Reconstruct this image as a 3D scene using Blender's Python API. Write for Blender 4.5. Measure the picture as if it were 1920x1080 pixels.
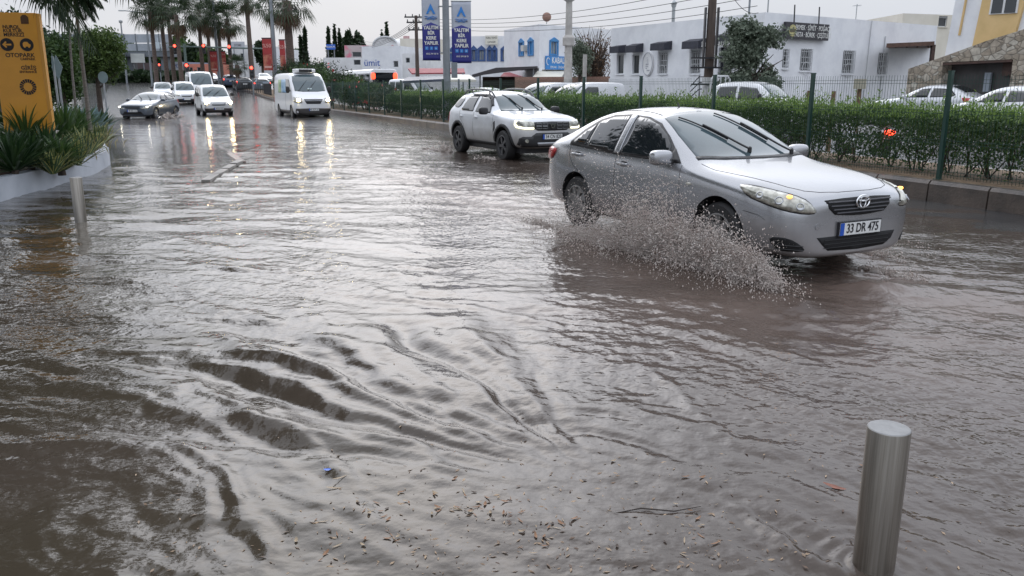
import bpy, bmesh, math, random
import numpy as np
from math import sin, cos, pi, radians, sqrt, atan2
from mathutils import Vector, Matrix
from mathutils.bvhtree import BVHTree
from mathutils.geometry import delaunay_2d_cdt

for o in list(bpy.data.objects): bpy.data.objects.remove(o)
SC = bpy.context.scene
COL = SC.collection
RND = random.Random(7)

# ------------------------------------------------------------------ camera
FPX, PITCH, CAMH = 1560.0, math.atan((540-159)/1560.0), 1.77
cd = bpy.data.cameras.new('camera'); cam = bpy.data.objects.new('camera', cd); COL.objects.link(cam)
cd.sensor_width = 36.0; cd.lens = FPX/1920*36.0; cd.clip_start = .05; cd.clip_end = 3000
cam.location = (0, 0, CAMH); cam.rotation_euler = (pi/2-PITCH, 0, 0)
SC.camera = cam
SC.render.resolution_x = 1024; SC.render.resolution_y = 576

# ------------------------------------------------------------------ sky, sun, exposure
SUN_EL, SUN_AZ = radians(29), radians(-9)        # azimuth from +Y, towards -X
w = bpy.data.worlds.new('World'); SC.world = w; w.use_nodes = True
nt = w.node_tree; nt.nodes.clear()
def wn(t, **k):
    n = nt.nodes.new(t)
    for a, b in k.items(): setattr(n, a, b)
    return n
L = nt.links.new
out = wn('ShaderNodeOutputWorld'); bg = wn('ShaderNodeBackground')
sky = wn('ShaderNodeTexSky', sky_type='NISHITA', sun_disc=False, sun_elevation=SUN_EL, sun_rotation=SUN_AZ, air_density=1.0, dust_density=3.0, ozone_density=1.0)
tc = wn('ShaderNodeTexCoord'); mp = wn('ShaderNodeMapping'); mp.inputs['Scale'].default_value = (1.2, 1.2, 3.5)
nz = wn('ShaderNodeTexNoise'); nz.inputs['Scale'].default_value = 1.7; nz.inputs['Detail'].default_value = 6
nz.inputs['Roughness'].default_value = .5
rmp = wn('ShaderNodeValToRGB')
rmp.color_ramp.elements[0].position = .33; rmp.color_ramp.elements[0].color = (6.2, 6.65, 7.6, 1)
rmp.color_ramp.elements[1].position = .70; rmp.color_ramp.elements[1].color = (7.3, 7.65, 8.3, 1)
mixn = wn('ShaderNodeMix', data_type='RGBA'); mixn.inputs['Factor'].default_value = .93
L(tc.outputs['Generated'], mp.inputs['Vector']); L(mp.outputs['Vector'], nz.inputs['Vector'])
L(nz.outputs['Fac'], rmp.inputs['Fac'])
L(sky.outputs['Color'], mixn.inputs[6]); L(rmp.outputs['Color'], mixn.inputs[7])
# glow added to the sky round the sun direction, to brighten water reflections
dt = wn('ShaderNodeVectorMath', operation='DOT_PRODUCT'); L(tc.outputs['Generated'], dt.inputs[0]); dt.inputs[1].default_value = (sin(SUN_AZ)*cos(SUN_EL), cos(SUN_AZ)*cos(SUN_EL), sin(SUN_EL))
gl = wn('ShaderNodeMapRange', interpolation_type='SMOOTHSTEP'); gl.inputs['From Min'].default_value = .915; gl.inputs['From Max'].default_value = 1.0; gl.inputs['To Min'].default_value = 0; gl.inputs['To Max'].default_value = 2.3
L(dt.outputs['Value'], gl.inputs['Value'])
# overcast skies grow brighter towards the zenith
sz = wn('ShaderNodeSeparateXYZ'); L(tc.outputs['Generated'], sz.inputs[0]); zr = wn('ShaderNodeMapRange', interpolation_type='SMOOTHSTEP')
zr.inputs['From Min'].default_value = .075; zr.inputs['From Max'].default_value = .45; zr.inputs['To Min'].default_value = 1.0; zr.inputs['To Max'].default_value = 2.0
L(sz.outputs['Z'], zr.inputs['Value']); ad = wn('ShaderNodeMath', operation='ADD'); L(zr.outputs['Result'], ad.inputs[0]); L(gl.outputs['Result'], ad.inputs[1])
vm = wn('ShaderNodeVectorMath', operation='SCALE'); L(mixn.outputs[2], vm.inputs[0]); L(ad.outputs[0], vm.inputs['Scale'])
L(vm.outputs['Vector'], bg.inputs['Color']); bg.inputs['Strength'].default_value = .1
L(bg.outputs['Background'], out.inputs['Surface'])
sd = bpy.data.lights.new('sun', 'SUN'); sd.energy = .5; sd.angle = radians(110); sd.color = (1, .97, .93)
sun = bpy.data.objects.new('sun', sd); COL.objects.link(sun)
sun.rotation_euler = (pi/2-SUN_EL, 0, -SUN_AZ+pi)   # overcast: very soft, from ahead-left
sdir = Vector((sin(SUN_AZ)*cos(SUN_EL), cos(SUN_AZ)*cos(SUN_EL), sin(SUN_EL)))
sun.rotation_euler = sdir.to_track_quat('Z', 'Y').to_euler()
SC.view_settings.view_transform = 'Standard'; SC.view_settings.look = 'None'
SC.view_settings.exposure = 0.0; SC.view_settings.gamma = 1.0; SC.view_settings.use_curve_mapping = False
SC.render.engine = 'CYCLES'

# ------------------------------------------------------------------ helpers
KERB = 11.03                       # distance of the kerb line from the camera, measured square to the road
DV = Vector((-.4104, .9119, 0)); NV = Vector((.9119, .4104, 0)); RYAW = atan2(-.9119, .4104)   # heading towards the camera
def RP(s, u, z=0.): 
    p = NV*(KERB-u)+DV*s; return Vector((p.x, p.y, z))
def at(px, py, Y):                 # a photo pixel at a ground distance Y ahead of the camera -> world point
    dx = (px-960)/FPX; du = (540-py)/FPX
    t = Y/(cos(PITCH)+du*sin(PITCH))
    return Vector((dx*t, Y, CAMH+t*(-sin(PITCH)+du*cos(PITCH))))
def gr(px, py, z=0.):
    dx = (px-960)/FPX; du = (540-py)/FPX
    t = (z-CAMH)/(-sin(PITCH)+du*cos(PITCH))
    return Vector((dx*t, t*(cos(PITCH)+du*sin(PITCH)), z))
def tag(o, label=None, cat=None, group=None, kind=None):
    if label: o['label'] = label
    if cat: o['category'] = cat
    if group: o['group'] = group
    if kind: o['kind'] = kind
    return o
def empty(name, loc=(0, 0, 0), rz=0., label=None, cat=None, group=None):
    o = bpy.data.objects.new(name, None); COL.objects.link(o); o.location = loc; o.rotation_euler = (0, 0, rz)
    o.empty_display_size = .1
    return tag(o, label, cat, group)
def kids(o): return [c for c in bpy.data.objects if c.parent == o]
def copy_tree(o, parent=None, loc=None, rz=None, label=None, scale=None, top=True):
    c = o.copy(); COL.objects.link(c)
    if parent is not None: c.parent = parent
    for ch in kids(o): copy_tree(ch, c, top=False)
    if loc is not None: c.location = loc
    if rz is not None: c.rotation_euler[2] = rz
    if label: c['label'] = label
    if scale: c.scale = (scale,)*3 if not hasattr(scale, '__len__') else scale
    return c
class MB:
    """collects simple solids and links them as ONE mesh object"""
    def __init__(s): s.v = []; s.f = []; s.m = []; s.cm = 0
    def add(s, vs, fs, mi=None):
        b = len(s.v); s.v += [tuple(v) for v in vs]; s.f += [tuple(i+b for i in f) for f in fs]
        s.m += [s.cm if mi is None else mi]*len(fs); return s
    def box(s, a, b, rz=0, c=None, mi=None):
        x0, y0, z0 = a; x1, y1, z1 = b
        vs = [Vector((x, y, z)) for z in (z0, z1) for x, y in ((x0, y0), (x1, y0), (x1, y1), (x0, y1))]
        if rz:
            c = Vector(c) if c else Vector(((x0+x1)/2, (y0+y1)/2, 0)); R = Matrix.Rotation(rz, 3, 'Z')
            vs = [R@(v-c)+c for v in vs]
        return s.add(vs, [(3, 2, 1, 0), (4, 5, 6, 7), (0, 1, 5, 4), (1, 2, 6, 5), (2, 3, 7, 6), (3, 0, 4, 7)], mi)
    def hexa(s, vs, mi=None): return s.add(vs, [(3, 2, 1, 0), (4, 5, 6, 7), (0, 1, 5, 4), (1, 2, 6, 5), (2, 3, 7, 6), (3, 0, 4, 7)], mi)
    def tube(s, pts, r, n=8, cap=True, mi=None):
        pts = [Vector(p) for p in pts]; rs = r if hasattr(r, '__len__') else [r]*len(pts); vs = []; fs = []
        up = None
        for i, p in enumerate(pts):
            d = (pts[min(i+1, len(pts)-1)]-pts[max(i-1, 0)]).normalized()
            if up is None: up = d.orthogonal().normalized()
            up = (up-d*up.dot(d)).normalized(); e = d.cross(up)
            vs += [p+(up*cos(2*pi*k/n)+e*sin(2*pi*k/n))*rs[i] for k in range(n)]
        for i in range(len(pts)-1):
            for k in range(n): fs.append((i*n+k, i*n+(k+1) % n, (i+1)*n+(k+1) % n, (i+1)*n+k))
        if cap: fs.append(tuple(range(n-1, -1, -1))); fs.append(tuple((len(pts)-1)*n+k for k in range(n)))
        return s.add(vs, fs, mi)
    def lathe(s, prof, n=24, axis='z', c=(0, 0, 0), mi=None, cap=True):
        c = Vector(c); vs = []; fs = []
        for r, h in prof:
            for k in range(n):
                a = 2*pi*k/n
                q = Vector((r*cos(a), r*sin(a), h))
                if axis == 'y': q = Vector((r*cos(a), h, -r*sin(a)))
                if axis == 'x': q = Vector((h, r*cos(a), r*sin(a)))
                vs.append(c+q)
        for i in range(len(prof)-1):
            for k in range(n): fs.append((i*n+k, i*n+(k+1) % n, (i+1)*n+(k+1) % n, (i+1)*n+k))
        if prof[0] == prof[-1] or not cap: return s.add(vs, fs, mi)
        if prof[0][0] > 1e-6: fs.append(tuple(range(n-1, -1, -1)))
        if prof[-1][0] > 1e-6: fs.append(tuple((len(prof)-1)*n+k for k in range(n)))
        return s.add(vs, fs, mi)
    def prism(s, poly, o, u, v, d, mi=None):
        """outline poly in plane (o,u,v) extruded by vector d"""
        o, u, v, d = map(Vector, (o, u, v, d)); n = len(poly)
        A = [o+u*p[0]+v*p[1] for p in poly]; B = [a+d for a in A]
        fs = [tuple(range(n-1, -1, -1)), tuple(range(n, 2*n))]+[(i, (i+1) % n, n+(i+1) % n, n+i) for i in range(n)]
        return s.add(A+B, fs, mi)
    def build(s, name, mats, parent=None, smooth=False, ang=None, loc=None, bevel=0):
        me = bpy.data.meshes.new(name); me.from_pydata(s.v, [], s.f)
        mats = mats if isinstance(mats, (list, tuple)) else [mats]
        for m in mats: me.materials.append(m)
        if len(mats) > 1: me.polygons.foreach_set('material_index', s.m)
        bm = bmesh.new(); bm.from_mesh(me); bmesh.ops.recalc_face_normals(bm, faces=bm.faces); bm.to_mesh(me); bm.free()
        if smooth: me.shade_smooth(); me.set_sharp_from_angle(angle=radians(ang or 40))
        o = bpy.data.objects.new(name, me); COL.objects.link(o)
        if parent: o.parent = parent
        if loc is not None: o.location = loc
        if bevel:
            b = o.modifiers.new('bevel', 'BEVEL'); b.width = bevel; b.segments = 2; b.limit_method = 'ANGLE'; b.angle_limit = radians(50)
        return o
def raw(name, vs, fs, mats, parent=None, smooth=False, loc=None, mi=None):
    me = bpy.data.meshes.new(name); me.from_pydata(vs, [], fs)
    for m in (mats if isinstance(mats, (list, tuple)) else [mats]): me.materials.append(m)
    if mi is not None: me.polygons.foreach_set('material_index', mi)
    if smooth: me.shade_smooth()
    o = bpy.data.objects.new(name, me); COL.objects.link(o)
    if parent: o.parent = parent
    if loc is not None: o.location = loc
    return o
def npmesh(name, V, F, mat, parent=None, smooth=False):
    """fast mesh from numpy arrays, F (n,3) or (n,4)"""
    k = F.shape[1]; me = bpy.data.meshes.new(name)
    me.vertices.add(len(V)); me.vertices.foreach_set('co', np.ascontiguousarray(V, dtype=np.float32).ravel())
    me.loops.add(F.size); me.loops.foreach_set('vertex_index', np.ascontiguousarray(F, dtype=np.int32).ravel())
    me.polygons.add(len(F)); me.polygons.foreach_set('loop_start', np.arange(0, F.size, k, dtype=np.int32))
    me.update(calc_edges=True); me.validate()
    for m in (mat if isinstance(mat, (list, tuple)) else [mat]): me.materials.append(m)
    if smooth: me.shade_smooth()
    o = bpy.data.objects.new(name, me); COL.objects.link(o)
    if parent: o.parent = parent
    return o
def text_mesh(txt, size, mat, M, name='lettering', parent=None, ext=.002, align='CENTER', sx=1., bold=0.):
    c = bpy.data.curves.new('txt', 'FONT'); c.body = txt; c.size = size; c.align_x = align; c.align_y = 'CENTER'; c.extrude = ext; c.offset = bold
    c.resolution_u = 3
    t = bpy.data.objects.new('txt', c); COL.objects.link(t)
    me = bpy.data.meshes.new_from_object(t.evaluated_get(bpy.context.evaluated_depsgraph_get()))
    bpy.data.objects.remove(t); bpy.data.curves.remove(c)
    me.transform(Matrix.Diagonal((sx, 1, 1, 1))); me.transform(M)
    me.materials.clear(); me.materials.append(mat)
    o = bpy.data.objects.new(name, me); COL.objects.link(o)
    if parent: o.parent = parent
    return o
def frame(o, u, v):
    u = Vector(u).normalized(); v = Vector(v).normalized(); n = u.cross(v); o = Vector(o)
    return Matrix(((u.x, v.x, n.x, o.x), (u.y, v.y, n.y, o.y), (u.z, v.z, n.z, o.z), (0, 0, 0, 1)))
def chaikin(p, it=2, closed=True):
    p = [Vector(q) for q in p]
    for _ in range(it):
        q = []; n = len(p)
        for i in range(n if closed else n-1):
            a, b = p[i], p[(i+1) % n]; q += [a*.75+b*.25, a*.25+b*.75]
        p = q if closed else [p[0]]+q+[p[-1]]
    return p

# ------------------------------------------------------------------ materials
MATS = {}
def M(name, col=(.5, .5, .5), rough=.5, metal=0., spec=.5, var=0., vs=5., bump=0., bs=40., coat=0., emit=None, es=0., ior=None, alpha=1., trans=0., col2=None, lo=.35, hi=.65, coord='Object', sss=0., aniso=None, bd=3, streak=None):
    if name in MATS: return MATS[name]
    m = bpy.data.materials.new(name); m.use_nodes = True; MATS[name] = m
    n = m.node_tree.nodes; l = m.node_tree.links; b = n['Principled BSDF']
    b.inputs['Base Color'].default_value = (*col, 1); b.inputs['Roughness'].default_value = rough; b.inputs['Metallic'].default_value = metal
    b.inputs['Specular IOR Level'].default_value = spec; b.inputs['Coat Weight'].default_value = coat; b.inputs['Coat Roughness'].default_value = .04
    if ior: b.inputs['IOR'].default_value = ior
    if trans: b.inputs['Transmission Weight'].default_value = trans
    if alpha < 1: b.inputs['Alpha'].default_value = alpha
    if emit: b.inputs['Emission Color'].default_value = (*emit, 1); b.inputs['Emission Strength'].default_value = es
    tcn = n.new('ShaderNodeTexCoord')
    vec = tcn.outputs[coord]
    if streak:
        mpn = n.new('ShaderNodeMapping'); mpn.inputs['Scale'].default_value = streak; l.new(vec, mpn.inputs['Vector']); vec = mpn.outputs['Vector']
    if var or col2:
        t = n.new('ShaderNodeTexNoise'); t.inputs['Scale'].default_value = vs; t.inputs['Detail'].default_value = 6; t.inputs['Roughness'].default_value = .6
        l.new(vec, t.inputs['Vector']); r = n.new('ShaderNodeValToRGB'); l.new(t.outputs['Fac'], r.inputs['Fac'])
        c2 = col2 or tuple(min(1, c*(1+var)) for c in col); c1 = col if col2 else tuple(c*(1-var) for c in col)
        r.color_ramp.elements[0].position = lo; r.color_ramp.elements[0].color = (*c1, 1)
        r.color_ramp.elements[1].position = hi; r.color_ramp.elements[1].color = (*c2, 1)
        l.new(r.outputs['Color'], b.inputs['Base Color'])
    if bump:
        t2 = n.new('ShaderNodeTexNoise'); t2.inputs['Scale'].default_value = bs; t2.inputs['Detail'].default_value = bd
        l.new(vec, t2.inputs['Vector']); bn = n.new('ShaderNodeBump'); bn.inputs['Strength'].default_value = bump; bn.inputs['Distance'].default_value = .02
        l.new(t2.outputs['Fac'], bn.inputs['Height']); l.new(bn.outputs['Normal'], b.inputs['Normal'])
    return m
def leafmat(name, c1, c2, rough=.55, tr=.25):
    """leaf colour varies per leaf (random per island) between c1 and c2"""
    if name in MATS: return MATS[name]
    m = bpy.data.materials.new(name); m.use_nodes = True; MATS[name] = m
    n = m.node_tree.nodes; l = m.node_tree.links; b = n['Principled BSDF']
    g = n.new('ShaderNodeNewGeometry'); r = n.new('ShaderNodeValToRGB')
    r.color_ramp.elements[0].color = (*c1, 1); r.color_ramp.elements[1].color = (*c2, 1)
    l.new(g.outputs['Random Per Island'], r.inputs['Fac']); l.new(r.outputs['Color'], b.inputs['Base Color'])
    b.inputs['Roughness'].default_value = rough; b.inputs['Specular IOR Level'].default_value = .4
    t = n.new('ShaderNodeBsdfTranslucent'); l.new(r.outputs['Color'], t.inputs['Color'])
    mx = n.new('ShaderNodeMixShader'); mx.inputs[0].default_value = tr
    l.new(b.outputs[0], mx.inputs[1]); l.new(t.outputs[0], mx.inputs[2]); l.new(mx.outputs[0], n['Material Output'].inputs['Surface'])
    return m
BLACK = M('black_plastic', (.018, .018, .02), .45, bump=.1, bs=300)
RUBBER = M('rubber', (.02, .02, .021), .65, bump=.2, bs=120)
DARK = M('dark_void', (.008, .008, .009), .8)
CHROME = M('chrome', (.75, .76, .78), .12, 1.)
STEEL = M('alloy', (.42, .43, .45), .3, .9, var=.12, vs=12)
GLASS = M('tinted_glass', (.012, .015, .018), .03, spec=.6, coat=.3)
WSCREEN = M('windscreen_glass', (.055, .083, .095), .05, spec=.6, coat=.5, var=.18, vs=2.)
LENS = M('lamp_lens', (.24, .235, .20), .08, spec=.7, coat=.7, metal=.35, col2=(.58, .57, .50), vs=11, lo=.4, hi=.62)
REDLENS = M('red_lens', (.45, .02, .02), .12, coat=.6)
REDLIT = M('red_lamp_lit', (.6, .03, .02), .2, emit=(1, .06, .03), es=4.)
WHITE = M('white_metal', (.78, .79, .80), .35, coat=.3, var=.03, vs=3)
GALV = M('galvanised', (.36, .38, .39), .45, .4, var=.1, vs=6)
GREYPOLE = M('grey_pole', (.22, .24, .26), .45, var=.1, vs=4)
PLATEW = M('plate_white', (.72, .73, .72), .35)
PLATEB = M('plate_blue', (.02, .09, .45), .35)
INK = M('ink_black', (.015, .015, .018), .5)
# ------------------------------------------------------------------ vehicles
class Body:
    """closed smooth shell lofted through stations; panels are laid on it by casting rays"""
    def __init__(s, st, mat, parent, arches, lvl=3, name='body', cut=True, crease=None):
        # st: list of (x, [(y,z)*8]) half sections from bottom centre to roof centre
        n = len(st[0][1]); vs = []; fs = []; full = 2*n-2
        for x, sec in st:
            ring = [(x, y, z) for y, z in sec]+[(x, -y, z) for y, z in sec[-2:0:-1]]
            vs += ring
        for i in range(len(st)-1):
            for k in range(full): fs.append((i*full+k, i*full+(k+1) % full, (i+1)*full+(k+1) % full, (i+1)*full+k))
        for e in (0, len(st)-1):       # end caps as ladders of quads
            b = e*full
            for k in range(n-1):
                a1, a2 = b+k, b+k+1; c1, c2 = b+(full-k) % full, b+(full-k-1) % full
                q = (a1, a2, c2, c1); q = tuple(dict.fromkeys(q))
                if e: q = q[::-1]
                if len(q) > 2: fs.append(q)
        me = bpy.data.meshes.new('cage'); me.from_pydata(vs, [], fs)
        bm = bmesh.new(); bm.from_mesh(me); bmesh.ops.recalc_face_normals(bm, faces=bm.faces)
        if crease:
            cl = bm.edges.layers.float.get('crease_edge') or bm.edges.layers.float.new('crease_edge')
            bm.verts.ensure_lookup_table()
            for e in bm.edges:
                a, c = e.verts[0].index, e.verts[1].index
                ka, kc = a % full, c % full
                if ka == kc and min(ka, full-ka) in crease: e[cl] = crease[min(ka, full-ka)]
        bm.to_mesh(me); bm.free()
        o = bpy.data.objects.new('cage', me); COL.objects.link(o)
        sm = o.modifiers.new('s', 'SUBSURF'); sm.levels = lvl; sm.render_levels = lvl
        dg = bpy.context.evaluated_depsgraph_get(); m1 = bpy.data.meshes.new_from_object(o.evaluated_get(dg))
        s.bvh = BVHTree.FromPolygons([v.co.copy() for v in m1.vertices], [tuple(p.vertices) for p in m1.polygons])
        s.parent = parent
        if cut and arches:
            cb = MB()
            for (x, r, yin, zc) in arches:
                for sg in (-1, 1):
                    cb.lathe([(r, sg*yin), (r, sg*1.4)], 40, 'y', (x, 0, zc))
            co = cb.build('cut', [DARK]); 
            bo = o.modifiers.new('b', 'BOOLEAN'); bo.object = co; bo.operation = 'DIFFERENCE'; bo.solver = 'EXACT'
            m1.materials.clear(); o.data.materials.append(mat); 
            bo.material_mode = 'TRANSFER'
            dg = bpy.context.evaluated_depsgraph_get(); m2 = bpy.data.meshes.new_from_object(o.evaluated_get(dg))
            bpy.data.objects.remove(co)
            m1 = m2
        else:
            m1.materials.clear(); m1.materials.append(mat)
        bpy.data.objects.remove(o)
        m1.shade_smooth(); m1.set_sharp_from_angle(angle=radians(42))
        s.obj = bpy.data.objects.new(name, m1); COL.objects.link(s.obj); s.obj.parent = parent
    def hit(s, p, w, off=0.):
        w = Vector(w).normalized(); o = Vector(p)-w*6
        h, nrm, i, d = s.bvh.ray_cast(o, w)
        if h is None:
            h, nrm, i, d = s.bvh.find_nearest(Vector(p))
        if nrm.dot(w) > 0: nrm = -nrm
        return h+nrm*off, nrm
    def panel(s, pts, w, mat, name, off=.004, thick=.012, res=.05, smooth=0, parent=None, bulge=0.):
        w = Vector(w).normalized(); pts = [Vector(p) for p in pts]
        if smooth: pts = chaikin(pts, smooth)
        up = Vector((0, 0, 1)) if abs(w.z) < .8 else Vector((1, 0, 0))
        u = w.cross(up).normalized(); v = u.cross(w).normalized()
        P = [(p.dot(u), p.dot(v)) for p in pts]
        B = []
        for i in range(len(P)):
            a, b = P[i], P[(i+1) % len(P)]; L_ = math.hypot(b[0]-a[0], b[1]-a[1]); k = max(1, int(L_/res))
            B += [(a[0]+(b[0]-a[0])*j/k, a[1]+(b[1]-a[1])*j/k) for j in range(k)]
        nb = len(B); xs = [p[0] for p in B]; ys = [p[1] for p in B]
        def inside(x, y):
            c = False
            for i in range(nb):
                x1, y1 = B[i]; x2, y2 = B[i-1]
                if (y1 > y) != (y2 > y) and x < (x2-x1)*(y-y1)/(y2-y1)+x1: c = not c
            return c
        def dist(x, y): return min(math.hypot(x-b[0], y-b[1]) for b in B)
        I = []; x = min(xs)+res*.5
        while x < max(xs):
            y = min(ys)+res*.5
            while y < max(ys):
                if inside(x, y) and dist(x, y) > res*.45: I.append((x, y))
                y += res
            x += res
        V2 = [Vector(b) for b in B+I]
        r = delaunay_2d_cdt(V2, [(i, (i+1) % nb) for i in range(nb)], [], 1, 1e-6)
        vs = []
        for q in r[0]:
            bl = min(bulge, dist(q.x, q.y)*.6) if bulge else 0
            vs.append(s.hit(u*q.x+v*q.y, w, off+bl)[0])
        fs = []
        for f in r[2]:
            a, b, c = (vs[i] for i in f)
            fs.append(tuple(f) if (b-a).cross(c-a).dot(w) < 0 else tuple(f[::-1]))
        o = raw(name, vs, fs, mat, parent or s.parent, smooth=True)
        if thick:
            so = o.modifiers.new('solid', 'SOLIDIFY'); so.thickness = thick; so.offset = -1
        return o
    def line(s, pts, w, r=.004, off=.0, mat=None, name='panel_gap', step=.04, parent=None, mb=None):
        q = []; pts = [Vector(p) for p in pts]
        for a, b in zip(pts, pts[1:]):
            k = max(1, int((b-a).length/step))
            q += [a+(b-a)*j/k for j in range(k)]
        q.append(pts[-1]); q = [s.hit(p, w, off)[0] for p in q]
        own = mb is None; mb = mb or MB(); mb.tube(q, r, 5)
        if own: return mb.build(name, mat or DARK, parent or s.parent, smooth=True)
def mirror(pts): return [Vector((p[0], -p[1], p[2])) for p in pts]
def both(fn):
    for sg in (-1, 1): fn(sg)
def wheel(parent, x, y, r, wd, rimmat=None, spokes=7, rimr=.66, steer=0., style='cover'):
    rimmat = rimmat or STEEL
    sg = 1 if y > 0 else -1
    t = MB().lathe([(r*rimr, -wd/2), (r*.9, -wd/2), (r*.985, -wd*.36), (r, -wd*.18), (r, wd*.18), (r*.985, wd*.36), (r*.9, wd/2), (r*rimr, wd/2), (r*rimr*.96, wd*.2), (r*rimr*.96, -wd*.2), (r*rimr, -wd/2)], 32, 'y')
    wo = t.build('wheel', RUBBER, parent, smooth=True, ang=30, loc=(x, y-sg*wd/2, r)); wo.rotation_euler = (0, 0, steer)
    R = r*rimr; m = MB()
    yo = sg*wd/2
    m.lathe([(R*.97, yo*.97), (R, yo*.99), (R*.93, yo*1.03), (R*.9, yo*.7), (R*.86, yo*.5)], 32, 'y', cap=False)
    m.lathe([(0.001, yo*.95), (R*.2, yo*.95), (R*.24, yo*.8)], 16, 'y')
    a0 = RND.random()
    for k in range(spokes):
        a = 2*pi*(k+a0)/spokes; e = Vector((cos(a), 0, sin(a))); f = Vector((-sin(a), 0, cos(a))); yv = Vector((0, 1, 0))
        w1, w2 = (R*.10, R*.2) if style == 'cover' else (R*.1, R*.1)
        p = [e*R*.15-f*w1, e*R*.15+f*w1, e*R*.93+f*w2, e*R*.93-f*w2]
        m.hexa([q+yv*yo*.62 for q in p]+[p[0]+yv*yo*.93, p[1]+yv*yo*.93, p[2]+yv*yo*.88, p[3]+yv*yo*.88])
    m.build('rim', rimmat, wo, smooth=True, ang=35)
    d = MB().lathe([(.001, yo*.42), (R*.9, yo*.42), (R*.9, yo*.36), (.001, yo*.36)], 24, 'y'); d.build('brake_disc', DARK, wo)
    return wo
def plate(parent, body, x, y0, z, w=.52, h=.112, text='', rear=False, n=(1, 0, .1)):
    c, nn = body.hit((x, y0, z), (1, 0, 0) if rear else (-1, 0, 0), .022)
    sgn = -1 if rear else 1
    nv = Vector(n).normalized()*1; nv = Vector((sgn*abs(nv.x), nv.y, nv.z))
    u = Vector((0, 0, 1)).cross(nv).normalized(); v = nv.cross(u)
    m = MB(); q = lambda a, b, d: c+u*a+v*b+nv*d
    m.hexa([q(-w/2-.012, -h/2-.01, -.03), q(w/2+.012, -h/2-.01, -.03), q(w/2+.012, h/2+.01, -.03), q(-w/2-.012, h/2+.01, -.03), q(-w/2-.012, -h/2-.01, 0), q(w/2+.012, -h/2-.01, 0), q(w/2+.012, h/2+.01, 0), q(-w/2-.012, h/2+.01, 0)])
    po = m.build('number_plate', INK, parent)
    m = MB(); m.hexa([q(-w/2, -h/2, .0), q(w/2, -h/2, .0), q(w/2, h/2, .0), q(-w/2, h/2, .0), q(-w/2, -h/2, .005), q(w/2, -h/2, .005), q(w/2, h/2, .005), q(-w/2, h/2, .005)])
    m.build('plate_face', PLATEW, po)
    m = MB(); m.hexa([q(a, b, d) for d in (.003, .008) for a, b in ((-w/2, -h/2), (-w/2+.048, -h/2), (-w/2+.048, h/2), (-w/2, h/2))])
    m.build('blue_band', PLATEB, po)
    if text: text_mesh(text, h*1.05, INK, frame(c+nv*.008+u*.024, u, v), 'plate_number', po, .001, sx=.80, bold=.0015)
    return po
def capsule_box(mb, c, sx, sy, sz, n=10):
    """rounded lump (superellipsoid) used for mirrors"""
    vs = []; fs = []; N = n; K = n*2
    for i in range(N+1):
        t = -pi/2+pi*i/N
        for k in range(K):
            a = 2*pi*k/K; p = lambda q, e=.6: math.copysign(abs(q)**e, q)
            vs.append((c[0]+sx*p(cos(t))*p(cos(a)), c[1]+sy*p(cos(t))*p(sin(a)), c[2]+sz*p(sin(t))))
    for i in range(N):
        for k in range(K): fs.append((i*K+k, i*K+(k+1) % K, (i+1)*K+(k+1) % K, (i+1)*K+k))
    mb.add(vs, fs)
def mirrors(root, body, x, y, z, mat, size=(.07, .12, .075)):
    for sg in (-1, 1):
        m = MB(); capsule_box(m, (x, sg*(y+size[1]*.75), z), *size); o = m.build('wing_mirror', mat, root, smooth=True, ang=60)
        f = MB(); f.hexa([Vector((x+a, sg*b, z+c)) for c in (-.055, -.02) for a, b in ((.02, y-.06), (.05, y-.06), (.03, y+.05), (-.02, y+.05))]); f.build('mirror_arm', BLACK, o)
def wipers(root, body, segs, w=(0, 0, -1)):
    for (a, b) in segs:
        m = MB(); a, b = Vector(a), Vector(b)
        body.line([a, a+(b-a)*.66], w, .011, .035, mb=m); body.line([a+(b-a)*.30, b], w, .008, .016, mb=m)
        q, _ = body.hit(a, w, .02); m.lathe([(.022, -.02), (.022, .03), (.01, .04)], 10, 'z', q)
        m.build('wiper', BLACK, root, smooth=True)
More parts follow.
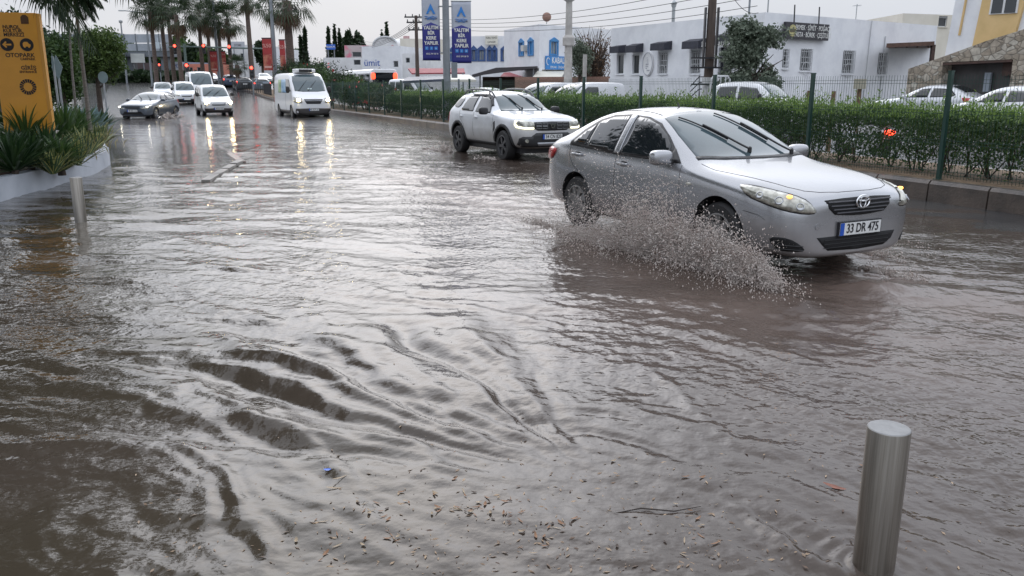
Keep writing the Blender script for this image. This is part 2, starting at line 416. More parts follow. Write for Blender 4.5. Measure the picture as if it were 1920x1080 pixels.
def paint(name, col, rough=.28, metal=.6, dirt=None, dz=(.25, .8), dmax=.8):
    if name in MATS: return MATS[name]
    m = M(name, col, rough, metal, coat=.7, var=.03, vs=2)
    n = m.node_tree.nodes; l = m.node_tree.links; b = n['Principled BSDF']
    # droplets: fine bump
    t = n.new('ShaderNodeTexVoronoi'); t.inputs['Scale'].default_value = 70; tcn = n.new('ShaderNodeTexCoord'); l.new(tcn.outputs['Object'], t.inputs['Vector'])
    r = n.new('ShaderNodeMapRange'); r.inputs['From Min'].default_value = .0; r.inputs['From Max'].default_value = .22; r.inputs['To Min'].default_value = 1; r.inputs['To Max'].default_value = 0
    l.new(t.outputs['Distance'], r.inputs['Value']); bn = n.new('ShaderNodeBump'); bn.inputs['Strength'].default_value = .10; bn.inputs['Distance'].default_value = .003
    l.new(r.outputs['Result'], bn.inputs['Height']); l.new(bn.outputs['Normal'], b.inputs['Normal'])
    if dirt:
        sx = n.new('ShaderNodeSeparateXYZ'); l.new(tcn.outputs['Object'], sx.inputs[0])
        nz_ = n.new('ShaderNodeTexNoise'); nz_.inputs['Scale'].default_value = 3; nz_.inputs['Detail'].default_value = 6; l.new(tcn.outputs['Object'], nz_.inputs['Vector'])
        ma = n.new('ShaderNodeMath'); ma.operation = 'MULTIPLY_ADD'; ma.inputs[1].default_value = .5; l.new(nz_.outputs['Fac'], ma.inputs[0]); l.new(sx.outputs['Z'], ma.inputs[2])
        rr = n.new('ShaderNodeMapRange'); rr.inputs['From Min'].default_value = dz[0]+.25; rr.inputs['From Max'].default_value = dz[1]+.25; rr.inputs['To Min'].default_value = dmax; rr.inputs['To Max'].default_value = 0
        l.new(ma.outputs[0], rr.inputs['Value'])
        src = b.inputs['Base Color'].links[0].from_socket
        mx = n.new('ShaderNodeMix'); mx.data_type = 'RGBA'; l.new(rr.outputs['Result'], mx.inputs['Factor']); l.new(src, mx.inputs[6]); mx.inputs[7].default_value = (*dirt, 1)
        l.new(mx.outputs[2], b.inputs['Base Color'])
        ml = n.new('ShaderNodeMath'); ml.operation = 'MULTIPLY_ADD'; l.new(rr.outputs['Result'], ml.inputs[0]); ml.inputs[1].default_value = -metal*.9; ml.inputs[2].default_value = metal; l.new(ml.outputs[0], b.inputs['Metallic'])
        ml2 = n.new('ShaderNodeMath'); ml2.operation = 'MULTIPLY_ADD'; l.new(rr.outputs['Result'], ml2.inputs[0]); ml2.inputs[1].default_value = -.7; ml2.inputs[2].default_value = .7; l.new(ml2.outputs[0], b.inputs['Coat Weight'])
    return m
def floor_pan(root, x0, x1, w, z0=.16, z1=.3):
    MB().box((x0, -w, z0), (x1, w, z1)).build('underbody', BLACK, root)

SEDAN_ST = [
 (.925, [(0,.24),(.42,.24),(.52,.30),(.55,.44),(.55,.575),(.51,.650),(.38,.680),(0,.700)]),
 (.872, [(0,.19),(.60,.19),(.70,.28),(.73,.46),(.725,.615),(.655,.715),(.50,.762),(0,.792)]),
 (.68, [(0,.18),(.70,.18),(.80,.29),(.838,.50),(.825,.675),(.75,.788),(.57,.835),(0,.865)]),
 (.30, [(0,.18),(.74,.18),(.85,.30),(.875,.54),(.868,.755),(.78,.865),(.63,.902),(0,.935)]),
 (-.15, [(0,.18),(.75,.18),(.86,.30),(.88,.55),(.87,.81),(.79,.905),(.66,.94),(0,.975)]),
 (-.42, [(0,.18),(.75,.18),(.86,.30),(.88,.57),(.862,.86),(.77,.94),(.68,.975),(0,1.015)]),
 (-.62, [(0,.18),(.75,.18),(.86,.30),(.88,.58),(.858,.885),(.75,1.00),(.66,1.07),(0,1.12)]),
 (-1.0, [(0,.18),(.75,.18),(.86,.30),(.88,.6),(.853,.905),(.69,1.19),(.595,1.285),(0,1.325)]),
 (-1.38, [(0,.18),(.75,.18),(.86,.30),(.88,.6),(.85,.92),(.635,1.345),(.53,1.435),(0,1.468)]),
 (-1.85, [(0,.18),(.75,.18),(.86,.30),(.88,.62),(.85,.94),(.615,1.38),(.51,1.462),(0,1.495)]),
 (-2.35, [(0,.18),(.75,.18),(.86,.30),(.88,.64),(.85,.96),(.615,1.355),(.51,1.43),(0,1.462)]),
 (-2.72, [(0,.18),(.75,.18),(.86,.30),(.88,.66),(.848,.985),(.645,1.25),(.54,1.32),(0,1.36)]),
 (-3.05, [(0,.19),(.74,.19),(.84,.31),(.865,.66),(.835,1.0),(.72,1.10),(.60,1.15),(0,1.19)]),
 (-3.32, [(0,.20),(.70,.20),(.80,.33),(.825,.62),(.79,.975),(.71,1.045),(.58,1.075),(0,1.105)]),
 (-3.53, [(0,.24),(.60,.24),(.70,.35),(.735,.6),(.715,.90),(.64,.99),(.52,1.03),(0,1.06)]),
 (-3.62, [(0,.30),(.46,.30),(.56,.40),(.60,.55),(.60,.74),(.55,.84),(.44,.89),(0,.92)]),
]
def silver_sedan():
    root = empty('silver_sedan', (2.74, 8.33, .045), -1.097, 'silver four door sedan ploughing through the flood with wipers raised on its windscreen', 'car')
    pm = paint('silver_paint', (.375, .38, .395), .25, .72, (.30, .26, .235), (.12, .55), .45)
    B = Body(SEDAN_ST, pm, root, [(0, .365, .58, .33), (-2.6, .365, .58, .33)], 3, crease={4: .35, 3: .25})
    X = Vector((1, 0, 0))
    # glass
    ws = [(-.50, .70, 0), (-.395, .45, 0), (-.35, .2, 0), (-.34, 0, 0), (-.35, -.2, 0), (-.395, -.45, 0), (-.50, -.70, 0), (-.95, -.625, 0), (-1.34, -.53, 0), (-1.385, -.3, 0), (-1.40, 0, 0), (-1.385, .3, 0), (-1.34, .53, 0), (-.95, .625, 0)]
    B.panel(ws, (0, 0, -1), WSCREEN, 'windscreen', .003, .01, .06)
    B.panel([(-.33, 0, 0), (-.345, -.2, 0), (-.39, -.45, 0), (-.50, -.715, 0), (-.56, -.70, 0), (-.455, -.44, 0), (-.41, -.2, 0), (-.40, 0, 0), (-.41, .2, 0), (-.455, .44, 0), (-.56, .70, 0), (-.50, .715, 0), (-.39, .45, 0), (-.345, .2, 0)], (0, 0, -1), BLACK, 'cowl_panel', .006, .01, .05)
    rw = [(-2.42, .52, 0), (-2.40, 0, 0), (-2.42, -.52, 0), (-2.98, -.60, 0), (-3.03, 0, 0), (-2.98, .60, 0)]
    B.panel(rw, (0, 0, -1), GLASS, 'rear_window', .003, .01, .08)
    for sg in (-1, 1):
        y = sg*1.; wv = (0, -sg, 0)
        trim = [(-.66, y, .945), (-.84, y, 1.075), (-1.02, y, 1.195), (-1.25, y, 1.315), (-1.5, y, 1.375), (-1.85, y, 1.395), (-2.2, y, 1.375), (-2.45, y, 1.315), (-2.68, y, 1.185), (-2.83, y, 1.045), (-2.82, y, 1.005), (-1.75, y, .955)]
        B.panel(trim, wv, BLACK, 'window_surround', .007, .012, .045)
        fw = [(-.86, y, .965), (-.92, y, 1.10), (-1.06, y, 1.20), (-1.26, y, 1.295), (-1.48, y, 1.35), (-1.70, y, 1.37), (-1.715, y, .975)]
        B.panel(fw, wv, GLASS, 'side_window', .013, .012, .045)
        qw = [(-1.84, y, .98), (-1.835, y, 1.37), (-2.15, y, 1.35), (-2.36, y, 1.30), (-2.42, y, 1.27), (-2.42, y, 1.01)]
        B.panel(qw, wv, GLASS, 'side_window', .013, .012, .045)
        B.panel([(-2.455, y, 1.015), (-2.455, y, 1.255), (-2.62, y, 1.165), (-2.75, y, 1.055), (-2.74, y, 1.03)], wv, GLASS, 'quarter_light', .013, .012, .045)
        B.panel([(-1.725, y, .97), (-1.72, y, 1.385), (-1.825, y, 1.385), (-1.83, y, .97)], wv, BLACK if sg > 5 else pm, 'door_pillar', .017, .012, .05)
        B.panel([(-.66, y, .95), (-.85, y, 1.085), (-.85, y, .955)], wv, BLACK, 'mirror_base', .012, .02, .05)
        g = MB()
        B.line([(-.62, y, .93), (-.60, y, .8), (-.58, y, .55), (-.60, y, .33)], wv, .003, mb=g)
        B.line([(-1.775, y, .955), (-1.77, y, .7), (-1.76, y, .33)], wv, .003, mb=g)
        B.line([(-2.78, y, 1.01), (-2.78, y, .88), (-2.66, y, .76), (-2.52, y, .70), (-2.38, y, .64), (-2.28, y, .56), (-2.2, y, .40), (-2.19, y, .33)], wv, .003, mb=g)
        B.line([(-.36, y, .335), (-2.2, y, .335)], wv, .004, mb=g)
        B.line([(.35, y, .60), (.53, y, .58), (.60, y, .545)], wv, .0025, mb=g)
        g.build('panel_gap', DARK, root, smooth=True)
        # handles
        for hx, hz in ((-1.60, .865), (-2.58, .905)):
            m = MB(); p0, _ = B.hit((hx, y, hz), wv, .0)
            capsule_box(m, (p0.x, p0.y+sg*.035, p0.z), .095, .013, .018, 6); capsule_box(m, (p0.x-.085, p0.y+sg*.012, p0.z), .02, .03, .017, 6); capsule_box(m, (p0.x+.085, p0.y+sg*.012, p0.z), .02, .03, .017, 6)
            B.panel([(hx-.07, y, hz-.028), (hx+.05, y, hz-.028), (hx+.07, y, hz), (hx+.05, y, hz+.03), (hx-.07, y, hz+.03)], wv, DARK, 'handle_recess', .002, .004, .03, 1)
            m.build('door_handle', pm, root, smooth=True)
        m = MB(); p0, _ = B.hit((-.44, y, .765), wv, 0); capsule_box(m, (p0.x, p0.y, p0.z), .04, .016, .014, 6); m.build('side_repeater', LENS, root, smooth=True)
        # lamps
        wd = Vector((-.62, -sg*.78, -.12))
        hl = [(.24, sg*.86, .825), (.40, sg*.84, .833), (.58, sg*.78, .808), (.74, sg*.66, .770), (.83, sg*.55, .715), (.885, sg*.475, .625), (.84, sg*.56, .610), (.74, sg*.72, .640), (.58, sg*.82, .690), (.40, sg*.88, .745)]
        bez = [(p[0]+(.012 if i < 5 else -.01), p[1], p[2]+(.010 if i < 5 else -.010)) for i, p in enumerate(hl)]
        B.panel(bez, wd, BLACK, 'headlight_bezel', .004, .01, .04, 1)
        h = B.panel(hl, wd, LENS, 'headlight', .010, .014, .03, 1, bulge=.02)
        for (lx, ly, lz, r_) in ((.50, .80, .742, .036), (.655, .71, .705, .042), (.79, .60, .662, .036)):
            p0, n0 = B.hit((lx, sg*ly, lz), wd, .022)
            q = n0.to_track_quat('Z', 'Y').to_matrix().to_4x4(); q.translation = p0
            m = MB().lathe([(r_, 0), (r_*.95, .012), (r_*.8, .014), (r_*.7, .006), (.001, .002)], 20); o = m.build('reflector', STEEL, h, smooth=True); o.matrix_local = q
        p0, n0 = B.hit((.70, sg*.64, .735), wd, .030)
        m = MB(); capsule_box(m, p0, .022, .022, .014, 6); m.build('indicator_bulb', M('amber_lit', (1, .45, .08), .3, emit=(1, .42, .08), es=4), h, smooth=True)
        tl = [(-3.24, y, .93), (-3.40, y, .955), (-3.52, sg*.8, .93), (-3.58, sg*.7, .86), (-3.54, sg*.75, .78), (-3.42, y, .79), (-3.32, y, .84)]
        B.panel(tl, (.5, -sg*.86, 0), REDLENS, 'tail_light', .012, .014, .04, 1, bulge=.012)
        # fog recess in bumper corner
        fg = [(.66, sg*.84, .375), (.70, sg*.80, .405), (.79, sg*.70, .395), (.85, sg*.62, .34), (.87, sg*.58, .285), (.82, sg*.66, .275), (.72, sg*.77, .28)]
        B.panel(fg, wd, DARK, 'bumper_vent', .004, .01, .03, 1)
        gm = MB()
        for zz in (.30, .335): B.line([(.72, sg*.78, zz), (.86, sg*.60, zz-.008)], wd, .004, .006, mb=gm)
        gm.build('vent_slat', BLACK, root)
    # nose
    f = (-1, 0, 0); g1 = [(1, -.42, .725), (1, -.2, .735), (1, 0, .738), (1, .2, .735), (1, .42, .725), (1, .385, .655), (1, .31, .597), (1, .13, .582), (1, 0, .578), (1, -.13, .582), (1, -.31, .597), (1, -.385, .655)]
    gr_ = B.panel(g1, f, DARK, 'grille', .006, .01, .04)
    m = MB()
    for zz, wy in ((.705, .395), (.675, .37), (.643, .34), (.612, .30)): B.line([(1, -wy, zz), (1, wy, zz)], f, .0075, .014, mb=m)
    m.build('grille_bar', M('grille_grey', (.09, .09, .10), .35, .3), gr_)
    m = MB(); p0, n0 = B.hit((1, 0, .692), f, .03)
    for (a, b, r_) in ((.082, .057, .009), (.036, .05, .007)):
        m.tube([p0+Vector((0, a*cos(t), b*sin(t))) for t in [2*pi*k/24 for k in range(25)]], r_, 6)
    m.tube([p0+Vector((0, .066*cos(t), .026+.020*sin(t))) for t in [2*pi*k/20 for k in range(21)]], .007, 6)
    m.build('emblem', CHROME, root, smooth=True)
    g2 = [(1, -.50, .40), (1, 0, .405), (1, .50, .40), (1, .46, .33), (1, .36, .275), (1, 0, .262), (1, -.36, .275), (1, -.43, .33)]
    gl = B.panel(g2, f, DARK, 'lower_intake', .004, .01, .04); m = MB()
    for zz in (.30, .335, .37): B.line([(1, -.41, zz), (1, .41, zz)], f, .004, .007, mb=m)
    m.build('intake_bar', BLACK, gl)
    plate(root, B, 1, 0, .463, text='33 DR 475', n=(1, 0, -.03))
    m = MB(); p0, _ = B.hit((1, -.50, .50), f, 0); m.lathe([(.03, 0), (.03, .004), (.001, .006)], 16, 'x', p0-Vector((.001, 0, 0))); m.build('tow_cap', pm, root)
    # bonnet gap and bumper seam
    g = MB()
    for sg in (-1, 1):
        B.line([(-.42, sg*.735, 0), (-.2, sg*.75, 0), (.1, sg*.715, 0), (.4, sg*.66, 0), (.62, sg*.60, 0), (.74, sg*.52, 0)], (0, 0, -1), .003, mb=g)
        B.line([(-1.40, sg*.50, 0), (-1.9, sg*.485, 0), (-2.42, sg*.49, 0)], (0, 0, -1), .005, mb=g)
    B.line([(.74, -.52, 0), (.80, -.40, 0), (.835, -.2, 0), (.84, 0, 0), (.835, .2, 0), (.80, .40, 0), (.74, .52, 0)], (0, 0, -1), .003, mb=g)
    B.line([(-3.05, -.66, 0), (-3.06, 0, 0), (-3.05, .66, 0)], (0, 0, -1), .003, mb=g)
    g.build('bonnet_gap', DARK, root, smooth=True)
    mirrors(root, B, -.80, .86, 1.0, pm, (.075, .125, .078))
    wipers(root, B, [((-.50, -.05, 0), (-1.22, -.42, 0)), ((-.46, .50, 0), (-1.26, .10, 0))])
    m = MB(); p0, _ = B.hit((-1.75, 0, 2), (0, 0, -1), 0); m.tube([p0, p0+Vector((-.03, 0, .05))], [.012, .005], 6); m.build('aerial', BLACK, root)
    for x in (0, -2.6):
        for sg in (-1, 1): wheel(root, x, sg*.855, .318, .2, spokes=8, rimmat=M('wheel_cover', (.22, .215, .21), .42, .5, var=.25, vs=10))
    floor_pan(root, -3.3, .6, .6)
    return root, B
def gen_st(rows, belt, zs=.5):
    """rows: (x, half width, z bottom, z top, half roof width or None)"""
    st = []
    for x, w_, zb, zt, yr in rows:
        bz = belt(x) if callable(belt) else belt
        if yr is None:
            h4 = min(bz, zt-.10) if zt > bz+.1 else zt-.10
            sec = [(0, zb), (w_*.84, zb), (w_*.97, zb+.12), (w_, zb+(zt-zb)*.45), (w_*.975, max(h4-.02, zb+(zt-zb)*.7)), (w_*.88, zt-.045), (w_*.68, zt-.015), (0, zt)]
        else:
            sec = [(0, zb), (w_*.84, zb), (w_*.97, zb+.12), (w_, zs), (w_*.965, bz), (yr+.085, zt-.13), (yr-.03, zt-.035), (0, zt)]
        st.append((x, sec))
    return st
def lit(name, col, e): return M(name, col, .2, emit=col, es=e)
HEADLIT = lit('headlamp_lit', (1, .78, .42), 60.)
HEADDIM = lit('headlamp_dim', (1, .9, .7), 3.)
DRL = lit('running_light', (1, .95, .68), 2.2)

def suv():
    root = empty('white_suv', (.562, 20.57, 0), -1.10, 'white SUV with mud splashed doors, roof rails and lit running lights', 'car')
    pm = paint('suv_white', (.74, .76, .79), .3, .0, (.20, .17, .125), (.48, .92), .62)
    belt = lambda x: 1.06+.02*(-x)
    rows = [(.84, .62, .42, .90, None), (.80, .76, .33, .99, None), (.62, .86, .30, 1.06, None), (.25, .90, .28, 1.10, None), (-.2, .905, .28, 1.13, None), (-.42, .905, .28, 1.16, None),
            (-.62, .90, .28, 1.27, .60), (-.9, .90, .28, 1.46, .58), (-1.2, .90, .28, 1.595, .565), (-1.7, .90, .28, 1.635, .565), (-2.4, .90, .28, 1.63, .56), (-2.95, .90, .28, 1.60, .55), (-3.18, .89, .29, 1.52, .54), (-3.33, .87, .31, 1.32, .60), (-3.42, .85, .34, 1.10, None), (-3.49, .74, .42, .86, None)]
    B = Body(gen_st(rows, belt, .72), pm, root, [(0, .43, .56, .37), (-2.67, .43, .56, .37)], 3, crease={4: .3, 3: .4})
    B.panel([(-.47, .68, 0), (-.36, .35, 0), (-.34, 0, 0), (-.36, -.35, 0), (-.47, -.68, 0), (-.8, -.61, 0), (-1.13, -.55, 0), (-1.19, -.3, 0), (-1.2, 0, 0), (-1.19, .3, 0), (-1.13, .55, 0), (-.8, .61, 0)], (0, 0, -1), WSCREEN, 'windscreen', .006, .01, .07)
    plast = M('grey_plastic', (.025, .026, .028), .5, bump=.1, bs=200)
    for sg in (-1, 1):
        wv = (0, -sg, 0); y = sg
        B.panel([(-.78, y, 1.10), (-.93, y, 1.28), (-1.15, y, 1.43), (-1.35, y, 1.475), (-1.62, y, 1.49), (-1.62, y, 1.105)], wv, GLASS, 'side_window', .01, .012, .05)
        B.panel([(-1.78, y, 1.11), (-1.78, y, 1.49), (-2.15, y, 1.485), (-2.38, y, 1.46), (-2.52, y, 1.16), (-2.46, y, 1.12)], wv, GLASS, 'side_window', .01, .012, .05)
        B.panel([(-2.66, y, 1.18), (-2.58, y, 1.45), (-2.95, y, 1.43), (-3.08, y, 1.38), (-3.12, y, 1.26), (-3.0, y, 1.19)], wv, GLASS, 'quarter_light', .01, .012, .05, 1)
        B.panel([(-.85, y, 1.27), (-1.08, y, 1.46), (-1.35, y, 1.53), (-2.2, y, 1.535), (-2.2, y, 1.50), (-1.36, y, 1.49), (-1.12, y, 1.425), (-.90, y, 1.25)], wv, BLACK, 'rain_deflector', .018, .012, .05)
        g = MB()
        B.line([(-.55, y, 1.05), (-.56, y, .8), (-.50, y, .6), (-.52, y, .42)], wv, .004, mb=g); B.line([(-1.70, y, 1.10), (-1.70, y, .5)], wv, .004, mb=g)
        B.line([(-2.60, y, 1.12), (-2.58, y, .95), (-2.3, y, .78), (-2.18, y, .5)], wv, .004, mb=g)
        g.build('panel_gap', DARK, root)
        B.panel([(-.45, y, .40), (-.45, y, .29), (-2.22, y, .29), (-2.22, y, .40)], wv, plast, 'sill_cladding', .012, .014, .08)
        for ax in (0, -2.67):
            arc = [(ax+.50*cos(t), y, .37+.50*sin(t)) for t in [pi*k/14-.12 for k in range(15)]]+[(ax+.425*cos(t), y, .37+.425*sin(t)) for t in [pi*k/14-.12 for k in range(14, -1, -1)]]
            B.panel([p for p in arc if p[2] > .3], wv, plast, 'arch_cladding', .014, .018, .05)
        B.panel([(-.50, y, .88), (-.42, y, .92), (-.40, y, .74), (-.47, y, .66)], wv, BLACK, 'wing_vent', .012, .012, .04)
        for hx in (-1.52, -2.42):
            m = MB(); p0, _ = B.hit((hx, y, .98), wv, .03); capsule_box(m, p0, .09, .018, .022, 6); m.build('door_handle', pm, root, smooth=True)
        wd = Vector((-.85, -sg*.5, 0))
        hl = [(.84, sg*.48, .925), (.80, sg*.66, .955), (.72, sg*.80, .965), (.60, sg*.85, .96), (.60, sg*.86, .86), (.68, sg*.84, .80), (.80, sg*.68, .77), (.86, sg*.47, .775)]
        h = B.panel(hl, wd, LENS, 'headlight', .008, .014, .04, bulge=.01)
        B.panel([(.62, sg*.87, .955), (.60, sg*.87, .86), (.68, sg*.86, .80), (.80, sg*.70, .77), (.85, sg*.5, .77), (.85, sg*.5, .805), (.80, sg*.69, .81), (.71, sg*.83, .84), (.66, sg*.86, .88), (.67, sg*.86, .955)], wd, DRL, 'running_light', .024, .008, .03, parent=h)
        B.panel([(-3.36, sg*.87, 1.05), (-3.46, sg*.78, 1.05), (-3.47, sg*.78, .82), (-3.36, sg*.87, .82)], (.7, -sg*.7, 0), REDLENS, 'tail_light', .012, .014, .05)
        m = MB(); pts = [(-1.05, sg*.545, 1.44), (-1.22, sg*.54, 1.57), (-1.42, sg*.535, 1.635), (-1.9, sg*.53, 1.665), (-2.5, sg*.53, 1.66), (-2.85, sg*.53, 1.61), (-3.0, sg*.53, 1.50)]
        m.tube(chaikin(pts, 2, False), .024, 8); m.tube([(-1.42, sg*.535, 1.63), (-1.46, sg*.52, 1.50)], .02, 6); m.tube([(-2.5, sg*.53, 1.655), (-2.45, sg*.52, 1.50)], .02, 6)
        m.build('roof_rail', M('rail_grey', (.10, .105, .11), .4, .3), root, smooth=True)
    f = (-1, 0, 0)
    gg = B.panel([(1, -.46, .925), (1, 0, .935), (1, .46, .925), (1, .46, .775), (1, .38, .735), (1, 0, .73), (1, -.38, .735), (1, -.46, .775)], f, BLACK, 'grille', .008, .012, .06)
    m = MB()
    for sg in (-1, 1):
        for a in (.13, .29):
            for z0 in (.775, .85):
                m.tube([B.hit((1, sg*(a+dx), z0+dz), f, .018)[0] for dx, dz in ((0, 0), (.13, 0), (.13, .05), (0, .05), (0, 0))], .007, 5)
    m.build('grille_insert', M('satin', (.28, .29, .3), .35, .7), gg)
    c, _ = B.hit((1, 0, .84), f, .02); m = MB(); m.prism([(-.075, .045), (.075, .045), (.06, .0), (.025, -.055), (-.025, -.055), (-.06, 0)], c, (0, 1, 0), (0, 0, 1), (.02, 0, 0)); eo = m.build('emblem', CHROME, root)
    m = MB().prism([(-.035, .02), (.035, .02), (.022, -.03), (-.022, -.03)], c+Vector((.018, 0, 0)), (0, 1, 0), (0, 0, 1), (.006, 0, 0)); m.build('emblem_inset', BLACK, eo)
    low = [(1, -.80, .56), (1, -.74, .60), (1, -.55, .60), (1, -.42, .68), (1, .42, .68), (1, .55, .60), (1, .74, .60), (1, .80, .56), (1, .80, .42), (1, .7, .36), (1, -.7, .36), (1, -.80, .42)]
    B.panel(low, f, plast, 'bumper_cladding', .012, .02, .07)
    B.panel([(1, -.40, .46), (1, .40, .46), (1, .36, .39), (1, -.36, .39)], f, M('skid', (.35, .36, .38), .35, .6), 'skid_plate', .022, .02, .07)
    for sg in (-1, 1):
        c, _ = B.hit((1, sg*.66, .50), f, .01); MB().lathe([(.001, .035), (.04, .03), (.045, 0)], 14, 'x', c).build('fog_lamp', LENS, root, smooth=True)
    plate(root, B, 1, 0, .59, text='34 CN 820', n=(1, 0, 0))
    MB().box((-3.2, -.7, .2), (.6, .7, .4)).build('underbody', BLACK, root)
    g = MB()
    for sg in (-1, 1): B.line([(-.45, sg*.76, 0), (.1, sg*.76, 0), (.6, sg*.66, 0)], (0, 0, -1), .004, mb=g)
    B.line([(.70, -.55, 0), (.76, 0, 0), (.70, .55, 0)], (0, 0, -1), .004, mb=g); g.build('bonnet_gap', DARK, root)
    mirrors(root, B, -.80, .92, 1.15, BLACK, (.07, .12, .09))
    wipers(root, B, [((-.46, -.12, 0), (-1.12, -.34, 0)), ((-.44, .42, 0), (-1.12, .10, 0))])
    for x in (0, -2.67): 
        for sg in (-1, 1): wheel(root, x, sg*.90, .36, .23, spokes=5, rimmat=M('dark_alloy', (.10, .10, .105), .35, .7))
    return root, B

def hatchback(name, label, loc, yaw, pm, lamps=HEADDIM, L_=1.0, simple=False, group=None, rear_lit=False, sedan=False):
    root = empty(name, loc, yaw, label, 'car', group)
    belt = lambda x: .93+.03*(-x)
    rows = [(.90, .54, .26, .62, None), (.82, .72, .20, .73, None), (.6, .82, .19, .82, None), (.25, .865, .18, .90, None), (-.15, .87, .18, .96, None), (-.4, .87, .18, 1.01, None),
            (-.62, .87, .18, 1.12, .63), (-.98, .87, .18, 1.30, .57), (-1.35, .87, .18, 1.42, .54), (-1.85, .87, .18, 1.455, .53), (-2.4, .87, .18, 1.43, .52), (-2.85, .86, .18, 1.36, .51), (-3.1, .84, .2, 1.24, .54), (-3.28, .80, .23, 1.02, None), (-3.36, .66, .32, .80, None)]
    B = Body(SEDAN_ST if sedan else gen_st(rows, belt, .58), pm, root, [(0, .36, .58, .32), (-2.6, .36, .58, .32)], 2, crease={4: .3, 3: .3})
    B.panel([(-.50, .68, 0), (-.36, .3, 0), (-.36, -.3, 0), (-.50, -.68, 0), (-.9, -.61, 0), (-1.27, -.52, 0), (-1.36, 0, 0), (-1.27, .52, 0), (-.9, .61, 0)], (0, 0, -1), WSCREEN, 'windscreen', .007, .01, .1)
    if sedan: B.panel([(-2.42, .52, 0), (-2.40, 0, 0), (-2.42, -.52, 0), (-2.98, -.60, 0), (-3.03, 0, 0), (-2.98, .60, 0)], (0, 0, -1), GLASS, 'rear_window', .006, .01, .1)
    else: B.panel([(-2.90, .46, 1.3), (-2.90, -.46, 1.3), (-3.22, -.58, 1.05), (-3.24, .58, 1.05)], (1, 0, -.6), GLASS, 'rear_window', .008, .01, .12)
    for sg in (-1, 1):
        wv = (0, -sg, 0); y = sg
        B.panel([(-.84, y, .98), (-1.08, y, 1.18), (-1.35, y, 1.29), (-1.66, y, 1.32), (-1.66, y, 1.0)], wv, GLASS, 'side_window', .012, .012, .07)
        B.panel([(-1.76, y, 1.0), (-1.76, y, 1.32), (-2.2, y, 1.31), (-2.5, y, 1.25), (-2.72, y, 1.09), (-2.6, y, 1.03)], wv, GLASS, 'side_window', .012, .012, .07)
        wd = Vector((-.7, -sg*.7, -.1))
        hl = [(.35, sg*.86, .79), (.6, sg*.78, .76), (.78, sg*.62, .68), (.84, sg*.42, .62), (.86, sg*.42, .56), (.78, sg*.66, .58), (.55, sg*.84, .66)]
        h = B.panel(hl, wd, LENS, 'headlight', .01, .014, .06, bulge=.01)
        if lamps:
            p0, n0 = B.hit((.72, sg*.68, .66), wd, .03); m = MB(); capsule_box(m, p0, .035, .035, .022, 6); m.build('lamp_bulb', lamps, h, smooth=True)
        if not simple:
            g = MB(); B.line([(-.6, y, .93), (-.58, y, .4)], wv, .004, mb=g); B.line([(-1.71, y, .99), (-1.71, y, .35)], wv, .004, mb=g); g.build('panel_gap', DARK, root)
            for hx in (-1.52, -2.46):
                m = MB(); p0, _ = B.hit((hx, y, .88), wv, .03); capsule_box(m, p0, .08, .016, .018, 5); m.build('door_handle', pm, root, smooth=True)
        B.panel([(-3.02, sg*.86, 1.0), (-3.26, sg*.78, .98), (-3.3, sg*.74, .82), (-3.1, sg*.85, .82)], (.75, -sg*.65, 0), REDLIT if rear_lit else REDLENS, 'tail_light', .012, .014, .06)
    f = (-1, 0, 0)
    B.panel([(1, -.42, .665), (1, .42, .665), (1, .36, .60), (1, -.36, .60)], f, BLACK, 'grille', .008, .01, .08)
    B.panel([(1, -.42, .45), (1, .42, .45), (1, .56, .29), (1, -.56, .29)], f, DARK, 'lower_intake', .006, .01, .08)
    plate(root, B, 1, 0, .48, text='' if simple else '48 AD 112', n=(1, 0, 0))
    plate(root, B, -4, 0, .72, rear=True)
    floor_pan(root, -3.1, .55, .6)
    mirrors(root, B, -.80, .86, 1.0, pm, (.07, .11, .07))
    if not simple: wipers(root, B, [((-.52, -.1, 0), (-.98, -.45, 0)), ((-.48, .4, 0), (-.98, .05, 0))])
    for x in (0, -2.6):
        for sg in (-1, 1): wheel(root, x, sg*.85, .315, .2, spokes=5)
    return root, B

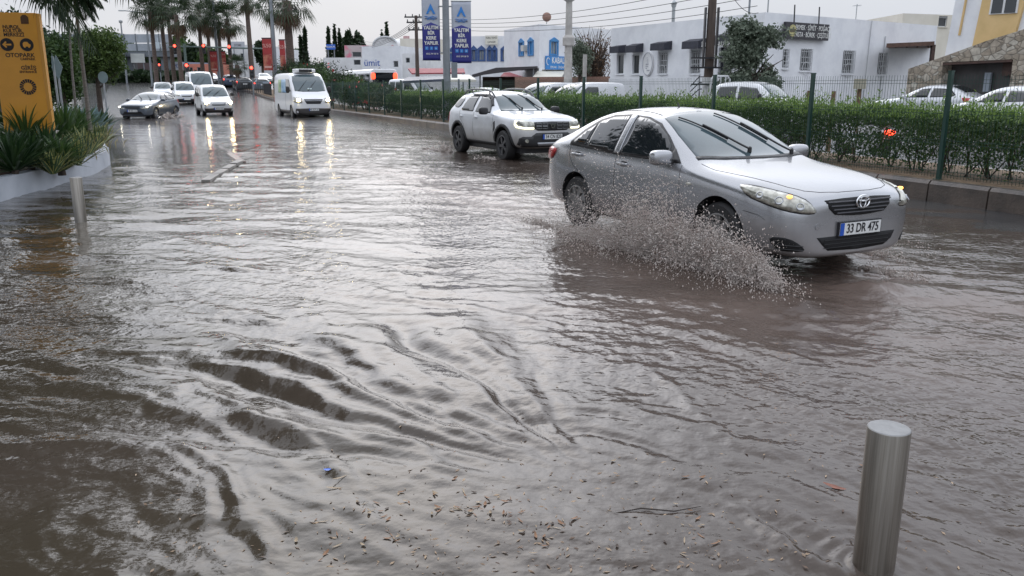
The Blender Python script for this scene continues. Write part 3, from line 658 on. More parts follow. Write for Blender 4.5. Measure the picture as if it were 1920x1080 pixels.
def van(name, label, loc, yaw, pm, H=1.83, W=.86, front=.80, rear=-3.4, wb=2.7, hood=(.84, 1.10), wsx=(-.15, -.95), r=.32, lamps=HEADLIT, glaz=True, bump=BLACK, cat='van', ptxt='', group=None, lvl=2, arches=True, hl=None, box=False, rearw=True, lit_rear=False):
    root = empty(name, loc, yaw, label, cat, group)
    yr = W-.16 if H < 2.1 else W-.12
    bz = hood[1]-.04
    belt = lambda x: bz
    xh, xt = wsx
    rows = [(front, W*.72, .28, hood[0]-.12, None), (front-.06, W*.88, .24, hood[0]-.02, None), (front-.22, W*.96, .22, hood[0]+.05, None), ((front-.22+xh)/2, W, .22, (hood[0]+hood[1])/2+.03, None), (xh+.12, W, .22, hood[1]-.02, None), (xh, W, .22, hood[1]+.04, None),
            (xh-.14, W, .22, hood[1]+(H-hood[1])*.28, yr-.02), ((xh+xt)/2, W, .22, hood[1]+(H-hood[1])*.62, yr-.04), (xt, W, .22, H-.06, yr-.06), (xt-.3, W, .22, H, yr-.05), ((xt+rear)/2, W, .22, H+.01, yr-.04), (rear+.35, W, .22, H, yr-.04), (rear+.10, W*.99, .22, H-.03, yr-.05), (rear+.02, W*.96, .25, H-.10, yr-.08), (rear, W*.9, .30, H-.3, yr-.1)]
    B = Body(gen_st(rows, belt, .8 if H > 2.1 else .62), pm, root, [(0, r+.05, W-.3, r), (-wb, r+.05, W-.3, r)] if arches else [], lvl, crease={4: .3, 3: .3, 6: .3})
    zh = hood[1]; a = .12
    zl, zu = zh+.05, H-.10; zm = (zl+zu)/2; xm = (xh+xt)/2
    wsp = [(xh-.02, W*.80, zl), (xh+.06, W*.4, zl-.02), (xh+.06, -W*.4, zl-.02), (xh-.02, -W*.80, zl), (xm-.03, -yr*.93, zm), (xt+.10, -yr*.84, zu-.02), (xt+.05, 0, zu+.03), (xt+.10, yr*.84, zu-.02), (xm-.03, yr*.93, zm)]
    B.panel(wsp, (-.45, 0, -.9), WSCREEN, 'windscreen', .008, .012, .1)
    for sg in (-1, 1):
        wv = (0, -sg, 0); y = sg*2
        topz = min(H-.22, zh+.68)
        k = (xt-xh)/(H-zh)
        sx0 = xh-.28; sx1 = xh+k*(topz-zh)-.22
        B.panel([(sx0, y, zh+.03), (sx1, y, topz-.06), (sx1-.12, y, topz), (xt-.62, y, topz), (xt-.62, y, zh+.03)], wv, GLASS, 'side_window', .012, .012, .08)
        if glaz:
            B.panel([(xt-.74, y, zh+.05), (xt-.74, y, topz), (xt-1.5, y, topz), (xt-1.52, y, zh+.05)], wv, GLASS, 'side_window', .012, .012, .09)
            B.panel([(xt-1.64, y, zh+.05), (xt-1.64, y, topz), (rear+.28, y, topz-.02), (rear+.22, y, zh+.05)], wv, GLASS, 'side_window', .012, .012, .09)
        g = MB(); B.line([(xh-.2, y, zh-.04), (xh-.18, y, .45)], wv, .005, mb=g); B.line([(xt-.68, y, zh+.02), (xt-.68, y, .35)], wv, .005, mb=g); g.build('panel_gap', DARK, root)
        B.panel([(-r-.1, y, .45), (-r-.1, y, .30), (-wb+r+.1, y, .30), (-wb+r+.1, y, .45)], wv, bump, 'side_moulding', .012, .014, .12)
        z0, z1 = hl or (hood[0]-.17, hood[0]+.0)
        wd = Vector((-.8, -sg*.55, 0))
        h = B.panel([(front-.36, sg*W*.97, z1+.02), (front-.12, sg*W*.90, z1+.01), (front-.02, sg*W*.62, z1-.05), (front, sg*W*.60, z0), (front-.1, sg*W*.88, z0), (front-.3, sg*W*.97, z0+.06)], wd, LENS, 'headlight', .01, .02, .07, bulge=.01)
        if lamps:
            p0, n0 = B.hit((front-.06, sg*W*.76, (z0+z1)/2), wd, .035); m = MB(); capsule_box(m, p0, .045, .085, .07, 6); m.build('lamp_bulb', lamps, h, smooth=True)
        B.panel([(rear+.10, sg*W, 1.15), (rear, sg*W*.9, 1.15), (rear, sg*W*.9, .8), (rear+.10, sg*W, .8)], (.7, -sg*.7, 0), REDLIT if lit_rear else REDLENS, 'tail_light', .014, .014, .08)
    f = (-1, 0, 0); gz = hood[0]-.10
    gp = B.panel([(2, -W*.50, gz+.03), (2, W*.50, gz+.03), (2, W*.42, gz-.10), (2, W*.36, gz-.2 if H > 2.1 else gz-.12), (2, -W*.36, gz-.2 if H > 2.1 else gz-.12), (2, -W*.42, gz-.10)], f, BLACK, 'grille', .012, .012, .1)
    MB().add([B.hit((2, a_*W*.44, z_), f, o_)[0] for o_ in (.014, .026) for a_, z_ in ((-1, gz-.05), (1, gz-.05), (1, gz-.03), (-1, gz-.03))], [(0, 1, 2, 3), (4, 5, 6, 7), (0, 1, 5, 4), (3, 2, 6, 7)]).build('grille_bar', CHROME, gp)
    bt = .56 if H > 2.1 else .46
    B.panel([(2, -W*.90, bt), (2, 0, bt+.02), (2, W*.90, bt), (2, W*.92, .30), (2, W*.7, .27), (2, -W*.7, .27), (2, -W*.92, .30)], f, bump, 'front_bumper', .02, .03, .1)
    plate(root, B, 2, 0, .50 if H > 2.1 else .44, text=ptxt, n=(1, 0, 0))
    plate(root, B, -9, 0, .72, rear=True)
    if rearw: B.panel([(-9, -W*.66, zh+.05), (-9, W*.66, zh+.05), (-9, W*.6, zh+.5), (-9, -W*.6, zh+.5)], (1, 0, 0), GLASS, 'rear_window', .012, .012, .12)
    MB().box((rear+.3, -W*.8, .2), (front-.3, W*.8, .4)).build('underbody', BLACK, root)
    mz = zh+.12
    mirrors(root, B, xh-.33, W+.03, mz, BLACK, (.06, .10, .10 if H < 2.1 else .17))
    wipers(root, B, [((xh+.02, -.1, zl+.04), (xm+.0, W*.45, zm+.1)), ((xh+.02, -.6, zl+.04), (xm, -W*.05, zm+.1))], (-.45, 0, -.9))
    for x in (0, -wb):
        for sg in (-1, 1): wheel(root, x, sg*(W-.02), r, .21, spokes=6, rimmat=M('wheel_cover', (.22, .215, .21), .42, .5, var=.25, vs=10))
    return root, B
# ------------------------------------------------------------------ ground, road, water
NR = np.random.RandomState(11)
_perm = NR.permutation(4096); _ga = NR.rand(4096)*2*pi; _gx, _gy = np.cos(_ga), np.sin(_ga)
def perlin(x, y):
    xi = np.floor(x).astype(np.int64); yi = np.floor(y).astype(np.int64); xf = x-xi; yf = y-yi
    u = xf*xf*xf*(xf*(xf*6-15)+10); v = yf*yf*yf*(yf*(yf*6-15)+10)
    def g(i, j, a, b):
        h = _perm[(_perm[i & 4095]+j) & 4095]; return _gx[h]*a+_gy[h]*b
    n00 = g(xi, yi, xf, yf); n10 = g(xi+1, yi, xf-1, yf); n01 = g(xi, yi+1, xf, yf-1); n11 = g(xi+1, yi+1, xf-1, yf-1)
    return (n00*(1-u)+n10*u)*(1-v)+(n01*(1-u)+n11*u)*v
def fbm(x, y, o=4, r=.5):
    a = 1.; s = 0.
    for i in range(o): s = s+a*perlin(x*2**i+17.3*i, y*2**i-9.1*i); a *= r
    return s
def Zg(Y):
    t = np.clip(np.asarray(Y, dtype=float)-50, 0, None)
    z = np.where(t < 30, t*t/60*.042, .63+(t-30)*.042); z = np.where(t > 90, .63+60*.042, z)
    return z
def zg(Y): return float(Zg(Y))
def grid(name, xs, ys, zf, mat, smooth=True, warp=None):
    X, Y = np.meshgrid(xs, ys); Z = zf(X, Y)
    if warp: PX, PY = warp(X, Y)
    else: PX, PY = X, Y
    grid.last = (np.array(xs), np.array(ys), Z)
    V = np.stack([PX, PY, Z], -1).reshape(-1, 3); nx = len(xs); ny = len(ys)
    i = (np.arange(ny-1)[:, None]*nx+np.arange(nx-1)[None]).ravel()
    F = np.stack([i, i+1, i+1+nx, i+nx], 1)
    return npmesh(name, V, F, mat, smooth=smooth)
ASPH = M('wet_asphalt', (.035, .035, .037), .16, spec=.6, col2=(.07, .068, .066), vs=.6, bump=.25, bs=22)
PAVE = M('wet_paving', (.10, .088, .084), .09, spec=.7, col2=(.17, .155, .15), vs=.8, bump=.22, bs=7, lo=.3, hi=.7)
CONC = M('kerb_concrete', (.20, .19, .175), .6, col2=(.34, .31, .28), vs=3, bump=.3, bs=30)
SOIL = M('dry_soil', (.10, .065, .04), .9, col2=(.20, .14, .085), vs=5, bump=.6, bs=30)
MULCH = M('dark_mulch', (.035, .018, .012), .8, col2=(.09, .04, .025), vs=12, bump=.8, bs=35)
GRASS = M('rough_grass', (.05, .065, .025), .9, col2=(.13, .12, .05), vs=1.2, bump=.5, bs=20)
def rwarp(S, U):   # road frame -> world
    d = KERB-U
    return NV.x*d+DV.x*S, NV.y*d+DV.y*S
def world_y(S, U): return NV.y*(KERB-U)+DV.y*S
g = grid('ground', np.concatenate([np.linspace(-900, -70, 12), np.linspace(-60, 60, 25), np.linspace(70, 900, 12)]), np.concatenate([np.linspace(-60, 40, 8), np.linspace(50, 200, 31), np.linspace(230, 1600, 12)]), lambda X, Y: Zg(Y)-.16, GRASS); tag(g, kind='structure')
def road_z(S, U):
    Y = world_y(S, U)
    z = .035-.022*U+np.clip(S-30, 0, 14)*.0085
    z = np.where(U > 6, .035-.022*6+np.clip(S-30, 0, 14)*.0085, z)
    return z+Zg(Y)+.012*fbm(S*.15, U*.35, 3)
r_ = grid('road', np.concatenate([np.linspace(-20, 50, 141), np.linspace(52, 230, 60)]), np.linspace(-.02, 13, 27), road_z, ASPH, warp=rwarp); tag(r_, kind='structure')
r2 = grid('opposite_road', np.linspace(-20, 230, 80), np.linspace(-10.6, -2.8, 6), lambda S, U: .2+Zg(world_y(S, U)), ASPH, warp=rwarp); tag(r2, kind='structure')
pk = grid('parking_area', np.linspace(-20, 130, 40), np.linspace(-40, -10.6, 8), lambda S, U: .2+.004+Zg(world_y(S, U)), M('parking_asphalt', (.06, .06, .06), .3, col2=(.12, .115, .11), vs=.7, bump=.2), warp=rwarp); tag(pk, kind='structure')
# junction and side road rising at the far left
jn = grid('side_road', np.linspace(-75, -12, 12), np.linspace(40, 150, 45), lambda X, Y: Zg(Y)-.02, M('wet_side_road', (.10, .10, .10), .10, col2=(.17, .165, .16), vs=.3, bump=.12, bs=4)); tag(jn, kind='structure')
# centre strip: kerbs and soil, stepping up with the road
def strip(name, mat, prof, s0, s1, n, cat=None, label=None, struct=True, fn=None):
    vs = []; fs = []; k = len(prof)
    for i in range(n+1):
        s = s0+(s1-s0)*i/n
        for u, z in prof:
            p = RP(s, u); du = fn(s) if fn else 0; p = RP(s, u+du)
            vs.append((p.x, p.y, z+zg(p.y)))
    for i in range(n):
        for j in range(k): fs.append((i*k+j, i*k+(j+1) % k, (i+1)*k+(j+1) % k, (i+1)*k+j))
    fs.append(tuple(range(k))); fs.append(tuple(n*k+j for j in range(k-1, -1, -1)))
    o = raw(name, vs, fs, mat)
    bm = bmesh.new(); bm.from_mesh(o.data); bmesh.ops.recalc_face_normals(bm, faces=bm.faces); bm.to_mesh(o.data); bm.free()
    return tag(o, kind='structure')
KERBM = M('kerb_blocks', (.055, .047, .042), .32, col2=(.14, .11, .09), vs=1.6, bump=.3, bs=30)
n_ = KERBM.node_tree.nodes
vs = []; fs = []
kb = MB()
s = -16.
while s < 120:
    a = RP(s+.008, 0); y0 = zg(a.y); ln = .98
    q = []
    for ss in (s+.006, s+ln):
        for u, z in ((.02, -.2), (0, .30), (-.04, .35), (-.17, .352), (-.19, -.2)):
            p = RP(ss, u); q.append((p.x, p.y, z+y0))
    kb.add(q, [(0, 1, 2, 3, 4), (9, 8, 7, 6, 5)]+[(i, (i+1) % 5, 5+(i+1) % 5, 5+i) for i in range(5)])
    s += 1.
tag(kb.build('median_kerb', KERBM), kind='structure')
strip('far_kerb', CONC, [(-2.62, 0), (-2.62, .34), (-2.80, .34), (-2.80, 0)], -16, 120, 60)
X_ = grid('median_soil', np.linspace(-16, 120, 273), np.linspace(-2.62, -.18, 9), lambda S, U: .34+.03*fbm(S*.8, U*1.5, 3)+Zg(world_y(S, U)), SOIL, warp=rwarp); tag(X_, kind='structure')

# plaza pavement (the wet raised pavement between planter and road)
pp = [gr(205, 341), gr(383, 341), gr(400, 333), gr(455, 305), gr(433, 290), gr(345, 238), gr(300, 222), gr(215, 222)]+[gr(190, 250), gr(196, 300)]
pz = .035
def poly_slab(name, pts, z0, z1, mat, struct=True, parent=None):
    m = MB(); m.prism([(p[0], p[1]) for p in pts], (0, 0, z0), (1, 0, 0), (0, 1, 0), (0, 0, z1-z0)); o = m.build(name, mat, parent)
    if struct: tag(o, kind='structure')
    return o
def pav_z(X, Y): return np.clip((Y-17.2)*.007, -.012, .05)+.010*fbm(X*.5, Y*.5, 3)
def in_poly(x, y, P):
    c = False
    for i in range(len(P)):
        (x1, y1), (x2, y2) = P[i], P[i-1]
        if (y1 > y) != (y2 > y) and x < (x2-x1)*(y-y1)/(y2-y1)+x1: c = not c
    return c
PP = [(p[0], p[1]) for p in pp]; X_, Y_ = np.meshgrid(np.linspace(-22, -4, 145), np.linspace(14, 46, 257)); Zp = pav_z(X_, Y_)
V_ = np.stack([X_, Y_, Zp], -1).reshape(-1, 3); F_ = []
for j in range(256):
    for i in range(144):
        if in_poly(X_[j, i]+.06, Y_[j, i]+.06, PP): k = j*145+i; F_.append((k, k+1, k+146, k+145))
F_ = np.array(F_); u_, inv_ = np.unique(F_, return_inverse=True); tag(npmesh('pavement', V_[u_], inv_.reshape(F_.shape), PAVE, smooth=True), kind='structure')
# its worn kerb edge standing proud at the corner
ke = MB(); a, b = gr(386, 342), gr(452, 304); d = (b-a).normalized(); e = Vector((d.y, -d.x, 0))
for k in range(4):
    p = a+(b-a)*(k/4+.01); q = a+(b-a)*((k+1)/4-.01)
    ke.hexa([p-e*.09+Vector((0, 0, -.2)), q-e*.09+Vector((0, 0, -.2)), q+e*.09+Vector((0, 0, -.2)), p+e*.09+Vector((0, 0, -.2)), p-e*.09+Vector((0, 0, .045+.01*k)), q-e*.09+Vector((0, 0, .055)), q+e*.07+Vector((0, 0, .05)), p+e*.07+Vector((0, 0, .04+.01*k))])
tag(ke.build('pavement_kerb', CONC), kind='structure')
ge = [gr(455, 305), gr(433, 290), gr(345, 238)]
m = MB()
for a, b in zip(ge, ge[1:]):
    d = (b-a).normalized(); e = Vector((d.y, -d.x, 0))
    m.hexa([a-e*.10+Vector((0, 0, -.2)), b-e*.10+Vector((0, 0, -.2)), b+e*.08+Vector((0, 0, -.2)), a+e*.08+Vector((0, 0, -.2)), a-e*.10+Vector((0, 0, .032)), b-e*.10+Vector((0, 0, .032)), b+e*.08+Vector((0, 0, .032)), a+e*.08+Vector((0, 0, .032))])
tag(m.build('pavement_edging', M('red_edging', (.16, .10, .085), .25, var=.3, vs=3)), kind='structure')

# ---- flood water
def space(a, b, d0, g):
    r = [a]; d = d0
    while r[-1] < b: r.append(r[-1]+d); d *= g
    return r
ys = np.array(sorted(set([-9., -6, -4, -2.5, -1.2, 0, .8, 1.3, 1.7]+space(2.0, 62, .0135, 1.0062))))
xc = np.linspace(-1.9, 1.9, 255)
xr = space(1.9, 16, .0155, 1.013); xs = np.array(sorted([-v for v in xr[1:]]+list(xc)+xr[1:])); 
xs = np.concatenate([[-60, -45, -34, -26, -21, -18], xs[xs > -16.2], ])
def ray_pts(l): return np.array([[*gr(px, py)[:2]] for px, py in l])
def car_xy(ox, oy, yaw, lx, ly): return (ox+cos(yaw)*lx-sin(yaw)*ly, oy+sin(yaw)*lx+cos(yaw)*ly)
WHEELS = [car_xy(2.74, 8.33, -1.097, a, b) for a in (0, -2.6) for b in (-.9, .9)]
CREST = [  # polyline on the photo's water, amplitude, width, steep side (+1 right / -1 left of travel direction), tail
 ([(300, 690), (362, 703), (420, 735), (442, 765), (500, 790), (548, 808), (590, 850), (630, 868), (680, 915), (705, 960), (716, 1000), (722, 1050), (724, 1090)], .034, .085, -1, .30),
 ([(180, 850), (270, 822), (340, 828), (400, 855), (432, 885), (452, 930), (478, 965), (495, 1010), (504, 1060), (506, 1100)], .028, .06, -1, .22),
 ([(250, 592), (300, 568), (360, 566), (430, 582), (490, 585), (522, 604), (533, 625)], .03, .12, -1, .4),
 ([(330, 612), (400, 608), (434, 620), (442, 645), (470, 668), (540, 684), (610, 694), (680, 720), (720, 755)], .028, .10, -1, .35),
 ([(555, 545), (580, 590), (620, 625), (670, 645), (725, 660), (790, 690)], .026, .12, -1, .35),
 ([(560, 660), (660, 690), (760, 735), (850, 790), (930, 840), (1000, 868)], .020, .07, -1, .18),
 ([(660, 650), (760, 690), (850, 745), (930, 800), (1010, 850), (1090, 880)], .018, .07, -1, .16),
 ([(500, 735), (600, 745), (690, 790), (770, 835), (850, 880), (920, 905)], .020, .09, -1, .22),
 ([(700, 620), (790, 660), (880, 710), (960, 770), (1040, 830), (1110, 862)], .014, .06, -1, .15),
 ([(330, 500), (420, 505), (500, 516), (590, 514), (650, 503), (662, 515)], .040, .10, 1, .4),
 ([(690, 497), (760, 505), (830, 510), (895, 497)], .035, .09, 1, .4),
 ([(645, 512), (720, 548), (800, 568), (900, 582), (1000, 598), (1080, 620)], .030, .12, -1, .35),
 ([(240, 470), (330, 452), (380, 462), (440, 486)], .03, .14, 1, .5),
 ([(1050, 640), (1120, 655), (1200, 688), (1270, 735), (1340, 795), (1400, 850), (1470, 910)], .014, .07, -1, .25),
 ([(1330, 900), (1390, 955), (1440, 1000), (1490, 1040), (1570, 1062), (1640, 1090)], .022, .045, -1, .18),
 ([(1560, 900), (1640, 940), (1720, 985), (1800, 1010), (1900, 1040)], .016, .05, -1, .2),
 ([(90, 690), (180, 660), (260, 668), (300, 690)], .02, .09, 1, .3),
 ([(110, 760), (200, 735), (280, 748), (360, 790), (420, 838)], .018, .07, -1, .2),
 ([(230, 920), (300, 900), (360, 915), (400, 960), (420, 1020), (425, 1090)], .018, .07, -1, .2),
 ([(850, 590), (940, 640), (1010, 700), (1060, 770), (1100, 850)], .010, .06, -1, .15),
 ([(1150, 560), (1260, 590), (1400, 640), (1550, 700), (1700, 790)], .012, .10, -1, .3),
 ([(620, 350), (740, 352), (860, 362), (960, 380)], .045, .2, 1, .7),
 ([(660, 318), (760, 330), (830, 334)], .05, .2, 1, .7),
]
foam_acc = {}
def ridged(x, y): return 1-2*np.abs(perlin(x, y))
def water_h(X, Y):
    sh = X.shape; x = X.ravel(); y = Y.ravel()
    # flow-aligned frame: the current comes from the far left and bends to the right
    wx = x+.55*perlin(x*.45, y*.45)+.16*perlin(x*1.3+5, y*1.3); wy = y+.55*perlin(x*.4+31, y*.4)+.16*perlin(x*1.2, y*1.2+9)
    th = -.62+.35*np.tanh((y-5)/3)
    c, s = np.cos(th), np.sin(th)
    a = c*wx+s*wy; b = -s*wx+c*wy            # a along the streaks, b across
    h = .026*fbm(a*.5, b*1.3, 3)
    patch = np.clip(.6+1.1*perlin(x*.55+7, y*.55), .1, 1.6)
    h += .0115*fbm(a*1.5+3, b*3.6, 3)*patch+.0090*ridged(a*2.1, b*5.6)*patch+.0030*ridged(a*5, b*13)*patch
    # the left side runs calmer and slicker, the right side is broken up by rain and shallow flow
    calm = 1/(1+np.exp((x+.30*y-.9)*2.2)); calm = calm*np.clip(.75+.9*perlin(x*.6+3, y*.6), .15, 1)
    fan_z = np.exp(-(((x+.55)/1.9)**2+((y-4.9)/1.9)**2))
    chop = (1-.42*calm)*(1-.50*fan_z)*np.clip(.85+.7*perlin(x*.7, y*.5+40), .3, 1.5)
    qx = x+.10*perlin(x*2.5, y*2.5)+.03*perlin(x*9, y*9); qy = y+.10*perlin(x*2.5+8, y*2.5)+.03*perlin(x*9, y*9+7)
    h += chop*(.0075*ridged(qx*2.6+.6*qy, qy*4.6)+.0052*ridged(qx*5.5, qy*8.5+2)++.0042*ridged(qx*11, qy*16))
    F0 = gr(1130, 905); fx = x-F0.x+.10*perlin(x*1.7, y*1.7)+.03*perlin(x*5, y*5); fy = y-F0.y+.10*perlin(x*1.7+20, y*1.7)+.03*perlin(x*5+9, y*5)
    rr_ = np.hypot(fx, fy); ph = np.arctan2(fy, fx); pc_ = 2.35; aw = np.exp(-((ph-pc_)/.62)**4)*np.clip((rr_-.15)/.5, 0, 1)*np.exp(-np.clip(rr_-2.6, 0, None)/.7)
    ang = ph*21+2.2*perlin(ph*2.5, rr_*.6)+1.2*perlin(x*1.1, y*1.1+60); sw = np.sin(ang)+.35*np.sin(2*ang+.7)+.25*np.sin(ang*2.6+perlin(x*2, y*2)*3)
    h += aw*.0185*np.clip(rr_/1.1, .35, 2.0)*sw*np.clip(.75+.9*perlin(x*1.0+2, y*1.0), .15, 1.4)
    far = np.clip((y-7)/10, 0, 1)
    h += far*(.012*fbm(a*1.0+8, b*1.9, 3)+.006*ridged(x*2.2, y*2.6))
    foam = np.zeros_like(x)
    for pts, A, w_, side, tail in CREST:
        P = ray_pts(pts); bx0, by0 = P.min(0)-1.6; bx1, by1 = P.max(0)+1.6
        idx = np.where((x > bx0) & (x < bx1) & (y > by0) & (y < by1))[0]
        if not len(idx): continue
        px = x[idx]+.11*perlin(x[idx]*2.4, y[idx]*2.4)+.015*perlin(x[idx]*11, y[idx]*11); py = y[idx]+.11*perlin(x[idx]*2.4+50, y[idx]*2.4)+.015*perlin(x[idx]*11+9, y[idx]*11)
        best = np.full(len(idx), 1e9); sgn = np.zeros(len(idx)); tt = np.zeros(len(idx))
        seg = np.hypot(*(P[1:]-P[:-1]).T); cum = np.concatenate([[0], np.cumsum(seg)]); T = cum[-1]
        for i in range(len(P)-1):
            d = P[i+1]-P[i]; L2 = (d**2).sum(); t = np.clip(((px-P[i, 0])*d[0]+(py-P[i, 1])*d[1])/L2, 0, 1)
            qx = px-P[i, 0]-t*d[0]; qy = py-P[i, 1]-t*d[1]; dd = np.hypot(qx, qy); mk = dd < best
            best[mk] = dd[mk]; sgn[mk] = np.sign(d[0]*qy-d[1]*qx)[mk]; tt[mk] = ((cum[i]+t*seg[i])/T)[mk]
        st = best*sgn*(-side)                 # positive on the steep side
        env = np.clip(np.minimum(tt, 1-tt)*3.2, 0, 1)*np.clip(.85+.9*perlin(px*1.9, py*1.9+3), .25, 1.3)
        w_ = w_*.8; ws = w_*.45; hh = np.where(st > 0, np.exp(-(st/ws)**2), np.exp(-(st/(w_*1.5))**2)+.35*np.exp(st/tail)*np.sin(-st*2*pi/(w_*2.6))*(np.exp(-(np.abs(st)/(tail*2.2)))))
        endf = np.exp(-np.clip(best-tail*2, 0, None)/.2)
        h[idx] += .56*A*env*hh*endf*(.8+.5*perlin(x[idx]*7, y[idx]*7))-A*.12*env*np.exp(-((st-w_*.9)/(w_*.6))**2)
        foam[idx] = np.maximum(foam[idx], env*np.exp(-((st-ws*.6)/(ws*.9))**2)*min(1, A/.03))
    # wash behind the sedan and the white SUV: churned silty water
    def blob(cx, cy, lx, ly, rot):
        c_, s_ = math.cos(rot), math.sin(rot); u = (x-cx)*c_+(y-cy)*s_; v = -(x-cx)*s_+(y-cy)*c_
        return np.exp(-((u/lx)**2+(v/ly)**2))
    silt = blob(.9, 10.6, 5.2, 1.0, 2.05)+.8*blob(-2.2, 16.5, 6.5, 1.0, 2.1)+.5*blob(1.5, 6.0, 3.2, 1.3, -.5)+.7*blob(.2, 21.5, 6, .9, 2.04)+.8*blob(3.6, 7.6, 2.6, .9, -1.1)
    silt = silt*(.75+.6*fbm(x*1.3, y*1.3, 4))
    h += np.clip(silt, 0, 1)*.022*fbm(x*4, y*4, 3)
    # bow wave of the sedan
    h += .05*blob(3.25, 7.15, .55, .22, -.1)+.05*blob(1.75, 7.9, 1.4, .25, -1.1)*(1+.8*perlin(x*5, y*5))
    for bx_, by_ in ((1.343, 2.76), (-5.68, 10.86)):
        m_ = np.where((np.abs(x-bx_) < .8) & (np.abs(y-by_) < .8))[0]; dx_, dy_ = x[m_]-bx_+.02*perlin(x[m_]*6, y[m_]*6), y[m_]-by_; d_ = np.hypot(dx_, dy_); up_ = np.clip(.5-.5*(dx_*.8-dy_*.6)/(d_+.01), 0, 1)
        h[m_] += .008*np.cos(d_*2*pi/.07)*np.exp(-np.clip(d_-.08, 0, None)/.14)*(.5+.7*up_)+.012*np.exp(-((d_-.09)/.03)**2)*up_
    for wx_, wy_ in WHEELS: h += .055*blob(wx_, wy_, .34, .24, -1.1)*(1+.5*perlin(x*8, y*8))
    # rain rings
    for k in range(70):
        rx, ry = NR.uniform(-3, 4), NR.uniform(2.6, 7.5); R = NR.uniform(.015, .05); m_ = np.where((np.abs(x-rx) < .12) & (np.abs(y-ry) < .12))[0]
        d = np.hypot(x[m_]-rx, y[m_]-ry); h[m_] += .0022*np.exp(-((d-R)/.009)**2)
    water_h.foam = np.clip(foam, 0, 1); water_h.silt = np.clip(silt, 0, 1); water_h.chop = np.clip(chop, 0, 1.5)
    h = h*np.clip(1.15-(y-10)/45, .4, 1)
    water_h.mud = np.clip(1-calm*1.05-np.clip(-x-1, 0, 3)*.12+.25*perlin(x*.9, y*.9), 0, 1)
    return h.reshape(sh)
wm = M('flood_water', (.17, .14, .125), .05, ior=1.33, spec=.5)
n = wm.node_tree.nodes; l = wm.node_tree.links; b = n['Principled BSDF']
def an(nm):
    q = n.new('ShaderNodeAttribute'); q.attribute_name = nm; return q
tcw = n.new('ShaderNodeTexCoord')
def noise(scale, det=3, vec=None, rough=.5):
    t = n.new('ShaderNodeTexNoise'); t.inputs['Scale'].default_value = scale; t.inputs['Detail'].default_value = det; t.inputs['Roughness'].default_value = rough
    l.new(vec or tcw.outputs['Object'], t.inputs['Vector']); return t
def mathn(op, a, b_, c=None):
    q = n.new('ShaderNodeMath'); q.operation = op
    for i, v in enumerate((a, b_, c)):
        if v is None: continue
        if hasattr(v, 'links'): l.new(v, q.inputs[i])
        else: q.inputs[i].default_value = v
    return q.outputs[0]
def mixc(f, a, c2):
    q = n.new('ShaderNodeMix'); q.data_type = 'RGBA'
    if hasattr(f, 'links'): l.new(f, q.inputs['Factor'])
    else: q.inputs['Factor'].default_value = f
    for v, s_ in ((a, q.inputs[6]), (c2, q.inputs[7])):
        if hasattr(v, 'links'): l.new(v, s_)
        else: s_.default_value = (*v, 1)
    return q.outputs[2]
nb = noise(.8, 5)
col = mixc(an('mud').outputs['Fac'], mixc(nb.outputs['Fac'], (.038, .031, .021), (.062, .050, .036)), mixc(nb.outputs['Fac'], (.052, .040, .033), (.082, .064, .054)))
col = mixc(mathn('MULTIPLY', an('silt').outputs['Fac'], .75), col, (.17, .125, .105))
fn_ = noise(38, 4, rough=.7)
fo = mathn('MULTIPLY', an('foam').outputs['Fac'], mathn('MULTIPLY', mathn('GREATER_THAN', fn_.outputs['Fac'], .56), .5))
col = mixc(fo, col, (.10, .065, .045))
l.new(col, b.inputs['Base Color'])
l.new(mathn('ADD', mathn('MULTIPLY', an('silt').outputs['Fac'], .22), .025), b.inputs['Roughness'])
b1 = n.new('ShaderNodeBump'); b1.inputs['Distance'].default_value = .016
l.new(noise(13, 2.0, rough=.5).outputs['Fac'], b1.inputs['Height']); l.new(mathn('MULTIPLY', mathn('POWER', an('chop').outputs['Fac'], 1.6), 1.0), b1.inputs['Strength'])
b2 = n.new('ShaderNodeBump'); b2.inputs['Distance'].default_value = .004; b2.inputs['Strength'].default_value = .22
l.new(noise(34, 2).outputs['Fac'], b2.inputs['Height']); l.new(b1.outputs['Normal'], b2.inputs['Normal']); l.new(b2.outputs['Normal'], b.inputs['Normal'])
wo = grid('flood_water', xs, ys, water_h, wm)
for nm in ('foam', 'silt', 'chop', 'mud'):
    at_ = wo.data.attributes.new(nm, 'FLOAT', 'POINT'); at_.data.foreach_set('value', np.ascontiguousarray(getattr(water_h, nm), dtype=np.float32))
tag(wo, kind='structure')
_wx, _wy, _wz = grid.last
def water_z(x, y):
    i = min(max(int(np.searchsorted(_wx, x)), 0), len(_wx)-1); j = min(max(int(np.searchsorted(_wy, y)), 0), len(_wy)-1); return float(_wz[j, i])
# ------------------------------------------------------------------ buildings
STUCCO = M('white_stucco', (.66, .67, .70), .8, col2=(.78, .79, .81), vs=1.1, bump=.15, bs=12, lo=.3, hi=.6)
STUCCOB = M('weathered_stucco', (.60, .60, .60), .8, col2=(.76, .76, .76), vs=.8, bump=.15, bs=12)
CREAM = M('cream_stucco', (.62, .58, .50), .8, col2=(.70, .66, .58), vs=1, bump=.1)
OCHRE = M('ochre_stucco', (.60, .42, .19), .8, col2=(.68, .48, .23), vs=2, bump=.1)
ROOFG = M('roof_grey', (.22, .22, .22), .8, var=.2, vs=1)
WINDK = M('window_pane', (.03, .035, .04), .08, spec=.7)
BLUEP = M('blue_joinery', (.05, .22, .48), .5, var=.15, vs=6)
NAVYP = M('navy_joinery', (.04, .09, .24), .5, var=.15, vs=6)
WOODD = M('dark_timber', (.06, .03, .022), .55, var=.3, vs=8)
AWNB = M('black_canvas', (.03, .032, .045), .7, var=.25, vs=5)
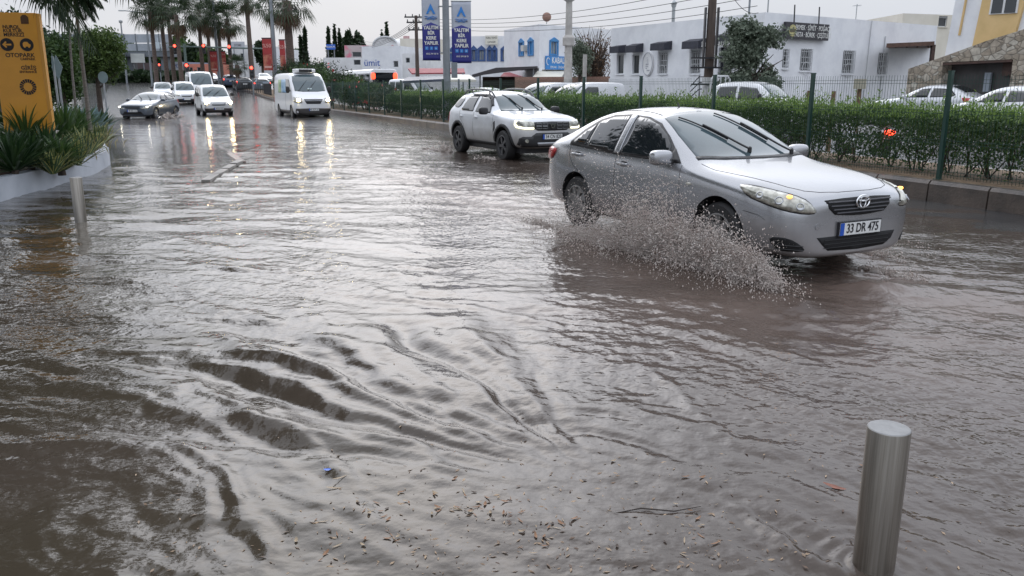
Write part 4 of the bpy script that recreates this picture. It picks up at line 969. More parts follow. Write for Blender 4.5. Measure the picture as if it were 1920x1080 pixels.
AWNC = M('cream_canvas', (.66, .64, .56), .7, var=.06, vs=3)
AWNR = M('red_canvas', (.28, .06, .07), .7, var=.2, vs=3)
IRON = M('painted_iron', (.50, .51, .52), .5)
IRONK = M('black_iron', (.03, .03, .035), .5)
def slot(p0, p1, px):
    """distance along the wall p0->p1 at which the line of sight of photo column px meets it"""
    k = (px-960)/FPX*cos(PITCH); d = (Vector(p1)-Vector(p0)); 
    # (p0.x + t d.x) = k (p0.y + t d.y)
    t = (k*p0[1]-p0[0])/(d.x-k*d.y); return t*d.length
class Building:
    def __init__(s, name, label, pts, z0, z1, mat=STUCCO, cat='building', group=None, parapet=.0, roofmat=ROOFG):
        c = sum((Vector((p[0], p[1], 0)) for p in pts), Vector())/len(pts)
        s.root = empty(name, (c.x, c.y, z0), 0, label, cat, group); s.c = Vector((c.x, c.y, z0))
        s.pts = [Vector((p[0], p[1], 0)) for p in pts]; s.z0, s.z1 = z0, z1; s.ops = {}; s.mat = mat; s.roofmat = roofmat; s.par = parapet
        a = sum(s.pts[i].x*s.pts[(i+1) % len(pts)].y-s.pts[(i+1) % len(pts)].x*s.pts[i].y for i in range(len(pts))); s.sg = 1 if a > 0 else -1
    def edge(s, i): 
        a = s.pts[i]; b = s.pts[(i+1) % len(s.pts)]; d = (b-a).normalized(); return a, b, d, Vector((d.y, -d.x, 0))*s.sg
    def px(s, i, px): a, b, d, n = s.edge(i); return slot(a, b, px)
    def zpx(s, i, px, py):
        a, b, d, n = s.edge(i); q = a+d*slot(a, b, px); return at(px, py, q.y).z
    def open(s, i, t0, t1, za, zb): s.ops.setdefault(i, []).append((min(t0, t1), max(t0, t1), za, zb))
    def P(s, i, t, z, out=0.): a, b, d, n = s.edge(i); q = a+d*t+n*out; return Vector((q.x, q.y, z))-s.c
    def bx(s, m, i, t0, t1, za, zb, o0, o1): m.hexa([s.P(i, t, z, o) for z in (za, zb) for t, o in ((t0, o0), (t1, o0), (t1, o1), (t0, o1))])
    def window(s, i, t0, t1, za, zb, frame=IRON, pane=WINDK, bars=0, depth=.14, mull=1, sill=True, name='window'):
        s.open(i, t0, t1, za, zb); t0, t1 = min(t0, t1), max(t0, t1); f = .05
        m = MB(); s.bx(m, i, t0, t0+f, za, zb, -depth, -depth+.06); s.bx(m, i, t1-f, t1, za, zb, -depth, -depth+.06); s.bx(m, i, t0+f, t1-f, za, za+f, -depth, -depth+.06); s.bx(m, i, t0+f, t1-f, zb-f, zb, -depth, -depth+.06)
        for k in range(mull): tm = t0+(t1-t0)*(k+1)/(mull+1); s.bx(m, i, tm-.025, tm+.025, za+f, zb-f, -depth, -depth+.055)
        w_ = m.build(name, frame, s.root)
        m = MB(); s.bx(m, i, t0+.01, t1-.01, za+.01, zb-.01, -depth-.02, -depth+.02); m.build('pane', pane, w_)
        if sill: m = MB(); s.bx(m, i, t0-.06, t1+.06, za-.06, za-.003, -.02, .07); m.build('sill', s.mat, w_)
        if bars:
            m = MB(); nb_ = int((t1-t0)/.14)
            for k in range(nb_+1):
                t = t0+(t1-t0)*k/nb_; m.tube([s.P(i, t, za-.02, .05), s.P(i, t, zb+.02, .05)], .013, 5)
            for z in (za+.12, (za+zb)/2-.12, (za+zb)/2+.12, zb-.12): m.tube([s.P(i, t0-.02, z, .05), s.P(i, t1+.02, z, .05)], .013, 5)
            k = 8; r = (t1-t0)*.36; m.tube([s.P(i, (t0+t1)/2+r*cos(2*pi*j/16), (za+zb)/2-.38+r*sin(2*pi*j/16), .05) for j in range(17)], .012, 5, False)
            m.build('grille', IRON, w_)
        return w_
    def finish(s):
        m = MB(); n = len(s.pts)
        for i in range(n):
            a, b, d, nn = s.edge(i); L_ = (b-a).length; ops = s.ops.get(i, []); z1 = s.z1+s.par
            ts = sorted(set([0, L_]+[v for o in ops for v in o[:2]])); zs = sorted(set([s.z0, z1]+[v for o in ops for v in o[2:]]))
            ts = [t for t in ts if -1e-6 <= t <= L_+1e-6]
            for t0, t1 in zip(ts, ts[1:]):
                for za, zb in zip(zs, zs[1:]):
                    tm, zm = (t0+t1)/2, (za+zb)/2
                    if any(o[0] < tm < o[1] and o[2] < zm < o[3] for o in ops): continue
                    m.add([s.P(i, t0, za), s.P(i, t1, za), s.P(i, t1, zb), s.P(i, t0, zb)], [(0, 1, 2, 3)])
            for t0, t1, za, zb in ops:
                D = -.25; q = [(t0, za), (t1, za), (t1, zb), (t0, zb)]
                for k in range(4):
                    (ta, z_a), (tb, z_b) = q[k], q[(k+1) % 4]; m.add([s.P(i, ta, z_a), s.P(i, tb, z_b), s.P(i, tb, z_b, D), s.P(i, ta, z_a, D)], [(0, 1, 2, 3)])
                m.add([s.P(i, t, z, D) for t, z in q], [(0, 1, 2, 3)])
        # merge duplicate verts
        me = bpy.data.meshes.new('wall'); me.from_pydata(m.v, [], m.f); bm = bmesh.new(); bm.from_mesh(me); bmesh.ops.remove_doubles(bm, verts=bm.verts, dist=.0005); bmesh.ops.recalc_face_normals(bm, faces=bm.faces); bm.to_mesh(me); bm.free()
        me.materials.append(s.mat); o = bpy.data.objects.new('wall', me); COL.objects.link(o); o.parent = s.root; s.wall = o
        r = MB(); cc = sum(s.pts, Vector())/n; P = [(p-cc)*.992+cc for p in s.pts]
        z = s.z1-.02
        r.prism([(p.x-s.c.x, p.y-s.c.y) for p in P], (0, 0, z-.2-s.z0), (1, 0, 0), (0, 1, 0), (0, 0, .2 if s.par else .215)); r.build('roof', s.roofmat, s.root)
        if s.par:
            # thin coping round the parapet
            c_ = MB()
            for i in range(n):
                a, b, d, nn = s.edge(i); L_ = (b-a).length; s.bx(c_, i, .1, L_-.1, z1+.003, z1+.04, -.22, .025)
            c_.build('coping', s.mat, s.root)
        return s.root
def awning(b, i, t0, t1, z0, z1, out, mat, name='awning', val=.3, txt=None):
    """sloping canvas hood with closed cheeks and a hanging valance"""
    t0, t1 = min(t0, t1), max(t0, t1); m = MB()
    m.add([b.P(i, t, z, o) for t in (t0, t1) for z, o in ((z1, .01), (z0+val, out), (z0, out+.01), (z0+.02, .01))], [(0, 1, 5, 4), (1, 2, 6, 5), (0, 3, 2, 1), (4, 5, 6, 7), (2, 3, 7, 6), (3, 0, 4, 7)])
    return m.build(name, mat, b.root)
def cuboid_pts(x, y, w_, d_, rz):
    c, s = cos(rz), sin(rz); return [(x+c*a-s*b_, y+s*a+c*b_) for a, b_ in ((-w_/2, -d_/2), (w_/2, -d_/2), (w_/2, d_/2), (-w_/2, d_/2))]

# ---- the long white shop house behind the median
C0 = Vector((at(1430, 100, 38).x, 38, 0))
A1 = C0+DV*14.5+NV*.2; A1 = Vector((at(1145, 100, 48.7).x, 48.7, 0))
B1 = C0+NV*13.5+DV*-1.0; B1 = Vector((at(1752, 100, 46.5).x, 46.5, 0))
zt = at(1430, 23, 38).z
sh = Building('shop_house', 'long low white stucco building with black awnings and barred windows', [A1, C0, B1, B1+(A1-C0)], .15, zt-.0, STUCCO)
def zz(i, px, py): return sh.zpx(i, px, py)
for k, (x0, x1, y0, y1, bars) in enumerate([(1155, 1168, 102, 139, 0), (1184, 1197, 102, 139, 0), (1233, 1250, 98, 138, 1), (1292, 1311, 93, 138, 1)]):
    sh.window(0, sh.px(0, x0), sh.px(0, x1), zz(0, (x0+x1)/2, y1), zz(0, (x0+x1)/2, y0), bars=bars, mull=0)
for (x0, x1, y0, y1) in [(1143, 1173, 85, 101), (1172, 1205, 82, 100), (1219, 1258, 78, 96), (1278, 1322, 73, 93)]:
    xm = (x0+x1)/2; awning(sh, 0, sh.px(0, x0+12), sh.px(0, x1-1), zz(0, xm, y1-1), zz(0, xm, y0), .5, AWNB, val=.34)
ea = awning(sh, 0, sh.px(0, 1352), sh.px(0, 1398), zz(0, 1360, 87), zz(0, 1360, 62), .9, AWNB, 'entrance_awning', val=.42)
a_, b_, d_, n_ = sh.edge(0)
tq = (sh.px(0, 1352)+sh.px(0, 1398))/2
text_mesh('İZMİR UNLU MAMÜL', .27, M('letter_white', (.75, .75, .72), .6), frame(sh.P(0, tq, zz(0, 1360, 84), .925), -d_ if False else d_, (0, 0, 1)), 'awning_lettering', ea, .004)
# entrance door
t0, t1 = sh.px(0, 1344), sh.px(0, 1372); zb_, zt_ = zz(0, 1358, 146), zz(0, 1358, 88)
sh.open(0, t0, t1, zb_, zt_); m = MB(); sh.bx(m, 0, t0+.02, t1-.02, zb_+.01, zt_-.01, -.18, -.12); dr = m.build('door', M('door_dark', (.02, .022, .028), .15), sh.root)
m = MB(); sh.bx(m, 0, t0, t0+.1, zb_, zt_, -.11, -.02); sh.bx(m, 0, t1-.1, t1, zb_, zt_, -.11, -.02); sh.bx(m, 0, t0+.1, t1-.1, zt_-.5, zt_-.42, -.11, -.03); m.build('door_frame', M('grey_frame', (.3, .31, .33), .4), dr)
for (x0, x1, y0, y1) in [(1464, 1474, 92, 128), (1497, 1517, 92, 133), (1576, 1597, 95, 138), (1642, 1659, 99, 140)]:
    xm = (x0+x1)/2; sh.window(1, sh.px(1, x0), sh.px(1, x1), zz(1, xm, y1), zz(1, xm, y0), bars=1, mull=0)
# drain pipe, conduits
m = MB(); tq = sh.px(1, 1622); m.tube([sh.P(1, tq, sh.z1, .04), sh.P(1, tq-.15, .3, .04)], .02, 6); m.build('conduit', IRON, sh.root)
m = MB(); tq = sh.px(1, 1650); m.tube([sh.P(1, tq, sh.z1-.7, .04), sh.P(1, tq, .3, .04)], .03, 6); m.build('down_pipe', IRON, sh.root)
sh.finish()
# hanging sign on facade B
def board(name, label, cat, c, u, w_, h_, th, mat, back=None):
    root = empty(name, c, 0, label, cat); u = Vector(u).normalized(); n = u.cross(Vector((0, 0, 1))).normalized()
    m = MB(); m.hexa([u*a+Vector((0, 0, z))+n*o for z in (-h_/2, h_/2) for a, o in ((-w_/2, -th), (w_/2, -th), (w_/2, 0), (-w_/2, 0))]); m.build('panel', mat, root); return root, u, n
p = sh.c+sh.P(1, (sh.px(1, 1457)+sh.px(1, 1537))/2, 0, .25); yb = p.y
u_ = (B1-C0).normalized(); wS = abs(sh.px(1, 1537)-sh.px(1, 1457)); 
zc = at(1497, 59, yb).z; hS = at(1497, 44, yb).z-at(1497, 75, yb).z
bs, uu, nn_ = board('shop_sign', 'black rectangular signboard with a gold round emblem and white lettering high on the white wall', 'sign', (p.x, p.y, zc), u_, wS, hS, .14, M('sign_black', (.025, .023, .03), .4))
LW = MATS['letter_white']
text_mesh('EKMEK · SİMİT · POĞAÇA', .30, LW, frame(Vector((0, 0, hS*.2))+uu*wS*.13+nn_*.004, uu, (0, 0, 1)), 'lettering', bs, .004, sx=.78)
text_mesh('PASTA · BÖREK · ÇEŞİTLERİ', .30, LW, frame(Vector((0, 0, -hS*.22))+uu*wS*.13+nn_*.004, uu, (0, 0, 1)), 'lettering', bs, .004, sx=.74)
m = MB(); R_ = hS*.36; cc = -uu*wS*.35+nn_*.003
m.prism([(R_*cos(2*pi*k/28), R_*sin(2*pi*k/28)) for k in range(28)], cc, uu, (0, 0, 1), nn_*.012)
em = m.build('round_emblem', M('gold_emblem', (.42, .38, .18), .5, var=.4, vs=20), bs)
m = MB(); m.prism([(-R_*.85, -.07), (R_*.85, -.07), (R_*.85, .07), (-R_*.85, .07)], cc+nn_*.014, uu, (0, 0, 1), nn_*.006); m.build('emblem_bar', M('emblem_dark', (.10, .09, .05), .5), em)
m = MB()
for a in (-.3, .27): m.tube([uu*wS*a+Vector((0, 0, hS/2))-nn_*.07, uu*wS*a+Vector((0, 0, hS/2+.75))-nn_*.1], .03, 6)
m.build('hanger', IRONK, bs)
# round relief badge on facade A
t = sh.px(0, 1215); yb = (sh.c+sh.P(0, t, 0)).y; zc = at(1215, 120, yb).z; rr = at(1215, 97, yb).z-zc
m = MB(); q0 = sh.c+sh.P(0, t, zc, .004); dA = (C0-A1).normalized(); nA = Vector((dA.y, -dA.x, 0)); nA = nA if nA.dot(-NV) > 0 else -nA
root = empty('wall_badge', q0, 0, 'pale round relief badge on the white wall between the second and third awnings', 'sign')
m.prism([(rr*.75*cos(2*pi*k/30), rr*sin(2*pi*k/30)) for k in range(30)], (0, 0, 0), dA, (0, 0, 1), nA*.08); m.build('disc', STUCCOB, root)
m = MB(); gm = M('badge_grey', (.36, .38, .42), .6)
m.tube([dA*rr*.68*cos(2*pi*k/30)+Vector((0, 0, rr*.92*sin(2*pi*k/30)))+nA*.09 for k in range(31)], .018, 5, False)
for k in range(7): m.tube([dA*rr*.5*(RND.random()-.5)+Vector((0, 0, rr*(.5-k*.17)))+nA*.09, dA*rr*.5*(RND.random()-.2)+Vector((0, 0, rr*(.5-k*.17)))+nA*.09], .022, 5)
m.build('relief', gm, root)
# steps railing by the entrance
def railing(name, label, p, rails, posts, r=.025, mat=IRONK):
    m = MB()
    for a in rails+posts: m.tube([Vector(q)-Vector(p) for q in a], r, 6)
    o = m.build(name, mat, None, smooth=True, loc=p); tag(o, label, 'railing')
yR = 39.5
def rp(px, py, Y=yR): return at(px, py, Y)
railing('stair_railing', 'black sloping stair railing below the entrance awning of the white building', rp(1300, 190),
        [[rp(1270, 188), rp(1311, 144), rp(1345, 144, 41)], [rp(1278, 188), rp(1311, 155), rp(1345, 155, 41)], [rp(1288, 188), rp(1311, 167), rp(1345, 167, 41)]], [[rp(1311, 142), rp(1311, 195)], [rp(1345, 142, 41), rp(1345, 195, 41)], [rp(1290, 166), rp(1290, 196)]])
m = MB(); st0 = rp(1290, 196); 
for k in range(5): 
    a = at(1296+k*12, 150, 40.6); m.box((a.x, a.y-.2, .15), (a.x+.5, a.y+1.2, .15+(k+1)*.2))
tag(m.build('entrance_steps', CONC, None), 'concrete steps up to the entrance of the white building', 'steps')
# chimney pipe, aerials on the roof
def post_thing(name, label, cat, p, h, r, mat, cap=None, group=None):
    root = empty(name, p, 0, label, cat, group); MB().tube([(0, 0, 0), (0, 0, h)], r, 8).build('pole', mat, root, smooth=True)
    if cap == 'cowl': MB().lathe([(r*1.9, h), (r*2.1, h+.04), (.001, h+.22)], 12).build('cowl', mat, root, smooth=True); MB().lathe([(r*1.3, h-.16), (r*1.6, h-.02)], 12).build('collar', mat, root)
    if cap == 'aerial':
        m = MB(); m.tube([(-.25, 0, h-.1), (.25, 0, h-.05)], .012, 5)
        for k in range(5): m.tube([(-.2+k*.1, -.15, h-.1), (-.2+k*.1, .15, h-.1)], .008, 4)
        m.build('antenna', mat, root)
    if cap == 'dish': MB().lathe([(.001, -.08), (.2, -.05), (.34, .02), (.34, .035), (.2, -.03), (.001, -.06)], 20, 'y', (0, -.08, h)).build('dish', M('dish_metal', (.30, .18, .14), .5, .3), root, smooth=True)
    return root
post_thing('flue_pipe', 'tall thin metal flue pipe on the roof of the long white building', 'chimney', at(1262, 44, 47), 1.0, .09, GALV, 'cowl')
post_thing('roof_aerial', 'thin roof aerial mast above the olive tree', 'antenna', at(1404, 30, 42), 1.6, .05, GREYPOLE)
post_thing('roof_aerial', 'slender roof mast right beside the corner of the white building', 'antenna', at(1439, 28, 42), 1.5, .035, GALV)
post_thing('roof_aerial', 'thin antenna at the right end of the white roof near the timber carport', 'antenna', at(1604, 42, 50), 1.0, .025, GALV, 'aerial')
# upper storey behind
pA = at(1690, 60, 56); pB = at(1770, 60, 58)
rb = Building('rooftop_house', 'small cream flat roofed house rising behind the white building', [(pA.x, pA.y), (pB.x+2, pB.y), (pB.x+2, pB.y+6), (pA.x, pA.y+6)], .2, at(1700, 25, 56).z, CREAM, parapet=.0)
rb.window(0, rb.px(0, 1746), rb.px(0, 1762), rb.zpx(0, 1750, 50), rb.zpx(0, 1750, 30), mull=0)
rb.finish()
# carport lean-to
cp = empty('timber_carport', at(1700, 150, 42), 0, 'brown timber lean-to roof between the white building and the stone house', 'carport'); o0 = cp.location.copy()
m = MB(); q = [at(1662, 84, 40), at(1752, 80, 40), at(1752, 86, 46), at(1672, 87, 46)]
m.hexa([v-o0-Vector((0, 0, .12)) for v in q]+[v-o0+Vector((0, 0, .06)) for v in q]); m.build('roof', M('rust_boards', (.10, .055, .04), .7, var=.3, vs=6), cp)
m = MB()
for px in (1680, 1700, 1720, 1740): a = at(px, 88, 40.2)-o0; b = at(px, 88, 45)-o0; m.tube([a, b], .05, 4)
m.build('rafter', WOODD, cp); m = MB(); a = at(1750, 84, 40.3)-o0; m.box((a.x-.08, a.y-.08, -2.2), (a.x+.08, a.y+.08, a.z)); m.build('leg', WOODD, cp)

# ---- stone house at the right
def stone_mat():
    m = M('rubble_stone', (.3, .27, .22), .85); n = m.node_tree.nodes; l = m.node_tree.links; b = n['Principled BSDF']
    tc_ = n.new('ShaderNodeTexCoord'); mp_ = n.new('ShaderNodeMapping'); mp_.inputs['Scale'].default_value = (1, 1, 1.5); l.new(tc_.outputs['Object'], mp_.inputs[0])
    v1 = n.new('ShaderNodeTexVoronoi'); v1.inputs['Scale'].default_value = 3.6; v2 = n.new('ShaderNodeTexVoronoi'); v2.feature = 'DISTANCE_TO_EDGE'; v2.inputs['Scale'].default_value = 3.6
    l.new(mp_.outputs[0], v1.inputs[0]); l.new(mp_.outputs[0], v2.inputs[0])
    sx = n.new('ShaderNodeSeparateColor'); l.new(v1.outputs['Color'], sx.inputs[0]); r = n.new('ShaderNodeValToRGB'); l.new(sx.outputs[0], r.inputs[0])
    r.color_ramp.elements[0].color = (.26, .22, .17, 1); r.color_ramp.elements[1].color = (.46, .43, .37, 1); e = r.color_ramp.elements.new(.5); e.color = (.34, .29, .23, 1)
    nz1 = n.new('ShaderNodeTexNoise'); nz1.inputs['Scale'].default_value = 6; l.new(tc_.outputs['Object'], nz1.inputs[0])
    r2_ = n.new('ShaderNodeValToRGB'); l.new(v2.outputs['Distance'], r2_.inputs[0]); r2_.color_ramp.elements[0].position = .02; r2_.color_ramp.elements[1].position = .09; r2_.color_ramp.elements[0].color = (.55, .55, .55, 1)
    mu = n.new('ShaderNodeMix'); mu.data_type = 'RGBA'; mu.blend_type = 'MULTIPLY'; mu.inputs[0].default_value = 1; l.new(r.outputs[0], mu.inputs[6]); l.new(r2_.outputs[0], mu.inputs[7])
    mu2 = n.new('ShaderNodeMix'); mu2.data_type = 'RGBA'; mu2.blend_type = 'OVERLAY'; mu2.inputs[0].default_value = .6; l.new(mu.outputs[2], mu2.inputs[6]); l.new(nz1.outputs['Fac'], mu2.inputs[7]); l.new(mu2.outputs[2], b.inputs['Base Color'])
    bn = n.new('ShaderNodeBump'); bn.inputs['Distance'].default_value = .06; bn.inputs['Strength'].default_value = .5; l.new(r2_.outputs[0], bn.inputs['Height']); l.new(bn.outputs[0], b.inputs['Normal']); return m
STONE = stone_mat()
S0 = Vector((at(1690, 100, 33.5).x, 33.5, 0)); S1 = S0-DV*12
hz_ = lambda px, py, t: at(px, py, (S0+(S1-S0).normalized()*t).y).z
dS = (S1-S0).normalized(); nS = -NV
sw = empty('stone_house', (S0.x, S0.y, .2), 0, 'rubble stone and white rendered house with an ochre strip at the right edge', 'house')
def sp(px, py): 
    t = slot(S0, S1, px); q = S0+dS*t; return Vector((q.x, q.y, at(px, py, q.y).z))-sw.location
top = [(1700, 129), (1752, 110), (1838, 77), (1925, 48), (2060, 0)]
open_ = [(1765, 186), (1765, 119), (1893, 112), (1893, 140), (1893, 186)]
m = MB()
def wallpoly(mb, pts, th, off=0.):   # planar polygon given by photo points on the wall plane, real thickness th into the house
    A = [sp(*p)+nS*off for p in pts]; B = [a-nS*th for a in A]; k = len(A)
    mb.add(A+B, [tuple(range(k)), tuple(range(2*k-1, k-1, -1))]+[(i, (i+1) % k, k+(i+1) % k, k+i) for i in range(k)])
wallpoly(m, [(1700, 262), (1700, 129), (1752, 110), (1763, 106), (1763, 262)], .6)
wallpoly(m, [(1763, 117), (1763, 106), (1838, 77), (1893, 59), (1893, 111)], .6)
wallpoly(m, [(1893, 262), (1893, 59), (1925, 48), (2060, 0), (2060, 262)], .6)
wallpoly(m, [(1763, 262), (1763, 186), (1893, 186), (1893, 262)], .6)
m.build('stone_wall', STONE, sw)
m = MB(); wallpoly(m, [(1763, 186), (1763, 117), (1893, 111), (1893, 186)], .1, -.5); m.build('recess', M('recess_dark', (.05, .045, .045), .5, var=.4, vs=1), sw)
m = MB(); wallpoly(m, [(1830, 172), (1830, 136), (1842, 136), (1842, 172)], .08, -.38); m.build('glass_door', M('pale_glass', (.25, .28, .32), .2), sw)
m = MB(); wallpoly(m, [(1862, 142), (1862, 114), (1892, 113), (1892, 141)], .08, -.36); m.build('shutter', WOODD, sw)
m = MB(); wallpoly(m, [(1764, 122), (1764, 118), (1892, 112), (1892, 116)], .3, .03); m.build('lintel', WOODD, sw)
off = -.35
m = MB(); wallpoly(m, [(1752, 112), (1764, -60), (1818, -70), (1804, 92)], 3.0, off); m.build('render_wall', STUCCO, sw)
m = MB(); wallpoly(m, [(1804, 92), (1818, -70), (1900, -70), (1880, 65)], 3.0, off+.1)
m.build('ochre_wall', OCHRE, sw)
m = MB(); wallpoly(m, [(1880, 66), (1900, -70), (2060, -70), (2060, 0)], 3.0, off); m.build('render_wall', STUCCO, sw)
m = MB(); wallpoly(m, [(1829, 27), (1832, -45), (1882, -45), (1880, 24)], .06, off+.14); wf = m.build('window', M('pvc_white', (.7, .7, .7), .4), sw)
m = MB(); wallpoly(m, [(1833, 25), (1836, -42), (1854, -42), (1852, 24)], .03, off+.16); m.build('pane', WINDK, wf)
m = MB(); wallpoly(m, [(1857, 24), (1859, -42), (1878, -42), (1877, 23)], .03, off+.16); m.build('pane', WINDK, wf)
m = MB(); wallpoly(m, [(1774, 66), (1782, -50), (1785, -50), (1777, 66)], .06, off+.05); m.build('ochre_line', OCHRE, sw)

# ---- blue window buildings further along
D0 = Vector((at(1011, 100, 64).x, 64, 0)); DL = Vector((at(968, 100, 68.5).x, 68.5, 0)); DR = Vector((at(1152, 100, 71).x, 71, 0))
bb = Building('blue_window_house', 'two storey white house with bright blue peaked shutters and a blue signboard', [DL, D0, DR, DR+(DL-D0)*1.6, DL+(DL-D0)*.6+(DR-D0)*.0+Vector((.01, 0, 0))], .4, at(1011, 45, 64).z, STUCCO)
def gable(b, i, t0, t1, z, h, mat, par):
    m = MB(); tm = (t0+t1)/2; P = [(t0-.16, z), (t1+.16, z), (t1+.16, z+h*.25), (tm, z+h), (t0-.16, z+h*.25)]
    A = [b.P(i, t, q, .10) for t, q in P]; B_ = [b.P(i, t, q, .002) for t, q in P]
    m.add(A+B_, [tuple(range(5)), (9, 8, 7, 6, 5)]+[(k, (k+1) % 5, 5+(k+1) % 5, 5+k) for k in range(5)]); m.build('hood', mat, par)
def bluewin(b, i, x0, x1, y0, y1, mat, ypk, shut=False):
    t0, t1 = sorted((b.px(i, x0), b.px(i, x1))); xm = (x0+x1)/2; za, zb = b.zpx(i, xm, y1), b.zpx(i, xm, y0)
    w_ = b.window(i, t0, t1, za, zb, frame=mat, mull=1 if not shut else 0, pane=mat if shut else M('curtain_pane', (.22, .24, .24), .12, spec=.6, var=.3, vs=2), depth=.1, sill=False)
    m = MB(); b.bx(m, i, t0-.16, t0, za-.1, zb, .002, .07); b.bx(m, i, t1, t1+.16, za-.1, zb, .002, .07); b.bx(m, i, t0, t1, za-.1, za, .002, .07); m.build('surround', mat, w_)
    gable(b, i, t0, t1, zb+.003, b.zpx(i, xm, ypk)-zb, mat, w_)
bluewin(bb, 0, 974.5, 981, 80, 103, BLUEP, 72, True); bluewin(bb, 0, 991.5, 999, 78, 102, BLUEP, 70, True)
m = MB(); bb.bx(m, 0, bb.px(0, 984), bb.px(0, 989), bb.zpx(0, 986, 96), bb.zpx(0, 986, 85), .01, .35); m.build('air_conditioner', M('ac_white', (.55, .55, .52), .5), bb.root)
bluewin(bb, 1, 1031.5, 1043, 78, 102, BLUEP, 70)
bb.open(1, bb.px(1, 1016), bb.px(1, 1060), .45, bb.zpx(1, 1040, 131)); bb.finish()
# sign KABALA
t0, t1 = bb.px(1, 1021), bb.px(1, 1062); p = bb.c+bb.P(1, (t0+t1)/2, 0, .15)
sb, uu, nn_ = board('blue_sign', 'blue shop signboard with white lettering over a cream awning', 'sign', (p.x, p.y, at(1041, 118, p.y).z), (DR-D0), t1-t0, at(1041, 106, p.y).z-at(1041, 131, p.y).z, .1, M('sign_blue', (.04, .22, .55), .45))
text_mesh('KABALA', .62, LW, frame(uu*.25+Vector((0, 0, .16))+nn_*.003, uu, (0, 0, 1)), 'lettering', sb, .004, sx=.8, bold=.01)
text_mesh('EMLAK · İNŞAAT', .24, LW, frame(uu*.1+Vector((0, 0, -.32))+nn_*.003, uu, (0, 0, 1)), 'lettering', sb, .004)
m = MB(); m.tube([-uu*(.42*(t1-t0))+Vector((0, 0, .1))+uu*.18*cos(a)+Vector((0, 0, .25*sin(a)))+nn_*.01 for a in [.6+k*.3 for k in range(15)]], .03, 5); m.build('crescent_mark', LW, sb)
def slab_awning(name, label, pts, mat, th=.05, legs=None, cat='awning'):
    o0 = sum((Vector(p) for p in pts), Vector())/len(pts); root = empty(name, (o0.x, o0.y, .3), 0, label, cat); o0 = root.location.copy(); k = len(pts)
    A = [Vector(p)-o0 for p in pts]; B_ = [a-Vector((0, 0, th)) for a in A]; m = MB(); m.add(A+B_, [tuple(range(k)), tuple(range(2*k-1, k-1, -1))]+[(i, (i+1) % k, k+(i+1) % k, k+i) for i in range(k)]); m.build('canvas' if cat != 'roof' else 'roof', mat, root)
    for q in (legs or []): q = Vector(q)-o0; MB().tube([(q.x, q.y, 0), q], .06, 6).build('leg', GREYPOLE, root)
    return root
slab_awning('cream_awning', 'cream sloping shop awning under the blue signboard', [at(1008, 132, 64.3), at(1060, 132, 66.5), at(1052, 146, 62.5), at(998, 146, 61)], AWNC, .08, [at(1052, 146, 62.5), at(998, 146, 61)])
post_thing('satellite_dish', 'round rust coloured satellite dish on the roof of the blue shuttered house', 'satellite dish', at(1025, 45, 66), .5, .03, GALV, 'dish')
# row house with navy windows
E0 = Vector((at(936, 100, 76).x, 76, 0)); E1 = Vector((at(972, 100, 79).x, 79, 0)); EL = Vector((at(838, 100, 80).x, 80, 0))
rw_ = Building('navy_window_house', 'long white two storey building with dark navy peaked window surrounds behind the banners', [EL, E1, E1+Vector((4, 8, 0)), EL+Vector((4, 8, 0))], .5, at(936, 66, 78).z, STUCCO)
for (x0, x1) in [(848, 856), (886, 892), (899, 908), (916, 921), (925.5, 930), (942, 951), (957, 966)]: bluewin(rw_, 0, x0, x1, 94, 113, NAVYP, 85)
rw_.finish()
p = rw_.c+rw_.P(0, rw_.px(0, 923), 0, .3); sb2, uu, nn_ = board('roof_sign', 'small cream rooftop sign above the paired navy windows', 'sign', (p.x, p.y, at(923, 75, p.y).z), (E1-EL), 1.15, at(923, 67, p.y).z-at(923, 84, p.y).z, .1, AWNC)
for k, tx in enumerate(('KURU TEMİZ', 'ÇAMAŞIR')): text_mesh(tx, .22, INK, frame(Vector((0, 0, .18-.36*k))+nn_*.004, uu, (0, 0, 1)), 'lettering', sb2, .004, sx=.8)
slab_awning('dark_canopy', 'long dark arched canopy roof in front of the navy window building', [at(885, 140, 62), at(930, 127, 62), at(1008, 124, 62), at(1008, 128, 66), at(930, 131, 68), at(890, 142, 68)], M('canopy_dark', (.05, .045, .05), .5), .12, [at(1000, 125, 62.5), at(900, 137, 62.5)])
slab_awning('red_awning', 'dark red shop awning under the dark canopy', [at(945, 136, 70), at(975, 134, 70), at(985, 144, 67), at(935, 146, 67)], AWNR, .08, [at(985, 144, 67), at(938, 146, 67)])
m = MB(); a = at(905, 170, 67); m.box((a.x, a.y, .4), (a.x+4.2, a.y+.3, at(905, 144, 67).z)); tag(m.build('timber_screen', WOODD, None), 'dark timber slatted screen wall beneath the canopy', 'wall')
# brick wall at foot
def wall(name, label, p, q, z0, z1, th, mat, cat='wall'):
    d = (Vector(q)-Vector(p)).normalized(); e = Vector((d.y, -d.x, 0))*th/2; p = Vector((p[0], p[1], 0)); q = Vector((q[0], q[1], 0)); m = MB()
    m.hexa([v+Vector((0, 0, z)) for z in (z0, z1) for v in (p-e, q-e, q+e, p+e)]); return tag(m.build(name, mat, None), label, cat)
BRICK = M('old_brick', (.20, .11, .08), .8, col2=(.36, .22, .17), vs=9, bump=.4, bs=20, streak=(1, 1, 5))
wall('brick_wall', 'low reddish brick wall below the blue shuttered house', at(968, 150, 55), at(1146, 150, 52), .2, at(1050, 144, 53.5).z, .4, BRICK)
wall('white_wall', 'low white wall along the parking area in front of the white building', at(1146, 150, 44), at(1290, 150, 38.5), .2, at(1200, 146, 41).z, .3, STUCCO)

